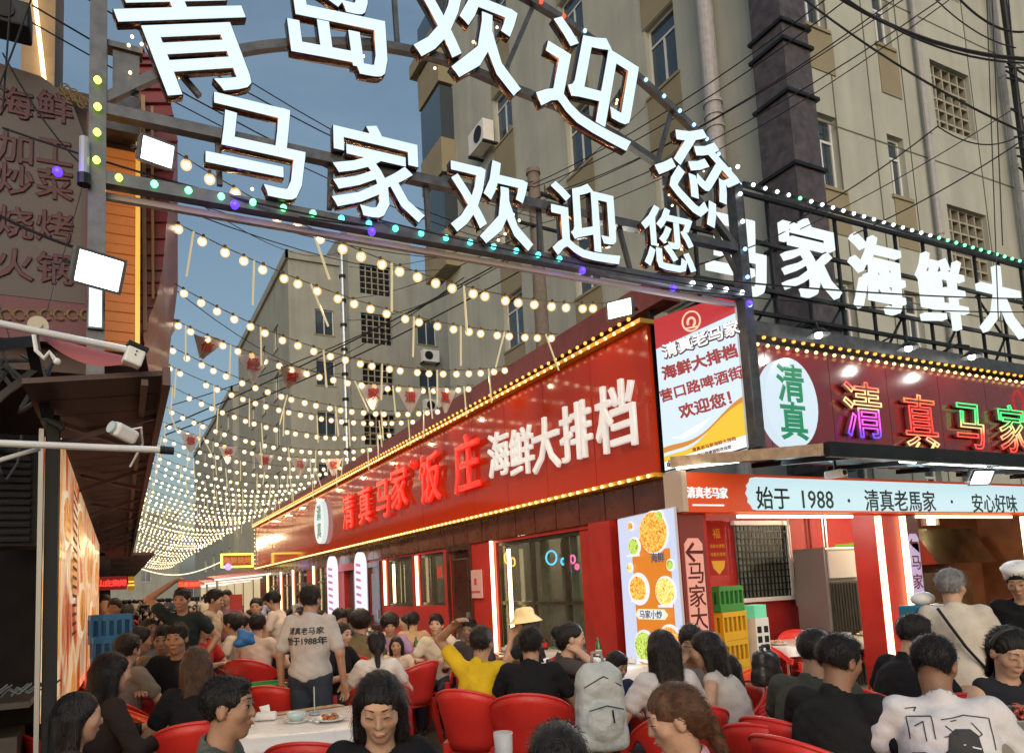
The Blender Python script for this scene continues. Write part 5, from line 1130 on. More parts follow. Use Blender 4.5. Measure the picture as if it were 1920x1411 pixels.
# ================================================================== PEOPLE: smooth implicit bodies
class Field:
    def __init__(s, lo, hi, h):
        s.lo = np.array(lo, np.float32); s.h = h; s.n = np.ceil((np.array(hi)-np.array(lo))/h).astype(int)+1
        s.D = np.full(s.n, .2, np.float32)
    def _win(s, a, b):
        i0 = np.maximum(0, np.floor((a-s.lo)/s.h).astype(int)); i1 = np.minimum(s.n, np.ceil((b-s.lo)/s.h).astype(int)+1)
        if (i1 <= i0).any(): return None
        ax = [s.lo[k]+s.h*np.arange(i0[k], i1[k], dtype=np.float32) for k in range(3)]
        return (slice(i0[0],i1[0]), slice(i0[1],i1[1]), slice(i0[2],i1[2])), ax[0][:,None,None], ax[1][None,:,None], ax[2][None,None,:]
    def _mix(s, w, d, k, sub):
        D = s.D[w]
        if sub:
            d = -d; hh = np.maximum(k-np.abs(D-d), 0)/k; s.D[w] = np.maximum(D, d)+hh*hh*k*.25
        else: hh = np.maximum(k-np.abs(D-d), 0)/k; s.D[w] = np.minimum(D, d)-hh*hh*k*.25
    def cone(s, a, b, ra, rb, k=.03, sub=False, fl=(1,1,1)):
        a, b = np.array(a, np.float32), np.array(b, np.float32); R = max(ra, rb)+k+s.h*2
        q = s._win(np.minimum(a,b)-R, np.maximum(a,b)+R)
        if q is None: return s
        w, X, Y, Z = q; ab = b-a; L = max(1e-9, float(ab@ab)); t = np.clip(((X-a[0])*ab[0]+(Y-a[1])*ab[1]+(Z-a[2])*ab[2])/L, 0, 1)
        d = np.sqrt((X-a[0]-t*ab[0])**2+(Y-a[1]-t*ab[1])**2+(Z-a[2]-t*ab[2])**2)-(ra+(rb-ra)*t); s._mix(w, d, k, sub); return s
    def ell(s, c, r, B=None, k=.03, sub=False, wob=None):
        c = np.array(c, np.float32); r = np.array(r, np.float32); R = float(r.max())+k+s.h*2; q = s._win(c-R, c+R)
        if q is None: return s
        w, X, Y, Z = q; X = X-c[0]; Y = Y-c[1]; Z = Z-c[2]
        if B is not None: X, Y, Z = (B[0][0]*X+B[0][1]*Y+B[0][2]*Z), (B[1][0]*X+B[1][1]*Y+B[1][2]*Z), (B[2][0]*X+B[2][1]*Y+B[2][2]*Z)
        k0 = np.sqrt((X/r[0])**2+(Y/r[1])**2+(Z/r[2])**2); k1 = np.sqrt((X/r[0]**2)**2+(Y/r[1]**2)**2+(Z/r[2]**2)**2)
        d = k0*(k0-1)/np.maximum(k1, 1e-6)
        if wob: d = d + wob(X, Y, Z)
        s._mix(w, d, k, sub); return s
    def plane(s, p, n, k=.01):    # keep the side the normal points away from
        p = np.array(p, np.float32); n = np.array(n, np.float32); n /= np.linalg.norm(n)
        ax = [s.lo[i]+s.h*np.arange(s.n[i], dtype=np.float32) for i in range(3)]
        d = (ax[0][:,None,None]-p[0])*n[0]+(ax[1][None,:,None]-p[1])*n[1]+(ax[2][None,None,:]-p[2])*n[2]; s.D = np.maximum(s.D, d); return s
    def wrinkle(s, a, f=1.):
        ax = [s.lo[i]+s.h*np.arange(s.n[i], dtype=np.float32) for i in range(3)]; X, Y, Z = ax[0][:,None,None], ax[1][None,:,None], ax[2][None,None,:]
        s.D = s.D + a*(np.sin(31*f*X+9*np.sin(7*Z)+2)*np.sin(23*f*Z+11*Y+5*X)+.6*np.sin(47*f*Z-29*X+17*Y)); return s
    def mesh(s):
        D = s.D; I = D < 0; c = I[:-1,:-1,:-1].astype(np.int8); off = [(i,j,k) for i in (0,1) for j in (0,1) for k in (0,1)]; nx, ny, nz = D.shape
        c = sum(I[i:nx-1+i, j:ny-1+j, k:nz-1+k].astype(np.int8) for i,j,k in off); act = (c > 0) & (c < 8); ids = np.argwhere(act)
        if not len(ids): return None
        V = np.stack([D[ids[:,0]+i, ids[:,1]+j, ids[:,2]+k] for i,j,k in off], 1); acc = np.zeros((len(ids),3), np.float32); cnt = np.zeros(len(ids), np.float32)
        for a in range(8):
            for b in range(a+1, 8):
                da = np.array(off[b])-np.array(off[a])
                if np.abs(da).sum() != 1: continue
                m = (V[:,a] < 0) != (V[:,b] < 0); t = V[:,a]/np.where(m, V[:,a]-V[:,b], 1); p = np.array(off[a])+t[:,None]*da; acc[m] += p[m]; cnt[m] += 1
        P = (ids+acc/cnt[:,None])*s.h+s.lo; num = np.full(act.shape, -1, np.int32); num[tuple(ids.T)] = np.arange(len(ids)); F = []
        for ax in range(3):
            u, v = [(1,2),(2,0),(0,1)][ax]; sl0 = [slice(None)]*3; sl1 = [slice(None)]*3; sl0[ax] = slice(0,-1); sl1[ax] = slice(1,None)
            e = np.argwhere(I[tuple(sl0)] != I[tuple(sl1)]); e = e[(e[:,u] > 0) & (e[:,v] > 0) & (e[:,u] < D.shape[u]-1) & (e[:,v] < D.shape[v]-1)]
            if not len(e): continue
            g = lambda du, dv: num[tuple((e - (np.eye(3, dtype=int)[u]*du + np.eye(3, dtype=int)[v]*dv)).T)]
            q = np.stack([g(1,1), g(0,1), g(0,0), g(1,0)], 1); ins = I[tuple(e.T)]; q[~ins] = q[~ins][:, ::-1]; F.append(q)
        F = np.concatenate(F); return P, F[(F >= 0).all(1)]
def np_mesh(name, PF, mats, smooth=True):
    if PF is None: return None
    P, F = PF; me = bpy.data.meshes.new(name); me.vertices.add(len(P)); me.vertices.foreach_set('co', P.astype(np.float32).ravel())
    me.loops.add(F.size); me.loops.foreach_set('vertex_index', F.astype(np.int32).ravel()); me.polygons.add(len(F)); me.polygons.foreach_set('loop_start', np.arange(0, F.size, 4, dtype=np.int32))
    try: me.polygons.foreach_set('loop_total', np.full(len(F), 4, np.int32))
    except Exception: pass
    me.polygons.foreach_set('use_smooth', np.ones(len(F), bool)); me.update(calc_edges=True); me.validate()
    for m in (mats if isinstance(mats, (list, tuple)) else [mats]): me.materials.append(m)
    return me
def rotm(yaw, pitch, roll=0):    # rows: right, forward, up of the head
    f = Vector((-math.sin(-yaw)*math.cos(pitch), math.cos(yaw)*math.cos(pitch), math.sin(pitch))); r = Vector((math.cos(yaw), -math.sin(yaw), 0)); u = r.cross(f)
    if roll: q = Matrix.Rotation(roll, 3, f); r = q @ r; u = q @ u
    return np.array([r, f, u], np.float32)
SKIN = {k: mat('skin_' + k, c, .58, sss=.03, noise=.20, nscale=14, bump=.12, bscale=180) for k, c in {'fair': (.52,.31,.21), 'mid': (.46,.28,.185), 'tan': (.36,.20,.125), 'dark': (.26,.14,.085)}.items()}
HAIR = {}
for k_, c_ in {'black': (.010,.008,.008), 'brown': (.055,.028,.015), 'grey': (.22,.22,.22), 'dyed': (.11,.05,.025)}.items():
    h_ = mat('hair_' + k_, c_, .42, spec=.3, noise=.5, nscale=30, bump=.45, bscale=1); HAIR[k_] = h_
    for n__ in h_.node_tree.nodes:
        if n__.type == 'BUMP':
            tx_ = n__.inputs['Height'].links[0].from_node; mp_ = h_.node_tree.nodes.new('ShaderNodeMapping'); mp_.inputs['Scale'].default_value = (260, 260, 14)
            tc_ = [z for z in h_.node_tree.nodes if z.type == 'TEX_COORD'][0]; h_.node_tree.links.new(tc_.outputs['Object'], mp_.inputs[0]); h_.node_tree.links.new(mp_.outputs[0], tx_.inputs['Vector'])
def cloth(col, nm=None): 
    k = 'cloth_%03d_%03d_%03d' % tuple(int(c*255) for c in col); return mat(k, col, .9, noise=.16, nscale=7, bump=.55, bscale=15, spec=.15)
shoe = mat('pale_shoe', (.35,.34,.33), .6); shoed = mat('dark_shoe', (.03,.03,.03), .5)
eyedk = mat('eye_dark', (.012,.008,.006), .2, coat=.8); lipm = mat('lips', (.30,.11,.09), .4); lipmm = mat('lips_muted', (.26,.10,.075), .5); browm = mat('eyebrow', (.02,.014,.012), .8); eyew = mat('eye_white', (.55,.5,.46), .3)
def n3(v): v = np.array(v, np.float32); return v/np.linalg.norm(v)
def ik(S, T, l1, l2, hint):
    S, T = np.array(S, np.float32), np.array(T, np.float32); d = T-S; L = np.linalg.norm(d); mx = (l1+l2)*.985
    if L > mx: T = S+d/L*mx; L = mx; d = T-S
    a = (l1*l1-l2*l2+L*L)/(2*L); h = math.sqrt(max(0, l1*l1-a*a)); dn = d/L; hp = np.array(hint, np.float32); hp = hp-dn*(hp@dn); hp /= max(1e-6, np.linalg.norm(hp)); return S+dn*a+hp*h, T
PEOPLE = []
def strands(ho, me, hair, hpnt, B, hc, N, wid):
    n = len(me.polygons); c = np.empty(n*3, np.float32); nr = np.empty(n*3, np.float32); me.polygons.foreach_get('center', c); me.polygons.foreach_get('normal', nr); c = c.reshape(-1,3); nr = nr.reshape(-1,3)
    k = RS.randint(0, n, N); p = c[k]+RS.normal(0,.003,(N,3)); nn = nr[k]; crown = hpnt(0,-.045,.10)
    if hair in ('short','crop','buzz'): d = (p-crown); L0 = {'short':.026,'crop':.016,'buzz':.012}[hair]; lift = .45
    elif hair in ('long','bob'): d = np.tile(np.array([0,0,-1.], np.float32), (N,1)) + .4*(p-crown)/.1; L0 = .055; lift = .10
    else: d = (hpnt(0,-.11,.0)-p); L0 = .040; lift = .05
    d = d-nn*(d*nn).sum(1)[:,None]; d /= np.maximum(1e-5, np.linalg.norm(d,axis=1))[:,None]; d += RS.normal(0,.16,(N,3)); s = np.cross(d, nn); s /= np.maximum(1e-5, np.linalg.norm(s,axis=1))[:,None]
    q_ = (p-hpnt(0,0,0)) @ B.T; ok = ~((q_[:,1] > .015) & (np.abs(q_[:,0]) < .075) & (q_[:,2] < (.10 if hair in ('long','bob','pony','bun','lowpony') else .06)))
    p, nn, d, s = p[ok], nn[ok], d[ok], s[ok]; N = len(p)
    L = L0*RS.uniform(.5,1.3,(N,1)); w = .0011*wid; b0 = p-nn*.002; b1 = p+d*L*.5+nn*(.003+lift*L*.35); b2 = p+d*L+nn*(lift*L*.55-.001)
    V = np.stack([b0-s*w, b0+s*w, b1-s*w*.8, b1+s*w*.8, b2], 1).reshape(-1,3); o = (np.arange(N)*5)[:,None]
    F = np.concatenate([o+np.array([[0,1,3,2]]), o+np.array([[2,3,4,4]])], 0)
    m = bpy.data.meshes.new('hair_strands'); m.from_pydata(V.tolist(), [], [tuple(f[:4]) if f[3] != f[2] else tuple(f[:3]) for f in F.tolist()]); m.materials.append(HAIR[hc]); m.update(); so = link('hair_strands', m, ho); so['kind'] = 'stuff'
def person(label, px, py, depth, face=180, pose='sit', lean=.12, hy=0., hp=-.1, skin='mid', hair='short', hc='black', top=(.3,.3,.3), sleeve=.55, bottom=(.03,.035,.05), w=1., q=1, hands=None, brow=True, group=None,
           hat=None, shorts=False, stripes=None, dress=False, s=None, chair=True, twist=0., roll=0., fin=False, lip=None, zlift=0.):
    if pose == 'sit' and not s:
        da = .43*1368/max(20, py-(1129-.0447*(px-207))); depth = min(max(da, depth), depth*1.2)
    hc3 = AD(px, py, depth); wh = math.radians(25.9+face)
    H = {'sit': 1.17, 'stand': 1.60}[pose]
    zhip = {'sit': .53, 'stand': .93}[pose]
    tl = .47; hl = .14
    cl = math.cos(lean)
    Hn = zhip + tl*cl + hl*math.cos(lean*.6)
    sc_ = s or min(1.12, max(.62, hc3.z/Hn))
    # local frame: +y forward
    hip = np.array([0,0,zhip]); sd = math.sin(lean)
    nb = hip+np.array([0, tl*sd, tl*cl]); hc_ = nb+np.array([0, .03+hl*math.sin(lean*.6), hl*math.cos(lean*.6)])
    fdir = Vector((math.sin(wh), math.cos(wh), 0)); rdir = Vector((math.cos(wh), -math.sin(wh), 0))
    base = Vector((hc3.x, hc3.y, 0)) - fdir*float(hc_[1])*sc_ - rdir*float(hc_[0])*sc_
    root = thing('person', label, 'person', (base.x, base.y, zlift), -wh, group); root.scale = (sc_,)*3
    B = rotm(hy, hp, roll)
    hd = {1: .0125, 2: .0085, 0: .02}[q]; 
    sw = .150*w; chest = hip*.35+nb*.65
    sh = [nb+np.array([x*sw, -.0, -.042]) for x in (-1, 1)]
    if hands is None: hands = ((-.17,.36,.78),(.17,.36,.78)) if pose == 'sit' else ((-.27,.04,.86),(.27,.04,.86))
    arms = []
    for i, x in enumerate((-1, 1)):
        T = hands[i]; hint = (x*.6, -.35, -.7) if T[2] < sh[i][2]+.25 else (x*.8, .2, .3)
        e, t = ik(sh[i], T, .275, .245, hint); arms.append((sh[i], e, t))
    if pose == 'sit': legs = [(hip+[x*.085,0,-.03], np.array([x*.13,.43,zhip-.06]), np.array([x*.12,.40+.06*(x>0),.09])) for x in (-1,1)]
    else: legs = [(hip+[x*.085,0,-.03], np.array([x*.10,.03,.50]), np.array([x*.11,-.0+.05*(x>0),.09])) for x in (-1,1)]
    allp = np.array([hip, nb, hc_] + [p for a in arms for p in a] + [p for l in legs for p in l]); lo = allp.min(0)-.24; hi = allp.max(0)+.24; lo[2] = 0.0 - .02
    def hpnt(x, y, z): return hc_ + B[0]*x + B[1]*y + B[2]*z
    # ---- body
    f = Field(lo, hi, hd)
    f.ell(hip+[0,0,.02], (.145*w,.112,.12), k=.05); f.ell(hip*.6+nb*.4, (.128*w,.10,.16), k=.06); f.ell(chest, (.138*w,.102,.15), k=.06); f.cone(sh[0]+[.04,0,-.01], sh[1]-[.04,0,.01], .036, .036, k=.045)
    f.cone(nb-[0,0,.03], hpnt(0,-.012,-.06), .054*w**.5, .048*w**.5, k=.03)
    for (S_, E, T) in arms:
        f.cone(S_+(E-S_)*.06, E, .042, .038, k=.02); f.cone(E, T, .037, .026, k=.015); d = n3(T-E)
        up_ = n3(np.cross(d, [0,0,1]) + 1e-5); pn = n3(np.cross(up_, d))
        f.ell(T+d*.045, (.040,.045,.018), np.stack([up_, d, pn]), k=.02)
        sgn = -1 if S_[0] < 0 else 1
        if q >= 1:
            for j, (ox, ln) in enumerate(((-.030,.058),(-.010,.070),(.011,.066),(.030,.052))):
                b0 = T+d*.078+up_*ox; b1 = b0+d*ln*.55-pn*.008+up_*ox*.15; b2 = b1+d*ln*.35-pn*.028; r0 = .0098 if q == 2 else .0118
                f.cone(b0, b1, r0, r0*.95, k=.006); f.cone(b1, b2, r0*.95, r0*.85, k=.006)
            f.cone(T+d*.03-up_*.03*sgn, T+d*.075-up_*.062*sgn-pn*.01, .013, .010, k=.01)
    for (a, b, c) in legs: f.cone(a, b, .078, .055, k=.04); f.cone(b, c, .052, .036, k=.02); f.cone(c+[0,-.02,-.045], c+[0,.14,-.055], .036, .028, k=.03)
    # head
    f.ell(hpnt(0,-.010,.028), (.073,.091,.082), B, k=.02); f.ell(hpnt(0,.020,-.045), (.055,.060,.062), B, k=.03); f.ell(hpnt(0,.055,-.088), (.022,.018,.018), B, k=.02)
    for x in (-1, 1):
        f.ell(hpnt(x*.036,.052,-.018), (.028,.026,.026), B, k=.02); f.ell(hpnt(x*.074,-.004,-.004), (.010,.019,.031), B, k=.008)
        if q >= 1: f.ell(hpnt(x*.031,.094,.014), (.019,.012,.011), B, k=.014, sub=True); f.ell(hpnt(x*.031,.072,.010), (.016,.014,.012), B, k=.006)
    f.cone(hpnt(0,.078,.018), hpnt(0,.0955,-.020), .0075, .0105, k=.012); f.ell(hpnt(0,.084,-.024), (.017,.011,.008), B, k=.01)
    f.cone(hpnt(-.033,.072,.036), hpnt(.033,.072,.036), .010, .010, k=.016)
    if q >= 1: f.ell(hpnt(0,.082,-.050), (.023,.010,.0055), B, k=.004); f.ell(hpnt(0,.080,-.061), (.019,.010,.0055), B, k=.004)
    sk = SKIN[skin]; me = np_mesh('body', f.mesh(), sk); body = link('body', me, root)
    # ---- face features
    if brow and q >= 1:
        m = MB()
        for x in (-1, 1): m.tube([hpnt(x*(.014+.032*t), .0875-.020*t*t, .038+.005*math.sin(t*3.1)-.003*t) for t in np.linspace(0,1,6)], lambda t: .0027*(1-.5*t), 5)
        m.build('eyebrow', browm, root, True); m = MB()
        for x in (-1, 1):
            lk = -.004 if hp < -.25 else 0
            m.tube([hpnt(x*(.018+.027*t), .0865-.014*t*t+.001, .013+.004*math.sin(t*3.1)+lk) for t in np.linspace(0,1,7)], lambda t: .0016+.0016*math.sin(3.0*t+.1), 5)
            if hp >= -.25: m.ball(tuple(hpnt(x*.0315,.0805,.0105)), .0068, 8, 6)
        m.build('eye', eyedk, root, True); m = MB()
        m.tube([hpnt(.024*t, .0915-.012*t*t, -.0555+.002*abs(t)) for t in np.linspace(-1,1,9)], lambda t: .0035*math.sin(math.pi*min(.96,max(.04,t)))+.0012, 5); m.build('mouth', lip or (lipm if w < .95 else lipmm), root, True)
    # ---- hair
    if hair != 'bald':
        hh = {2: .006, 1: .010, 0: .018}[q]; ext = .30 if hair in ('long','pony','bob') else .16; ctr = hpnt(0,0,0)
        lo2 = ctr-[.2,.26,ext+.13]; hi2 = ctr+[.2,.2,.2]; fh = Field(lo2, hi2, hh)
        amp = .0016 if q else 0
        wob = (lambda X, Y, Z: amp*np.sin(np.arctan2(X, Z+.12)*46+6*np.sin(Y*30))+amp*.6*np.sin(X*190+Y*60)) if amp else None
        if hair in ('short','buzz','crop'):
            t_ = {'short': .013, 'buzz': .006, 'crop': .010}[hair]
            fh.ell(hpnt(0,-.016,.034), (.075+t_*.6,.094+t_*.5,.083+t_), B, k=.02, wob=wob); fh.ell(hpnt(0,.035,.088), (.050,.045,.020+t_*.6), B, k=.02, wob=wob)
            fh.ell(hpnt(0,.090,-.035), (.080,.080,.083), B, k=.008, sub=True); p = hpnt(0,-.03,-.055 if hair != 'crop' else -.035); fh.plane(p, -B[2]-B[1]*.35)
            for x in (-1, 1): fh.ell(hpnt(x*.085,.012,-.028), (.022,.036,.036), B, k=.006, sub=True)
        elif hair == 'afro': fh.ell(hpnt(0,-.025,.045), (.115,.125,.115), B, k=.02, wob=lambda X,Y,Z: .006*np.sin(X*90)*np.sin(Y*85)*np.sin(Z*95)); fh.ell(hpnt(0,.11,-.04), (.07,.075,.085), B, k=.01, sub=True)
        else:
            fh.ell(hpnt(0,-.018,.036), (.081,.098,.088), B, k=.02, wob=wob); fh.ell(hpnt(0,-.065,-.015), (.070,.05,.075), B, k=.03, wob=wob)
            if hair in ('pony','bun','lowpony'):
                for x in (-1, 1): fh.ell(hpnt(x*.082,.060,-.034), (.040,.054,.064), B, k=.008, sub=True)
            if hair in ('long','bob'):
                L_ = .27 if hair == 'long' else .12
                dn = np.array([0,-.0,-1.])*.75 + -B[2]*.25
                for x in (-1, 1): fh.cone(hpnt(x*.066,-.02,.0), hpnt(x*.075,-.03,-.03)+dn*L_*.8, .032, .026, k=.03)
                for x in (-.045, 0, .045): fh.cone(hpnt(x,-.075,.0), hpnt(x,-.085,-.04)+dn*L_+np.array([0,-.02,0]), .045, .028, k=.03)
            if hair == 'pony': fh.ell(hpnt(0,-.118,.015), (.03,.03,.03), B, k=.01); dn = np.array([0,0,-1.]); fh.cone(hpnt(0,-.13,.01), hpnt(0,-.165,-.06)+dn*.03, .030, .034, k=.02); fh.cone(hpnt(0,-.165,-.06)+dn*.03, hpnt(0,-.16,-.10)+dn*.12, .034, .012, k=.02)
            if hair == 'bun': fh.ell(hpnt(0,-.115,.045), (.045,.04,.045), B, k=.01)
            if hair == 'lowpony': fh.ell(hpnt(0,-.10,-.055), (.03,.03,.03), B, k=.01); fh.cone(hpnt(0,-.105,-.06), hpnt(0,-.12,-.20), .032, .018, k=.02)
            fh.ell(hpnt(.010,.108,-.024), (.068,.088,.088), B, k=.010, sub=True)
        me = np_mesh('hair', fh.mesh(), HAIR[hc])
        if me:
            ho = link('hair', me, root)
            if q == 2 or (q == 1 and hair != 'afro'): strands(ho, me, hair, hpnt, B, hc, 2600 if q == 2 else 700, 1. if q == 2 else 1.6)
    # ---- shirt
    hs = {2: .010, 1: .015, 0: .022}[q]; fs = Field(lo, hi, hs); g = .020
    fs.ell(hip+[0,0,.03], (.150*w+g,.115+g,.13), k=.04); fs.ell(hip*.6+nb*.4, (.132*w+g,.102+g,.17), k=.05); fs.ell(chest, (.140*w+g,.104+g,.155), k=.05); fs.cone(sh[0]+[.02,0,0], sh[1]-[.02,0,0], .056, .056, k=.045)
    fs.cone(nb-[0,0,.03], nb+[0,-.004,.008], .066, .062, k=.03)
    if w > 1.1: fs.ell(hip+[0,.07,.12], (.14*w,.11,.12), k=.06)
    if sleeve > 0:
        for (S_, E, T) in arms:
            if sleeve <= 1: e = S_+(E-S_)*sleeve; fs.cone(S_, e, .062, .060, k=.03)
            else: fs.cone(S_, E, .060, .050, k=.03); e = E+(T-E)*(sleeve-1); fs.cone(E, e, .050, .042, k=.02)
    if dress: fs.cone(hip+[0,.02,0], hip+[0,.22,-.05], .19*w, .17*w, k=.05); 
    fs.wrinkle(.0028 if q else .0015, 1.5)
    if not dress: fs.plane(hip+[0,0,-.06], [0,-.1,-1])
    fs.cone(nb+[0,.012,.012], nb+[0,.05,.14], .058, .075, k=.008, sub=True)
    if pose == 'stand' and dress: fs.cone(hip+[0,0,0], hip+[0,.02,-.35], .16*w, .20*w, k=.05)
    cm_ = cloth(top) if not hasattr(top, 'name') else top; me = np_mesh('shirt', fs.mesh(), cm_); shirt = link('shirt', me, root)
    # ---- trousers
    ft = Field(lo, hi, {2: .016, 1: .018, 0: .024}[q]); ft.ell(hip+[0,0,-.0], (.165*w,.125,.12), k=.05)
    for (a, b, c) in legs:
        ft.cone(a, b if not shorts else a+(b-a)*.85, .094, .072, k=.04)
        if not shorts: ft.cone(b, c+[0,0,.02], .070, .055, k=.02)
    ft.plane(hip+[0,0,.08], [0,0,1]); link('trousers', np_mesh('trousers', ft.mesh(), cloth(bottom)), root)
    m = MB()
    for (a, b, c) in legs: m.ball((c[0], c[1]+.06, .045), .05, 10, 6, (.9, 2.6, .9))
    m.build('shoe', shoe if RS.rand() < .5 else shoed, root, True)
    if hat == 'bucket':
        m = MB(); m.lathe([(.17,-.02),(.10,.05),(.095,.10),(.07,.125),(.001,.13)], 18); o = m.build('bucket_hat', cloth((.75,.62,.32)), root, True); o.matrix_local = Matrix.Translation(Vector(hpnt(0,-.01,.03).tolist())) @ Matrix(B.T.tolist()).to_4x4()
    if hat == 'chef':
        m = MB(); m.lathe([(.085,.03),(.09,.08),(.10,.11),(.08,.13),(.001,.135)], 18); o = m.build('chef_cap', whitep, root, True); o.matrix_local = Matrix.Translation(Vector(hpnt(0,-.01,.0).tolist())) @ Matrix(B.T.tolist()).to_4x4()
    if hat == 'band':
        m = MB(); m.tube([hpnt(.083*math.cos(a_), -.0+.05*math.sin(a_)*0-.01, .036+.088*math.sin(a_)) for a_ in np.linspace(-.1, math.pi+.1, 16)], .011, 6); m.build('headband', mat('black_headband', (.02,.02,.02), .6), root, True)
    if stripes is not None:
        bv = BVHTree.FromPolygons([v.co for v in me.vertices], [p.vertices for p in me.polygons])
    PEOPLE.append((root, base, wh, sc_, pose, chair)); root['_zh'] = round(hc3.z, 2)
    root_info = dict(root=root, shirt=shirt, nb=nb, hip=hip, hp=hpnt, sh=sh, arms=arms); del root['_zh']
    return root_info
def print_on(info, name, me_text, z, size, mm, x=0., back=True):
    """lay a flat print on the back of a shirt by dropping its points onto the cloth"""
    sm = info['shirt'].data; bv = BVHTree.FromPolygons([v.co.copy() for v in sm.vertices], [tuple(p.vertices) for p in sm.polygons])
    me = me_text.copy(); me.name = name; sgn = -1 if back else 1
    for v in me.vertices:
        px_ = (v.co.x*size + x)*(1 if back else -1); pz = z + v.co.y*size; hit = bv.ray_cast(Vector((px_, sgn*1.0, pz)), Vector((0, -sgn, 0)))
        y = hit[0].y + sgn*.004 if hit[0] else sgn*.15
        v.co = Vector((px_, y - sgn*.001*0, pz))
    me.materials.clear(); me.materials.append(mm); me.materials.append(mm); me.update(); return link(name, me, info['root'])
# ---- foreground and middle people: head centre in the picture, distance, facing (0 away, 90 towards the right side, 180 towards the viewer)
K = (.012,.012,.014); WH = (.62,.60,.56)
person('man in grey green polo with black crew cut in side profile at the white table', 428, 1328, 2.35, 82, lean=.15, hp=-.02, hy=.12, skin='tan', hair='buzz', top=(.12,.13,.11), w=1.08, q=2)
person('woman with side parted black hair looking down, black top with grey shoulder stripes', 712, 1325, 2.4, 170, lean=.30, hp=-.42, hy=.12, skin='fair', hair='bob', top=K, sleeve=1.2, w=.92, q=2)
person('woman with brown ponytail and pink shirt in profile, looking down', 1264, 1348, 2.5, -92, lean=.2, hp=-.30, hy=.1, skin='fair', hair='lowpony', hc='dyed', top=(.50,.30,.32), w=.9, q=2)
person('person with plain black hair, only the back of the head showing at the bottom edge', 1048, 1437, 2.0, 8, lean=.1, skin='mid', hair='short', top=K, q=1, brow=False)
person('person with curly black hair, only the crown showing below the woman in black', 772, 1520, 1.9, 20, lean=.1, skin='mid', hair='afro', top=K, q=1, brow=False)
wt = person('man in white T-shirt with a black hat print seen from behind', 1752, 1246, 2.7, 22, lean=.26, hp=-.25, hy=.5, skin='dark', hair='crop', top=(.66,.64,.66), w=1.12, q=2, brow=False)
person('heavy man in black T-shirt with short hair turned to the food tray', 1575, 1240, 3.0, 62, lean=.22, hp=-.2, hy=.2, skin='dark', hair='crop', top=(.016,.017,.018), w=1.25, q=2)
person('man in olive T-shirt half hidden behind the heavy man in black', 1530, 1222, 3.4, 58, lean=.2, hp=-.15, skin='tan', hair='buzz', top=(.06,.065,.05), w=1.25, q=1)
person('man in black T-shirt leaning over behind the white T-shirt man', 1715, 1190, 3.9, 75, lean=.35, hp=-.3, skin='mid', hair='short', top=K, w=1.1, q=1)
person('girl with black headband and black tank top looking down at her food', 1893, 1222, 3.65, 186, lean=.2, hp=-.45, skin='fair', hair='lowpony', top=(.02,.022,.03), sleeve=0, w=.85, q=2, hat='band')
gr = person('grey haired woman in cream dress with a black bag strap, standing at the kitchen', 1784, 1100, 4.75, 30, pose='stand', lean=.1, hy=.6, skin='mid', hair='short', hc='grey', top=(.55,.50,.42), dress=True, q=1, brow=False, w=1.02)
m = MB(); m.tube([(-.10,-.06,1.40),(-.05,-.14,1.30),(.03,-.155,1.15),(.12,-.14,1.02),(.17,-.05,.95)], .010); m.build('bag_strap', dkmetal, gr['root'])
person('cook in black with a white cap at the kitchen edge', 1912, 1090, 4.9, 230, pose='stand', lean=.1, hp=-.4, skin='mid', hair='short', top=K, q=1, hat='chef')
person('man in yellow shirt raising one arm behind his head', 903, 1205, 4.75, 28, lean=.1, skin='tan', hair='short', top=(.62,.42,.02), q=1, brow=False, hands=((-.14,-.06,1.28),(.2,.3,.78)), w=1.05)
person('man in black T-shirt seen from behind at the middle table', 995, 1207, 4.35, 12, lean=.12, skin='tan', hair='short', top=K, q=2, brow=False, w=1.08)
person('woman in dark floral shirt resting her chin on her hands', 1072, 1197, 5.1, 95, lean=.3, hp=-.1, skin='fair', hair='bun', top=(.06,.05,.05), q=1, hands=((-.06,.24,1.02),(.06,.24,1.02)), w=.92)
person('boy in navy shirt at the middle table in front of the food poster', 1155, 1217, 5.3, 150, lean=.12, hp=-.35, skin='tan', hair='short', top=(.02,.03,.06), q=1, s=.86)
person('woman in white top with long straight black hair seen from behind', 1240, 1218, 4.5, 350, lean=.15, skin='fair', hair='long', top=(.52,.50,.50), q=2, brow=False, w=.9)
person('woman in white patterned dress with black hair beside the red chairs', 1322, 1218, 4.7, 300, lean=.3, hp=-.2, skin='mid', hair='bob', top=(.50,.46,.42), sleeve=0, dress=True, q=1, w=.9)
person('person holding food to the mouth between two long haired women', 1296, 1205, 5.0, 200, lean=.2, hp=-.3, skin='mid', hair='short', top=(.45,.40,.38), q=1, hands=((-.07,.22,1.0),(.07,.22,1.0)), w=.9)
person('small child in pale yellow top at the end of the middle table', 1357, 1222, 5.1, 300, lean=.15, skin='mid', hair='bob', top=(.55,.45,.22), q=1, s=.84)
wp_ = person('waiter in pale grey polo with printed back standing between the tables', 583, 1124, 6.1, 10, pose='stand', lean=.03, hy=.15, skin='tan', hair='short', top=(.44,.42,.41), sleeve=.75, bottom=(.035,.045,.065), q=2, brow=False, w=1.10, s=None)
person('woman in white shirt with black ponytail seen from behind near the waiter', 706, 1208, 6.4, 350, lean=.15, skin='fair', hair='lowpony', top=(.62,.58,.54), q=1, brow=False, w=.92)
person('woman with curly black hair in lilac shirt facing the waiter', 731, 1172, 7.4, 172, lean=.1, hp=-.2, skin='mid', hair='afro', top=(.34,.22,.40), q=1)
person('woman in black shirt with her face turned up beside the waiter', 642, 1190, 6.9, 120, lean=.15, skin='fair', hair='bob', top=K, q=1, w=.92)
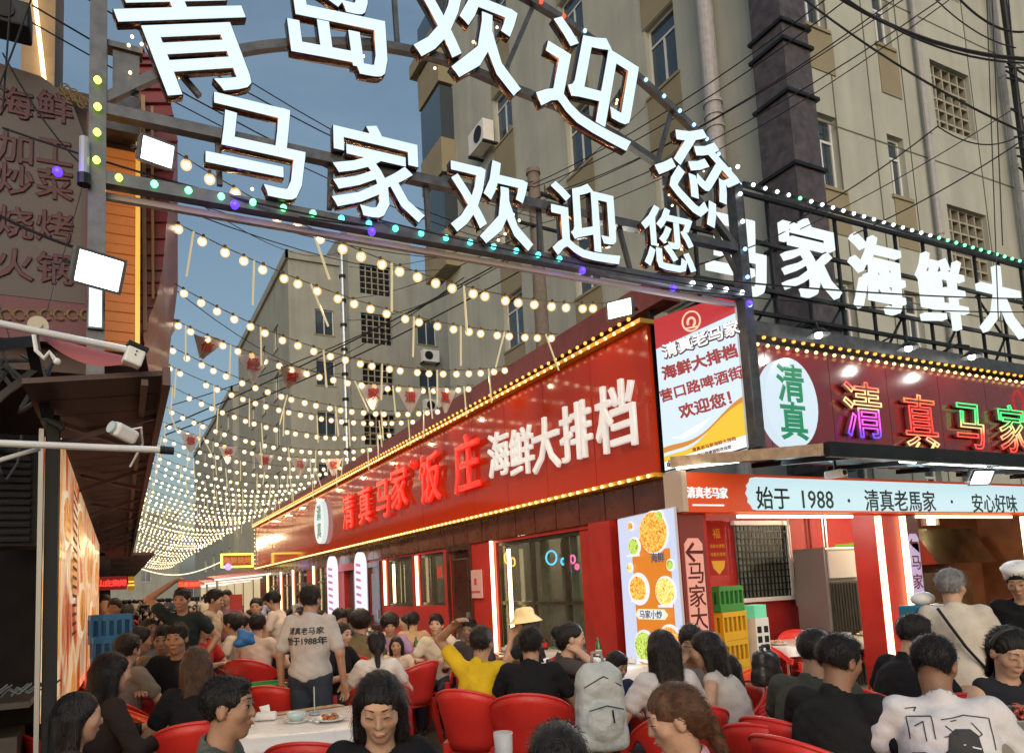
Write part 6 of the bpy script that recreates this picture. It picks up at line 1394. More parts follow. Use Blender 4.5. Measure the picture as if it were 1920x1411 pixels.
person('man with thick black hair leaning in behind the waiter', 637, 1155, 7.4, 140, lean=.2, hp=-.3, skin='mid', hair='short', top=(.03,.03,.035), q=1)
person('person with round black hair in olive floral shirt', 678, 1168, 7.0, 20, lean=.1, skin='mid', hair='afro', top=(.16,.13,.07), q=1, brow=False)
person('man in tan shirt seen from behind near the second small window', 775, 1164, 8.4, 8, lean=.1, skin='mid', hair='short', top=(.44,.29,.17), q=1, brow=False)
person('child peeping over the table beside the tan shirt man', 742, 1176, 8.2, 180, lean=.1, skin='mid', hair='bob', top=(.55,.45,.35), q=1, s=.86)
person('man in cream shirt facing this way beside the dark door', 818, 1172, 8.2, 190, lean=.15, hp=.1, skin='mid', hair='short', top=(.55,.48,.38), q=1)
person('man in dark checked shirt sitting under the dark door', 880, 1180, 7.8, 200, lean=.15, skin='dark', hair='short', top=(.05,.04,.045), q=1)
person('woman in yellow bucket hat drinking by the big window', 984, 1168, 6.3, 280, lean=.1, skin='tan', hair='bob', top=K, q=1, hat='bucket', hands=((-.05,.22,1.0),(.17,.36,.78)))
person('man in black T-shirt facing this way at the left hand tables', 331, 1196, 5.1, 178, lean=.12, hp=-.1, skin='tan', hair='crop', top=K, q=2, w=1.1)
person('man in khaki shirt half hidden behind the man in black', 306, 1200, 5.5, 170, lean=.1, skin='tan', hair='short', top=(.28,.20,.11), q=1, w=1.1)
person('woman with long reddish brown hair seen from behind in black', 368, 1248, 4.4, 340, lean=.2, skin='mid', hair='long', hc='brown', top=K, q=1, brow=False, w=.95)
person('woman with long black hair in black, turned to the left hand table', 212, 1262, 3.6, 45, lean=.15, skin='fair', hair='long', top=(.03,.022,.02), sleeve=1.8, q=2, w=.9)
person('small head of a diner with black hair by the menu panel', 240, 1218, 4.9, 20, lean=.1, skin='mid', hair='short', top=(.2,.18,.15), q=1, brow=False)
person('woman seated low at the panel corner in a dark brown jacket', 150, 1345, 3.3, 60, lean=.2, skin='mid', hair='long', top=(.05,.03,.022), sleeve=1.8, q=1, brow=False, w=.95)
person('diner in grey shirt looking up beside the blue crates', 280, 1164, 6.3, 120, lean=.05, hp=.4, skin='dark', hair='short', top=(.16,.18,.19), q=1)
person('hunched man in cream shirt with his back to the blue crates', 262, 1178, 5.9, 60, lean=.45, skin='tan', hair='short', top=(.52,.45,.36), q=1, brow=False)
person('man in black T-shirt standing with a hand raised to his head', 341, 1124, 7.6, 180, pose='stand', lean=0, skin='tan', hair='crop', top=(.02,.03,.03), q=1, hands=((-.27,.1,1.0),(.12,.02,1.70)))
person('waiter in beige shirt standing side on among the far tables', 404, 1124, 8.6, 95, pose='stand', lean=.15, hp=-.2, skin='mid', hair='short', top=(.50,.41,.30), q=1)
person('diner in red patterned shirt at the far left tables', 382, 1170, 6.9, 110, lean=.1, skin='mid', hair='bob', top=(.42,.03,.03), q=1, w=.95)
person('diner in cream shirt facing the red patterned shirt', 432, 1165, 7.6, 270, lean=.2, skin='mid', hair='short', top=(.60,.52,.42), q=1)
person('person in white shirt with black hair seen from behind by the waiter', 484, 1172, 6.9, 10, lean=.1, skin='mid', hair='short', top=(.55,.45,.38), q=1, brow=False)
person('diner in white bending over the table with the blue bag', 452, 1163, 7.6, 60, lean=.4, skin='mid', hair='short', top=(.56,.50,.44), q=1, brow=False)
person('woman in pale pink standing beside the far windows', 480, 1130, 9.2, 175, pose='stand', lean=.05, skin='fair', hair='bun', top=(.62,.50,.48), q=1, w=.9, s=.95)
person('waiter in pale peach shirt standing side on by the far windows', 512, 1126, 8.9, 275, pose='stand', lean=.15, hp=-.4, skin='mid', hair='short', top=(.62,.53,.46), q=1, hands=((-.15,.35,1.05),(.15,.35,1.05)))
person('diner seen between the shops and the beige waiter', 425, 1120, 11.5, 180, pose='stand', lean=.05, skin='mid', hair='short', top=(.25,.12,.15), q=0, brow=False)
person('man standing in white beside the red LED sign', 196, 1132, 9.5, 150, pose='stand', lean=0, skin='mid', hair='short', top=(.55,.5,.48), q=0, brow=False)
person('man standing in dark green beside the red LED sign', 215, 1140, 8.7, 170, pose='stand', lean=0, skin='dark', hair='short', top=(.03,.05,.04), q=0, brow=False)
# printed shirts
prn = mat('black_shirt_print', (.03,.03,.035), .7)
print_on(wp_, 'back_print', glyph('清真老马家', 1., .02, .003), 1.295, .060, prn); print_on(wp_, 'back_print', glyph('始于1988年', 1., .03, .003), 1.215, .068, prn)
def flatpoly(poly, n=1):
    m = MB(); pts = [(u, v, 0) for u, v in poly]; c = (sum(p[0] for p in pts)/len(pts), sum(p[1] for p in pts)/len(pts), 0); k = len(pts)
    rings = 5; vs = [c] + [tuple(c[j] + (p[j]-c[j])*(r+1)/rings for j in range(3)) for r in range(rings) for p in pts]; fs = [(0, 1+i, 1+(i+1) % k) for i in range(k)]
    for r in range(rings-1): fs += [(1+r*k+i, 1+(r+1)*k+i, 1+(r+1)*k+(i+1) % k, 1+r*k+(i+1) % k) for i in range(k)]
    m.add(vs, fs); return m.mesh('print', prn)
def flatline(pts, w=.0038):
    m = MB(); P_ = [np.array(p, float) for p in pts]; out = []
    for i in range(len(P_)-1):
        n_ = max(1, int(np.linalg.norm(P_[i+1]-P_[i])/.02))
        for j in range(n_):
            a, b = P_[i]+(P_[i+1]-P_[i])*j/n_, P_[i]+(P_[i+1]-P_[i])*(j+1)/n_; d = (b-a)/max(1e-6, np.linalg.norm(b-a)); nn_ = np.array([-d[1], d[0]])*w/2
            m.add([(*(a-nn_),0),(*(b-nn_),0),(*(b+nn_),0),(*(a+nn_),0)], [(0,1,2,3)])
    return m.mesh('print', prn)
zt0 = float(wt['nb'][2])
print_on(wt, 'hat_print', flatpoly([(-.085,-.02),(-.055,.01),(-.045,.065),(-.02,.085),(.03,.085),(.055,.062),(.062,.0),(.085,-.025),(.075,-.045),(.03,-.025),(-.03,-.02),(-.075,-.035)]), zt0-.165, 1., prn, x=.03)
print_on(wt, 'hat_band', flatline([(-.045,.02),(.0,.03),(.055,.015)], .005), zt0-.165, 1., mat('white_print', (.7,.7,.7), .8), x=.03)
for L_ in ([(-.14,-.03),(-.14,.05),(-.06,.06),(-.06,-.02)], [(-.03,.05),(.05,.065),(.14,.05),(.14,-.06)], [(.07,.04),(.10,.0),(.07,-.02)], [(-.12,.02),(-.09,.04),(-.09,-.03)], [(-.14,.08),(-.10,.085),(-.11,.07)], [(-.02,.03),(.01,.0),(-.03,-.01)], [(.0,.045),(.02,.05)], [(-.06,-.09),(-.04,-.12),(0,-.13),(.03,-.16)], [(.02,-.09),(.06,-.12),(.05,-.15)], [(-.14,-.08),(-.10,-.07),(-.07,-.09),(-.10,-.11),(-.14,-.10),(-.14,-.08)]):
    print_on(wt, 'line_print', flatline(L_), zt0-.10, 1., prn)
# ================================================================== CHAIRS, TABLES, TABLEWARE
redpl = mat('red_moulded_plastic', (.60,.028,.020), .42, coat=.05, noise=.22, nscale=4, spec=.5)
orgpl = mat('orange_moulded_plastic', (.80,.085,.010), .34, coat=.15, noise=.10, nscale=4)
def chair_meshes():
    out = {}
    # wrap-around shell: solid fan at the back, open band for the arms
    m = MB(); N = 26; th = .012; rows = 7
    def pt(a, t, off):
        # a: -1..1 around, t: 0..1 bottom to top
        ang = a*math.radians(112); ca, sa = math.cos(ang), math.sin(ang)
        top = .62 + .24*max(0, math.cos(ang*.86))**1.1; arm = abs(a) > .42
        bot = .43 if not arm else min(top-.055, .43+(abs(a)-.42)*1.1)
        z = bot + (top-bot)*t; fl = .20 + .085*((z-.42)/.4)
        r = fl+off; y = -r*ca*1.12 + .02*0; x = r*sa*1.05
        y = y if abs(ang) < math.pi/2 else y*1.0
        return (x, y-.02, z)
    for off in (0, th):
        o = len(m.v)
        for i in range(N+1):
            for j in range(rows+1): m.v.append(pt(i/N*2-1, j/rows, off))
        for i in range(N):
            for j in range(rows):
                f = (o+i*(rows+1)+j, o+(i+1)*(rows+1)+j, o+(i+1)*(rows+1)+j+1, o+i*(rows+1)+j+1); m.f.append(f if off == 0 else f[::-1]); m.mi.append(0)
    K_ = (N+1)*(rows+1)
    for i in range(N):
        a, b = i*(rows+1)+rows, (i+1)*(rows+1)+rows; m.f.append((a, b, b+K_, a+K_)); m.mi.append(0)
        a, b = i*(rows+1), (i+1)*(rows+1); m.f.append((b, a, a+K_, b+K_)); m.mi.append(0)
    for i in (0, N):
        for j in range(rows):
            a = i*(rows+1)+j; f = (a, a+1, a+1+K_, a+K_); m.f.append(f if i == 0 else f[::-1]); m.mi.append(0)
    out['backrest'] = m
    m = MB(); m.tube([Vector(pt(i/N*2-1, 1, th/2)) for i in range(N+1)], .011, 6); out['rim'] = m
    m = MB(); vs = []; n = 20
    for z in (.43, .405):
        for k in range(n):
            t = 2*math.pi*k/n; c, s_ = math.cos(t), math.sin(t); p = 4.0
            r = 1/((abs(c)**p+abs(s_)**p)**(1/p)); vs.append((c*r*.225, s_*r*.225, z-.008*(1-abs(s_))))
    vs.append((0,0,.418)); m.add(vs, [(2*n, k, (k+1) % n) for k in range(n)] + [(k, n+k, n+(k+1) % n, (k+1) % n) for k in range(n)] + [tuple(range(n, 2*n))[::-1]]); out['seat'] = m
    def leg(x, y, x2, y2, z, w):
        m = MB(); a, b = Vector((x,y,z)), Vector((x2,y2,0)); u = Vector((1,0,0)); v = Vector((0,1,0))
        vs = [a+u*sx*w+v*sy*w*.6 for sx, sy in ((-1,-1),(1,-1),(1,1),(-1,1))] + [b+u*sx*w*.55+v*sy*w*.45 for sx, sy in ((-1,-1),(1,-1),(1,1),(-1,1))]
        return m.add(vs, [(0,1,2,3),(7,6,5,4),(0,4,5,1),(1,5,6,2),(2,6,7,3),(3,7,4,0)])
    out['legs'] = [leg(-.24,.16,-.25,.23,.60,.026), leg(.24,.16,.25,.23,.60,.026), leg(-.17,-.17,-.22,-.27,.47,.036), leg(.17,-.17,.22,-.27,.47,.036)]
    return out
CM = chair_meshes()
def make_chair(mm, name='plastic_chair'):
    t = thing(name, 'chair', 'chair')
    for k in ('backrest','rim','seat'): CM[k].build(k, mm, t, smooth=(k != 'seat'))
    for l in CM['legs']: l.build('leg', mm, t)
    return t
chR = make_chair(redpl); chO = make_chair(orgpl); usedR = [False, False]
CH = []
def chair(x, y, h, label, orange=False, s=1.):
    proto = chO if orange else chR; k = 1 if orange else 0
    o = proto if not usedR[k] else copy_tree(proto); usedR[k] = True
    o.location = (x, y, 0); o.rotation_euler = (0, 0, -h); o.scale = (s, s, s); o['label'] = label; o['group'] = 'red plastic armchairs'; CH.append(o); return o
for (root, base, wh, sc_, pose, wc) in PEOPLE:
    if pose == 'sit' and wc:
        l = root['label']; short = l.split(' with ')[0].split(' in ')[0]
        d = Vector((math.sin(wh), math.cos(wh), 0))*.03
        chair(base.x+d.x, base.y+d.y, wh, ('red plastic armchair under the ' + ' '.join(l.split()[:11])), s=min(1.08, max(.95, sc_*1.0)))
def chp(px, py, z, rel, label, orange=False, s=1.0):     # chair whose top rim centre shows at this pixel
    p = AZ(px, py, z); wh = math.radians(25.9+rel); chair(p.x+math.sin(wh)*.26, p.y+math.cos(wh)*.26, wh, label, orange, s)
chp(795, 1250, .80, 312, 'empty red armchair with its back to us in the open aisle')
chp(255, 1345, .80, 60, 'orange armchair tucked at the white table behind the crew cut man', True)
chp(235, 1312, .80, 10, 'red armchair with a bent backrest beside the orange chair')
chp(345, 1300, .80, 20, 'red armchair between the crew cut man and the brown haired woman')
chp(170, 1395, .80, 150, 'red armchair whose rim crosses the bottom corner below the dark column')
chp(505, 1297, .80, 10, 'red armchair beyond the white table, in front of the waiter')
chp(1432, 1262, .80, 260, 'orange armchair behind the red one near the patterned dress', True)
chp(1395, 1295, .80, 250, 'red armchair with its arm pointing at the brown ponytail woman')
chp(1495, 1190, .80, 190, 'red armchair at the far alcove table facing this way')
chp(1410, 1208, .80, 140, 'red armchair beside the yellow crate stack')
chp(1625, 1180, .80, 290, 'tall looking red armchair against the neon edged pillar')
chp(1840, 1222, .80, 180, 'red armchair behind the girl with the headband')
chp(1430, 1375, .80, 40, 'red armchair with a sharp rim in front of the heavy man in black')
chp(575, 1408, .80, 5, 'red armchair rim showing under the edge of the near white table')
chp(455, 1205, .80, 30, 'red armchair at the table left of the waiter')
chp(510, 1200, .80, 340, 'red armchair close behind the waiter')
chp(785, 1205, .80, 330, 'bright red armchair in front of the tan shirt man')
chp(875, 1222, .80, 80, 'red armchair whose side faces the aisle by the yellow shirt')
chp(1535, 1177, .80, 180, 'red armchair behind the white dishes of the alcove table')

tabm = mat('white_plastic_cover', (.68,.66,.62), .30, coat=.2, noise=.05, bump=.3, bscale=9)
def table(x, y, rz, w, d, label, z=.75):
    t = thing('dining_table', label, 'table', (x, y, 0), rz, 'dining tables under thin white covers')
    m = MB(); m.box(-w/2, w/2, -d/2, d/2, z-.035, z-.004); m.build('tabletop', mat('table_board', (.25,.20,.14), .5), t)
    m = MB(); N = 44; pts = []
    for i in range(N):
        u = i/N*4; k = int(u); f = u-k; a = [(-1,-1),(1,-1),(1,1),(-1,1)]; p = a[k]; q_ = a[(k+1) % 4]; pts.append(((p[0]+(q_[0]-p[0])*f)*w/2, (p[1]+(q_[1]-p[1])*f)*d/2))
    vs = [(0,0,z+.003)] + [(a*.97, b*.97, z+.003) for a, b in pts] + [(a*1.012, b*1.02, z-.004) for a, b in pts] + [(a*(1.02+.025*math.sin(i*1.9)), b*(1.03+.03*math.sin(i*1.9)), z-.10-.05*RS.rand()) for i, (a, b) in enumerate(pts)]
    m.add(vs, [(0, 1+i, 1+(i+1) % N) for i in range(N)] + [(1+r*N+i, 1+(r+1)*N+i, 1+(r+1)*N+(i+1) % N, 1+r*N+(i+1) % N) for r in range(2) for i in range(N)])
    m.build('table_cover', tabm, t, True)
    for sx in (-1, 1):
        for sy in (-1, 1): m = MB(); m.cyl((sx*(w/2-.08), sy*(d/2-.08), z-.035), (sx*(w/2-.06), sy*(d/2-.06), 0), .014, n=6); m.build('leg', dkmetal, t)
    m = MB(); m.bar((-w/2+.08,0,z-.06),(w/2-.08,0,z-.06), .03); m.build('rail', dkmetal, t)
    return t
china = mat('white_china', (.72,.72,.70), .15, coat=.5); cgl = mat('cup_plastic', (.75,.78,.78), .08, alpha=.45); celadon = mat('celadon_china', (.45,.58,.56), .15, coat=.6)
fd = [foodmat('grilled_food', [(.08,.02,.01),(.35,.10,.03),(.55,.30,.08)], (30,30,30), 0), foodmat('green_food', [(.05,.12,.02),(.3,.4,.08),(.5,.45,.2)], (30,30,30), 0), foodmat('shell_food', [(.25,.12,.06),(.6,.4,.25),(.3,.05,.03)], (25,25,25), 0)]
prot = {}
def proto(kind):
    if kind in prot: return copy_tree(prot[kind])
    if kind.startswith('plate'):
        t = thing('plate', 'x', 'plate'); m = MB(); m.lathe([(.001,.004),(.06,.004),(.075,.010),(.105,.020),(.108,.022),(.104,.017),(.07,.004),(.05,.0),(.001,.0)], 18); m.build('dish', china, t, True)
        m = MB(); r_ = random.Random(len(kind))
        for i in range(12): a = r_.uniform(0,6.28); q = r_.uniform(0,.055); m.ball((math.cos(a)*q, math.sin(a)*q, .018+.016*r_.random()), .017+.008*r_.random(), 6, 4, (1,1,.7))
        m.build('food', fd[int(kind[-1]) % 3], t, True)
    elif kind == 'cup': t = thing('cup', 'x', 'cup'); m = MB(); m.lathe([(.026,0),(.034,.085),(.036,.087),(.033,.085),(.025,.004),(.001,.004)], 12); m.build('cup_wall', cgl, t, True); m = MB(); m.lathe([(.001,.05),(.0285,.05)], 12); m.build('drink', mat('amber_drink', (.45,.20,.03), .1), t)
    elif kind == 'bowl': t = thing('bowl', 'x', 'bowl'); m = MB(); m.lathe([(.001,.004),(.03,.004),(.05,.03),(.058,.05),(.060,.05),(.052,.028),(.032,0),(.001,0)], 16); m.build('bowl_wall', celadon, t, True)
    elif kind == 'bottle': t = thing('bottle', 'x', 'bottle'); m = MB(); m.lathe([(.001,0),(.032,0),(.034,.02),(.034,.15),(.028,.18),(.013,.21),(.013,.245),(.001,.246)], 12); m.build('bottle_body', mat('green_bottle_glass', (.02,.10,.03), .08, coat=.5), t, True); m = MB(); m.lathe([(.0346,.06),(.0346,.12)], 12); m.build('bottle_label', mat('pale_label', (.6,.6,.5), .6), t, True)
    elif kind == 'can': t = thing('drink_can', 'x', 'can'); m = MB(); m.lathe([(.001,0),(.028,0),(.033,.008),(.033,.11),(.027,.12),(.001,.12)], 12); m.build('can_wall', mat('dark_cola_can', (.05,.01,.015), .25, .3), t, True); m = MB(); m.lathe([(.0335,.03),(.0335,.09)], 12); m.build('can_band', mat('red_can_band', (.5,.02,.02), .3), t, True)
    elif kind == 'tissue': t = thing('tissue_pack', 'x', 'tissue pack'); m = MB(); m.box(-.07,.07,-.045,.045,0,.05); rounded(m.build('pack', whitep, t), .012); m = MB(); m.add([(-.03,0,.05),(.03,0,.05),(.045,.01,.09),(-.02,-.01,.10)], [(0,1,2,3)]); m.build('tissue', whitep, t)
    prot[kind] = t; return t
GL = {'plate': 'white plate of cooked food on a crowded table', 'cup': 'clear plastic cup with amber drink on a dining table', 'bowl': 'small celadon bowl on a dining table', 'bottle': 'green glass bottle with pale label on a dining table', 'drink_can': 'dark cola can with red band on a dining table', 'tissue_pack': 'white tissue pack on a dining table'}
placed = []
def put(kind, x, y, z=.755, label=None, rz=0., s=1.):
    o = proto(kind); o.location = (x, y, z); o.rotation_euler = (0, 0, rz); o.scale = (s, s, s); nm = o.name.split('.')[0]; o['label'] = label or GL[nm]; o['group'] = 'tableware of one kind: ' + nm.replace('_', ' '); return o
def spread_on(t, w, d, n, seed, kinds=('plate1','plate2','plate3','cup','cup','bottle','tissue','can','bowl')):
    r_ = random.Random(seed); used = []; c, s_ = math.cos(t.rotation_euler.z), math.sin(t.rotation_euler.z); i = 0; tries = 0
    while i < n and tries < 400:
        tries += 1; u, v = r_.uniform(-w/2+.10, w/2-.10), r_.uniform(-d/2+.10, d/2-.10); k = r_.choice(kinds); R_0 = .11 if k.startswith('plate') else .07 if k in ('bowl','tissue') else .045
        if any(math.hypot(u-a, v-b) < R_0+q for a, b, q in used): continue
        used.append((u, v, R_0)); put(k, t.location.x+u*c-v*s_, t.location.y+u*s_+v*c, rz=r_.uniform(0, 6), s=1.0); i += 1
def tpx(px, py): p = AZ(px, py, .75); return p.x, p.y
x, y = tpx(500, 1358); t1 = table(x+.05, y+.02, -.16, 1.5, .95, 'near white table with a saucer and a paper runner')
put('bowl', *tpx(556, 1352), label='celadon bowl on a saucer on the near white table', s=1.15)
spread_on(t1, 1.3, .75, 4, 91, ('cup','cup','plate3','tissue'))
sa = thing('saucer', 'white saucer under the celadon bowl on the near white table', 'saucer', (*tpx(556, 1354), .756)); m = MB(); m.lathe([(.001,.001),(.05,.001),(.085,.012),(.087,.012),(.052,-.003),(.001,-.003)], 20); m.build('dish', china, sa, True)
sp = thing('spoon', 'white spoon lying beside the saucer', 'spoon', (*tpx(585, 1355), .765)); m = MB(); m.tube([(0,0,0),(.02,-.10,.004)], .005); m.ball((0,.02,0), .016, 8, 5, (1,1.4,.4)); m.build('spoon_body', china, sp, True)
cs = thing('chopstick_holder', 'thin stick standing in a clear stand on the near white table', 'stick', (*tpx(590, 1340), .758)); m = MB(); m.cyl((0,0,0),(0,0,.19), .005); m.cyl((0,0,0),(0,0,.012), .04, n=12); m.build('stick', mat('clear_grey_tube', ()), cs)
rn = thing('paper_runner', 'tan printed paper lying along the near white table', 'paper'); a_, b_ = Vector((*tpx(480,1345),.7585)), Vector((*tpx(640,1322),.7585)); dv = (b_-a_).normalized(); nv = Vector((-dv.y, dv.x, 0))*.06
m = MB(); m.add([a_-nv, b_-nv, b_+nv, a_+nv], [(0,1,2,3)]); m.build('sheet', mat('tan_print_paper', (.45,.30,.15), .7, noise=.5, nscale=30), rn)
TB = [(1085,1252,.10,1.5,.85,'middle table crowded with plates in front of the food poster',14),(985,1222,.0,1.4,.8,'table with bowls beside the big window',12),(660,1238,.0,1.2,.8,'table behind the waiter with bright boxes',8),
      (790,1232,.0,.9,.8,'table with crumpled clear wrapping by the open aisle',5),(860,1196,.0,1.3,.8,'long table in front of the dark door',8),(310,1278,.1,1.1,.8,'table with yellow food beside the menu panel',8),
      (440,1190,.0,1.3,.8,'table left of the waiter with a blue bag',8),(1480,1178,.0,1.9,.8,'alcove table with white dishes along the red wall',0),(330,1185,.0,1.2,.8,'table further left among the crowd',8),(700,1186,.0,1.5,.8,'table between the two small windows',8)]
TT = {}
for i, (px, py, rz, w, d, lab, n) in enumerate(TB):
    x, y = tpx(px, py); 
    if i == 7: x, y = AZ(1480, 1196, .75).x, min(6.4, AZ(1480,1196,.75).y)
    TT[i] = table(x, y, rz, w, d, lab); spread_on(TT[i], w, d, n, 50+i)
for i, px in enumerate((1395, 1440, 1480, 1530, 1580)):
    o = put('bowl' if i % 2 else 'plate2', TT[7].location.x-.8+.4*i, TT[7].location.y-.1, label='white dish at the alcove table, number %s from the crates' % ordn[i], s=1.2)
t = thing('plastic_bag', 'crumpled clear bag on the aisle table', 'bag', (*tpx(797, 1228), .76)); 
f = Field((-.22,-.16,-.02),(.22,.16,.16), .012); f.ell((0,0,.04),(.18,.12,.06), wob=lambda X,Y,Z: .012*np.sin(60*X+20*Y)*np.sin(55*Y+9)+.008*np.sin(90*Z+40*X)); link('bag_body', np_mesh('bag', f.mesh(), mat('clear_wrap', (.6,.58,.52), .15, alpha=.7)), t)
t = thing('food_box', 'bright green and pink snack boxes stacked on the table behind the waiter', 'box', (*tpx(655, 1222), .76)); m = MB(); m.box(-.14,-.02,-.05,.05,0,.14); m.build('box', mat('lime_box', (.3,.55,.05), .5), t); m = MB(); m.box(0,.13,-.05,.05,0,.10); m.build('lid_box', mat('pink_box', (.6,.15,.12), .5), t)
# near right: table with the tray of crayfish
x, y = tpx(1870, 1345); x, y = AZ(1890, 1395, .75).x, AZ(1890, 1395, .75).y; t9 = table(AD(1880,1330,3.1).x+.15, AD(1880,1330,3.1).y+.0, -.35, 1.2, .9, 'near table with a steel tray of crayfish at the corner of the view', z=.75)
pt_ = AD(1880, 1312, 3.15); t = thing('food_tray', 'deep steel tray heaped with red crayfish on a burner', 'tray', (pt_.x, pt_.y, .757), -.45)
m = MB(); m.box(-.28,.28,-.17,-.155,.0,.20); m.box(-.28,.28,.155,.17,.0,.20); m.box(-.28,-.265,-.155,.155,.0,.20); m.box(.265,.28,-.155,.155,.0,.20); m.box(-.265,.265,-.155,.155,.09,.11); rounded(m.build('tray_wall', mat('dull_steel_tray', (.32,.31,.28), .35, .8, noise=.3), t), .004)
m = MB(); r_ = random.Random(4)
for i in range(120):
    p = Vector((r_.uniform(-.24,.24), r_.uniform(-.13,.13), .15+.05*r_.random())); d_ = Vector((r_.uniform(-1,1), r_.uniform(-1,1), r_.uniform(-.3,.6))).normalized(); m.tube([p, p+d_*.022+Vector((0,0,.008)), p+d_*.042], lambda t: .012*(1-.7*t), 5)
o = m.build('crayfish_heap', foodmat('crayfish_red', [(.15,.01,.01),(.40,.04,.02),(.55,.30,.18)], (40,40,40), 0), t, True); o['kind'] = 'stuff'
m = MB(); m.tube([(.08,-.176,.05),(.16,-.176,.03),(.2,-.176,.10),(.14,-.176,.15),(.07,-.176,.12),(.08,-.176,.05)], .005); m.build('tray_mark', dkmetal, t)
pt_ = AD(1893, 1385, 2.75); t = thing('plastic_cup', 'bright green plastic cup on the near table', 'cup', (pt_.x, pt_.y, .757)); m = MB(); m.box(-.045,.045,-.04,.04,0,.075); rounded(m.build('cup_wall', mat('neon_green_plastic', (.10,.75,.10), .35, em=(.1,1,.15), es=.15), t), .01)
pt_ = AD(1790, 1262, 3.3); t = thing('water_bottle', 'clear bottle with blue label beside the tray', 'bottle', (pt_.x, pt_.y, .757)); m = MB(); m.lathe([(.001,0),(.035,0),(.036,.02),(.036,.16),(.015,.21),(.015,.23),(.001,.23)], 14); m.build('bottle_body', cgl, t, True); m = MB(); m.lathe([(.0365,.07),(.0365,.15)], 14); m.build('bottle_label', mat('blue_label', (.05,.2,.55), .5), t, True)
table(AZ(955,1470,.75).x, AZ(955,1470,.75).y, .2, .9, .7, 'table just at the bottom edge under the empty glass mug'); pt_ = AZ(945, 1418, .757); t = thing('glass_mug', 'empty clear glass mug at the bottom edge', 'mug', (pt_.x, pt_.y, pt_.z-.06)); t.location.z = .757; m = MB(); m.lathe([(.001,.0),(.04,.0),(.045,.02),(.048,.12),(.044,.12),(.040,.02),(.001,.01)], 16); m.build('glass_wall', cgl, t, True)
# grey backpack hung on a chair
pb = AD(1125, 1318, 3.75); t = thing('backpack', 'light grey rucksack hanging on the red armchair at the middle table', 'backpack', (pb.x, pb.y, pb.z), -.35); t.scale = (.74,.74,.78)
f = Field((-.26,-.2,-.34),(.26,.2,.36), .011); [f.cone((x,y,-.24),(x*.86,y*.7,.17),.055,.05,k=.07) for x in (-.12,-.04,.04,.12) for y in (-.05,.05)]; f.cone((-.06,0,.22),(.06,0,.22),.045,.045,k=.05); f.ell((0,-.10,-.10),(.13,.06,.13), k=.02); f.ell((0,-.06,.13),(.13,.07,.10), k=.03); f.wrinkle(.004, 1.0)
link('bag_body', np_mesh('bag', f.mesh(), mat('light_grey_nylon', (.42,.44,.42), .55, noise=.15, bump=.4, bscale=30)), t)
m = MB()
for x in (-.11, .11): m.tube([(x,.11,.18),(x*1.1,.17,.05),(x*1.2,.15,-.12),(x*1.3,.10,-.22)], .016, 6)
m.tube([(-.04,0,.27),(-.03,.02,.33),(.03,.02,.33),(.04,0,.27)], .012, 6); m.build('strap', mat('grey_strap', (.22,.23,.22), .7), t, True)
m = MB(); m.tube([(-.12,-.155,-.02),(0,-.17,.01),(.12,-.155,-.02)], .004, 5); m.tube([(-.13,-.10,.12),(0,-.13,.19),(.13,-.10,.12)], .004, 5); m.tube([(.04,-.16,-.02),(.045,-.17,-.10)], .006, 5); m.build('zip', dkmetal, t)
# black handbag on the red chair
pb = AD(1436, 1244, 4.9); t = thing('handbag', 'shiny black bag resting on the red armchairs near the crates', 'bag', (pb.x, pb.y, pb.z)); f = Field((-.2,-.14,-.2),(.2,.14,.2), .010); [f.cone((x,y,-.11),(x*.8,y*.7,.05),.032,.028,k=.05) for x in (-.075,0,.075) for y in (-.03,.03)]; f.cone((-.05,0,.07),(-.02,0,.12),.010,.010,k=.02); f.cone((-.02,0,.12),(.03,0,.12),.010,.010,k=.02); f.cone((.03,0,.12),(.05,0,.07),.010,.010,k=.02); f.wrinkle(.004); link('bag_body', np_mesh('bag', f.mesh(), mat('shiny_black_leather', (.02,.018,.018), .4, coat=.1, bump=.4, bscale=25)), t)
pb = AD(458, 1192, 6.6); t = thing('blue_bag', 'bright blue round bag hanging at the table left of the waiter', 'bag', tuple(pb)); f = Field((-.16,-.1,-.16),(.16,.1,.16), .012); f.cone((-.05,0,-.05),(.05,0,-.05),.045,.045,k=.05); f.cone((-.03,0,.03),(.04,0,.02),.035,.03,k=.05); f.wrinkle(.008); link('bag_body', np_mesh('bag', f.mesh(), mat('bright_blue_nylon', (.02,.13,.36), .5, bump=.3, bscale=15)), t)
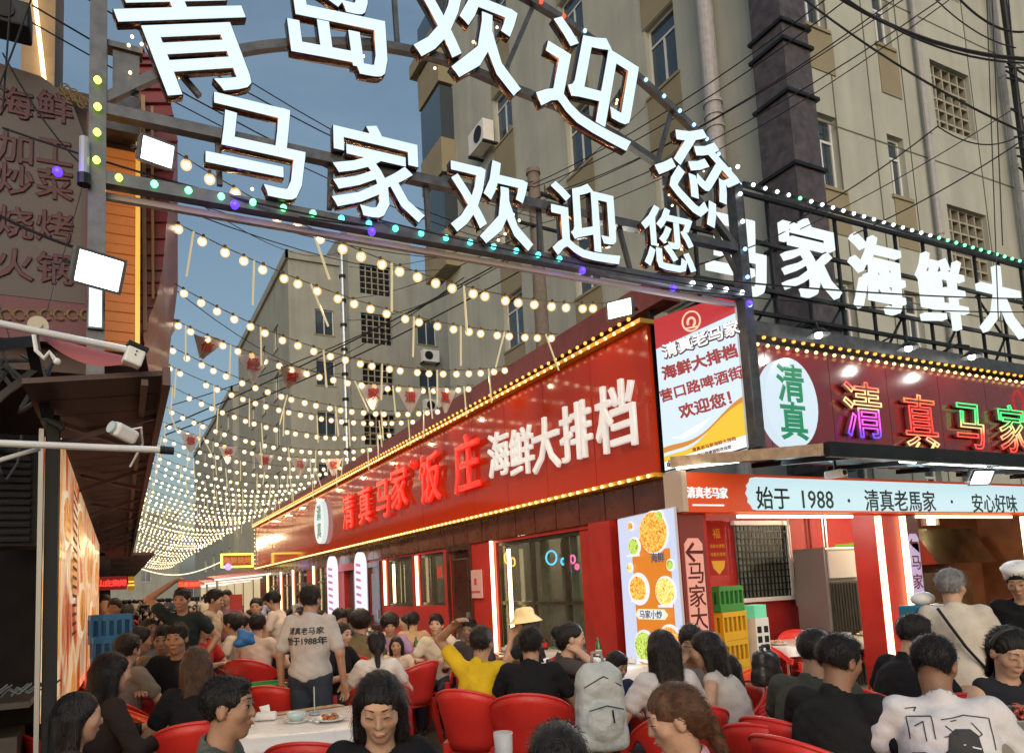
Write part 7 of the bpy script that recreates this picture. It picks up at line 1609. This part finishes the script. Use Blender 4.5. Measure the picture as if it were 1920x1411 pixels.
# crates
def crate(label, loc, w, d, h, mm, slots=3, rz=0., group='stacked plastic crates'):
    t = thing('plastic_crate', label, 'crate', loc, rz, group); T_ = .02
    m = MB(); m.box(-w/2, w/2, -d/2, d/2, 0, T_)
    for z0_, z1_ in ((T_, h*.30), (h*.82, h)): m.box(-w/2,w/2,-d/2,-d/2+T_,z0_,z1_); m.box(-w/2,w/2,d/2-T_,d/2,z0_,z1_); m.box(-w/2,-w/2+T_,-d/2+T_,d/2-T_,z0_,z1_); m.box(w/2-T_,w/2,-d/2+T_,d/2-T_,z0_,z1_)
    m.build('crate_shell', mm, t); m = MB(); n_ = 5
    for i in range(n_+1):
        x = -w/2+T_/2 + (w-T_)*i/n_
        for y in (-d/2, d/2-T_): m.box(x-.012, x+.012, y+.003, y+T_-.003, h*.30, h*.82)
        y = -d/2+T_+.015 + (d-2*T_-.03)*i/n_
        for x in (-w/2, w/2-T_): m.box(x+.003, x+T_-.003, y-.012, y+.012, h*.30, h*.82)
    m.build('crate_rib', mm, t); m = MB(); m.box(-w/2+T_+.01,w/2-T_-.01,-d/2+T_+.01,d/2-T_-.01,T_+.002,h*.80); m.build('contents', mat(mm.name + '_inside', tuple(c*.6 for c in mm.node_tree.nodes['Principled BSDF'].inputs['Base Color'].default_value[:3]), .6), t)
    return t
yel = mat('yellow_crate_plastic', (.75,.42,.02), .4); grn = mat('green_crate_plastic', (.04,.26,.05), .4); blu = mat('blue_crate_plastic', (.02,.16,.36), .45)
p = AY(1350, 1180, 6.05); r_x = p.x; kz = 0
for i, (mm, lab) in enumerate(((yel,'yellow crate at the foot of the alcove stack'),(yel,'second yellow crate of the alcove stack'),(yel,'third yellow crate of the alcove stack'),(yel,'topmost yellow crate just under the green crate'),(grn,'green crate on top of the yellow alcove stack'))):
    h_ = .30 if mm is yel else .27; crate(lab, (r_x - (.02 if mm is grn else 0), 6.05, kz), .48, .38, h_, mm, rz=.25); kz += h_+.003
t = thing('blue_basket', 'small blue basket beside the green crate', 'basket', (r_x+.38, 6.3, 1.12)); m = MB(); m.box(-.14,.14,-.1,.1,0,.16); rounded(m.build('basket_body', mat('navy_basket', (.03,.07,.18), .5), t), .02); m = MB(); m.box(-.12,.12,-.08,.08,.162,.2); m.build('contents', mat('tan_towel', (.4,.25,.15), .8), t)
t = thing('drawer_rack', 'narrow white slotted rack with a green top beside the crates', 'rack', (r_x+.42, 5.95, 0)); m = MB(); m.box(-.1,.1,-.1,.1,0,1.12); m.build('frame', whitep, t); m = MB()
for i in range(9):
    for x in (-.05,.05): m.box(x-.03, x+.03, -.105,-.101,.12+i*.105,.19+i*.105)
m.build('slot', dkmetal, t); m = MB(); m.box(-.09,.09,-.09,.09,1.123,1.26); m.build('top_box', mat('mint_box', (.15,.55,.35), .4, em=(.2,1,.6), es=.15), t)
for i, (px, py, dpt) in enumerate(((206,1175,6.3),(212,1217,6.1))):
    p = AD(px, py, dpt)
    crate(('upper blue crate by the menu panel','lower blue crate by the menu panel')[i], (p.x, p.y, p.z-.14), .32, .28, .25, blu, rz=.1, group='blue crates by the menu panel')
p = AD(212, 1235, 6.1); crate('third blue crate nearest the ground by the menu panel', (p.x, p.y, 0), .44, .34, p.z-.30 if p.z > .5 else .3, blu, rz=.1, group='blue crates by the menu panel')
for i, (mm, py, l_) in enumerate(((grn,1222,'green crate on the stack beside the waiter'),(yel,1246,'yellow crate in the middle of the stack beside the waiter'),(mat('dark_green_crate', (.02,.07,.03), .4),1270,'dark green crate low on the stack beside the waiter'))):
    p = AD(492, py, 6.3); crate(l_, (p.x, p.y, .62-.24*i), .36, .30, .235, mm)
t = thing('white_bucket', 'white plastic bucket on the ground left of the waiter', 'bucket', (AD(433,1250,6.0).x, AD(433,1250,6.0).y, 0)); m = MB(); m.lathe([(.001,0),(.11,0),(.135,.30),(.14,.305),(.130,.30),(.105,.01),(.001,.01)], 18); m.build('bucket_wall', whitep, t, True); m = MB(); m.tube([(.135*math.cos(a_), .02, .28+.1*math.sin(a_)*0-.12*math.sin(a_)) for a_ in np.linspace(0, math.pi, 12)], .004); m.build('handle', galv, t)
t = thing('red_sign_board', 'plain red board standing among the far tables', 'board', tuple(AD(443,1128,9.6))); m = MB(); m.box(-.08,.08,0,.02,-.1,.1); m.build('board', redwall, t); m = MB(); m.cyl((0,.03,-.16),(0,.03,-t.location.z), .012); m.build('stand', dkmetal, t)
t = thing('blue_shelf_box', 'blue plastic box behind the grey haired woman', 'box', tuple(AD(1733,1150,4.9))); m = MB(); m.box(-.12,.12,-.1,.1,-.09,.06); rounded(m.build('box_body', mat('teal_box', (.01,.17,.28), .4), t), .01); m = MB(); m.ball((0,0,.1), .07, 10, 6, (1.3,1,.7)); m.build('white_bags', whitep, t, True)
# ================================================================== THE FAR CROWD
def far_person(i, stand):
    H_ = .93 if stand else .50; lo = (-.45,-.35,0); hi = (.45,.65,1.85 if stand else 1.45); f = Field(lo, hi, .034); z0 = H_; nb = z0+.5; hm = {}
    parts = []
    def mk(fn, mm): g = Field(lo, hi, .034); fn(g); q = g.mesh(); parts.append((q, mm))
    w = .9+.2*((i*37) % 10)/10; ly = .06*(i % 3)
    mk(lambda g: (g.ell((0,ly*.5,z0+.22),(.17*w,.12,.28),k=.05), g.cone((-.16*w,ly,nb-.06),(.16*w,ly,nb-.06),.06,.06,k=.05), g.cone((-.18*w,ly,nb-.07),(-.22,.12+ly,nb-.28),.055,.05,k=.02), g.cone((.18*w,ly,nb-.07),(.22,.12+ly,nb-.28),.055,.05,k=.02)), 0)
    mk(lambda g: (g.ell((0,ly+.03,nb+.14),(.078,.09,.105),k=.02), g.cone((0,ly,nb-.02),(0,ly+.02,nb+.1),.055,.055,k=.02), g.cone((-.22,.12+ly,nb-.28),(-.12,.36,nb-.26),.04,.035), g.cone((.22,.12+ly,nb-.28),(.12,.36,nb-.26),.04,.035)), 1)
    mk(lambda g: (g.ell((0,ly+.0,nb+.18),(.092,.098,.09),k=.02), g.ell((0,ly+.12,nb+.12),(.07,.06,.08),k=.01,sub=True), g.cone((0,ly-.06,nb+.12),(0,ly-.07,nb-(.12 if i % 2 else -.06)),.06,.045)), 2)
    def tr(g):
        for x in (-.09,.09):
            if stand: g.cone((x,0,z0),(x,.02,.1),.085,.055)
            else: g.cone((x,0,z0),(x*1.3,.42,z0-.03),.085,.065); g.cone((x*1.3,.42,z0-.03),(x*1.3,.40,.08),.06,.05)
    mk(tr, 3); V = []; F_ = []; MI = []; o = 0
    for (q, mm) in parts: V.append(q[0]); F_.append(q[1]+o); MI += [mm]*len(q[1]); o += len(q[0])
    me = np_mesh('far_person', (np.concatenate(V), np.concatenate(F_)), [cloth((.5,.45,.4)), SKIN['mid'], HAIR['black'], cloth((.04,.045,.06))]); me.polygons.foreach_set('material_index', MI); return me
FPm = [far_person(i, i % 3 == 2) for i in range(9)]
cols_c = [(.60,.52,.45),(.62,.58,.54),(.03,.03,.035),(.46,.38,.28),(.05,.07,.12),(.45,.06,.06),(.30,.28,.27),(.55,.45,.33),(.10,.16,.14),(.60,.42,.50),(.02,.02,.02),(.35,.40,.5)]
gnames = ['white','cream','black','tan','navy','red','grey','beige','dark green','pink','black','pale blue']
rr = random.Random(21); joined = MB(); cnt = 0; spots = []
def far_x(y): return (.35+.018*y, 4.25 if y < 18 else 4.55)
mj = [cloth(c) for c in cols_c[:6]]
ys_ = [10.2+.95*i for i in range(46)]
far_ch = MB()
for y in ys_:
    x0, x1 = far_x(y); n = 4 if y < 22 else 5
    for j in range(n):
        x = x0 + (x1-x0)*(j+.5)/n + rr.uniform(-.22,.22); yy_ = y + rr.uniform(-.35,.35)
        if 2.5 < x < 3.2 and rr.random() < .6: continue
        if y < 12 and 1.6 < x < 3.4: continue
        stand = rr.random() < .08 and y > 17; k = rr.choice([2,5,8]) if stand else rr.choice([0,1,3,4,6,7]); me = FPm[k]; ci = rr.randrange(len(cols_c)); rz = rr.uniform(-3.1,3.1)
        cnt += 1
        if cnt <= 215:
            o = link('person', me, loc=(x, yy_, 0), rot=(0,0,rz), label='distant %s in %s far down the street' % ('standing person' if stand else 'seated diner', gnames[ci]), cat='person', group='distant diners down the street')
            o.material_slots[0].link = 'OBJECT'; o.material_slots[0].material = cloth(cols_c[ci])
            s_ = rr.uniform(.92,1.05); o.scale = (s_,)*3
        if not stand and cnt % 2 == 0 and y < 34: chair(x, yy_, -rz, 'red plastic armchair in the distant crowd down the street')
tm = MB().box(-.6,.6,-.38,.38,.72,.75).mesh('table', tabm); lm = MB().box(-.04,.04,-.04,.04,0,.72).mesh('leg', dkmetal)
for i, y in enumerate(np.arange(10.5, 34, 1.9)):
    for x in (1.1+.02*y, 3.9):
        t = thing('dining_table', 'white covered table deep in the distant crowd', 'table', (x+rr.uniform(-.2,.2), y, 0), rr.uniform(-.2,.2), 'distant dining tables'); link('tabletop', tm, t); link('leg', lm, t)
# the mass of people beyond
m = MB(); m2 = MB(); m3 = MB()
for i in range(420):
    y = rr.uniform(44, 95); x = rr.uniform(-.4+.02*y, 6.0); z = 1.15 if rr.random() < .6 else 1.6; (m if i % 3 else m2).ball((x, y, z-.42), .24, 6, 4, (1,.7,1.4)); m3.ball((x, y, z), .11, 6, 5, (1,1,1.2))
for k_, (b_, c_) in enumerate(((m, cloth((.5,.42,.36))), (m2, cloth((.08,.07,.08))), (m3, HAIR['black']))): tag(b_.build('crowd', c_, smooth=True), 'dense crowd of heads and shirts at the far end of the street', 'crowd', kind='stuff')
# litter on the asphalt
m = MB(); r_ = random.Random(9)
for i in range(90):
    x, y = r_.uniform(1.5,4.8), r_.uniform(4.0,11); s_ = r_.uniform(.008,.025); a = r_.uniform(0,3); m.obox((x,y,.006), (s_*math.cos(a), s_*math.sin(a), 0), (-s_*.5*math.sin(a), s_*.5*math.cos(a), 0), (0,0,.002))
tag(m.build('litter', mat('scrap_paper', (.45,.42,.38), .8)), 'small paper scraps and butts scattered on the asphalt', 'litter', kind='stuff')
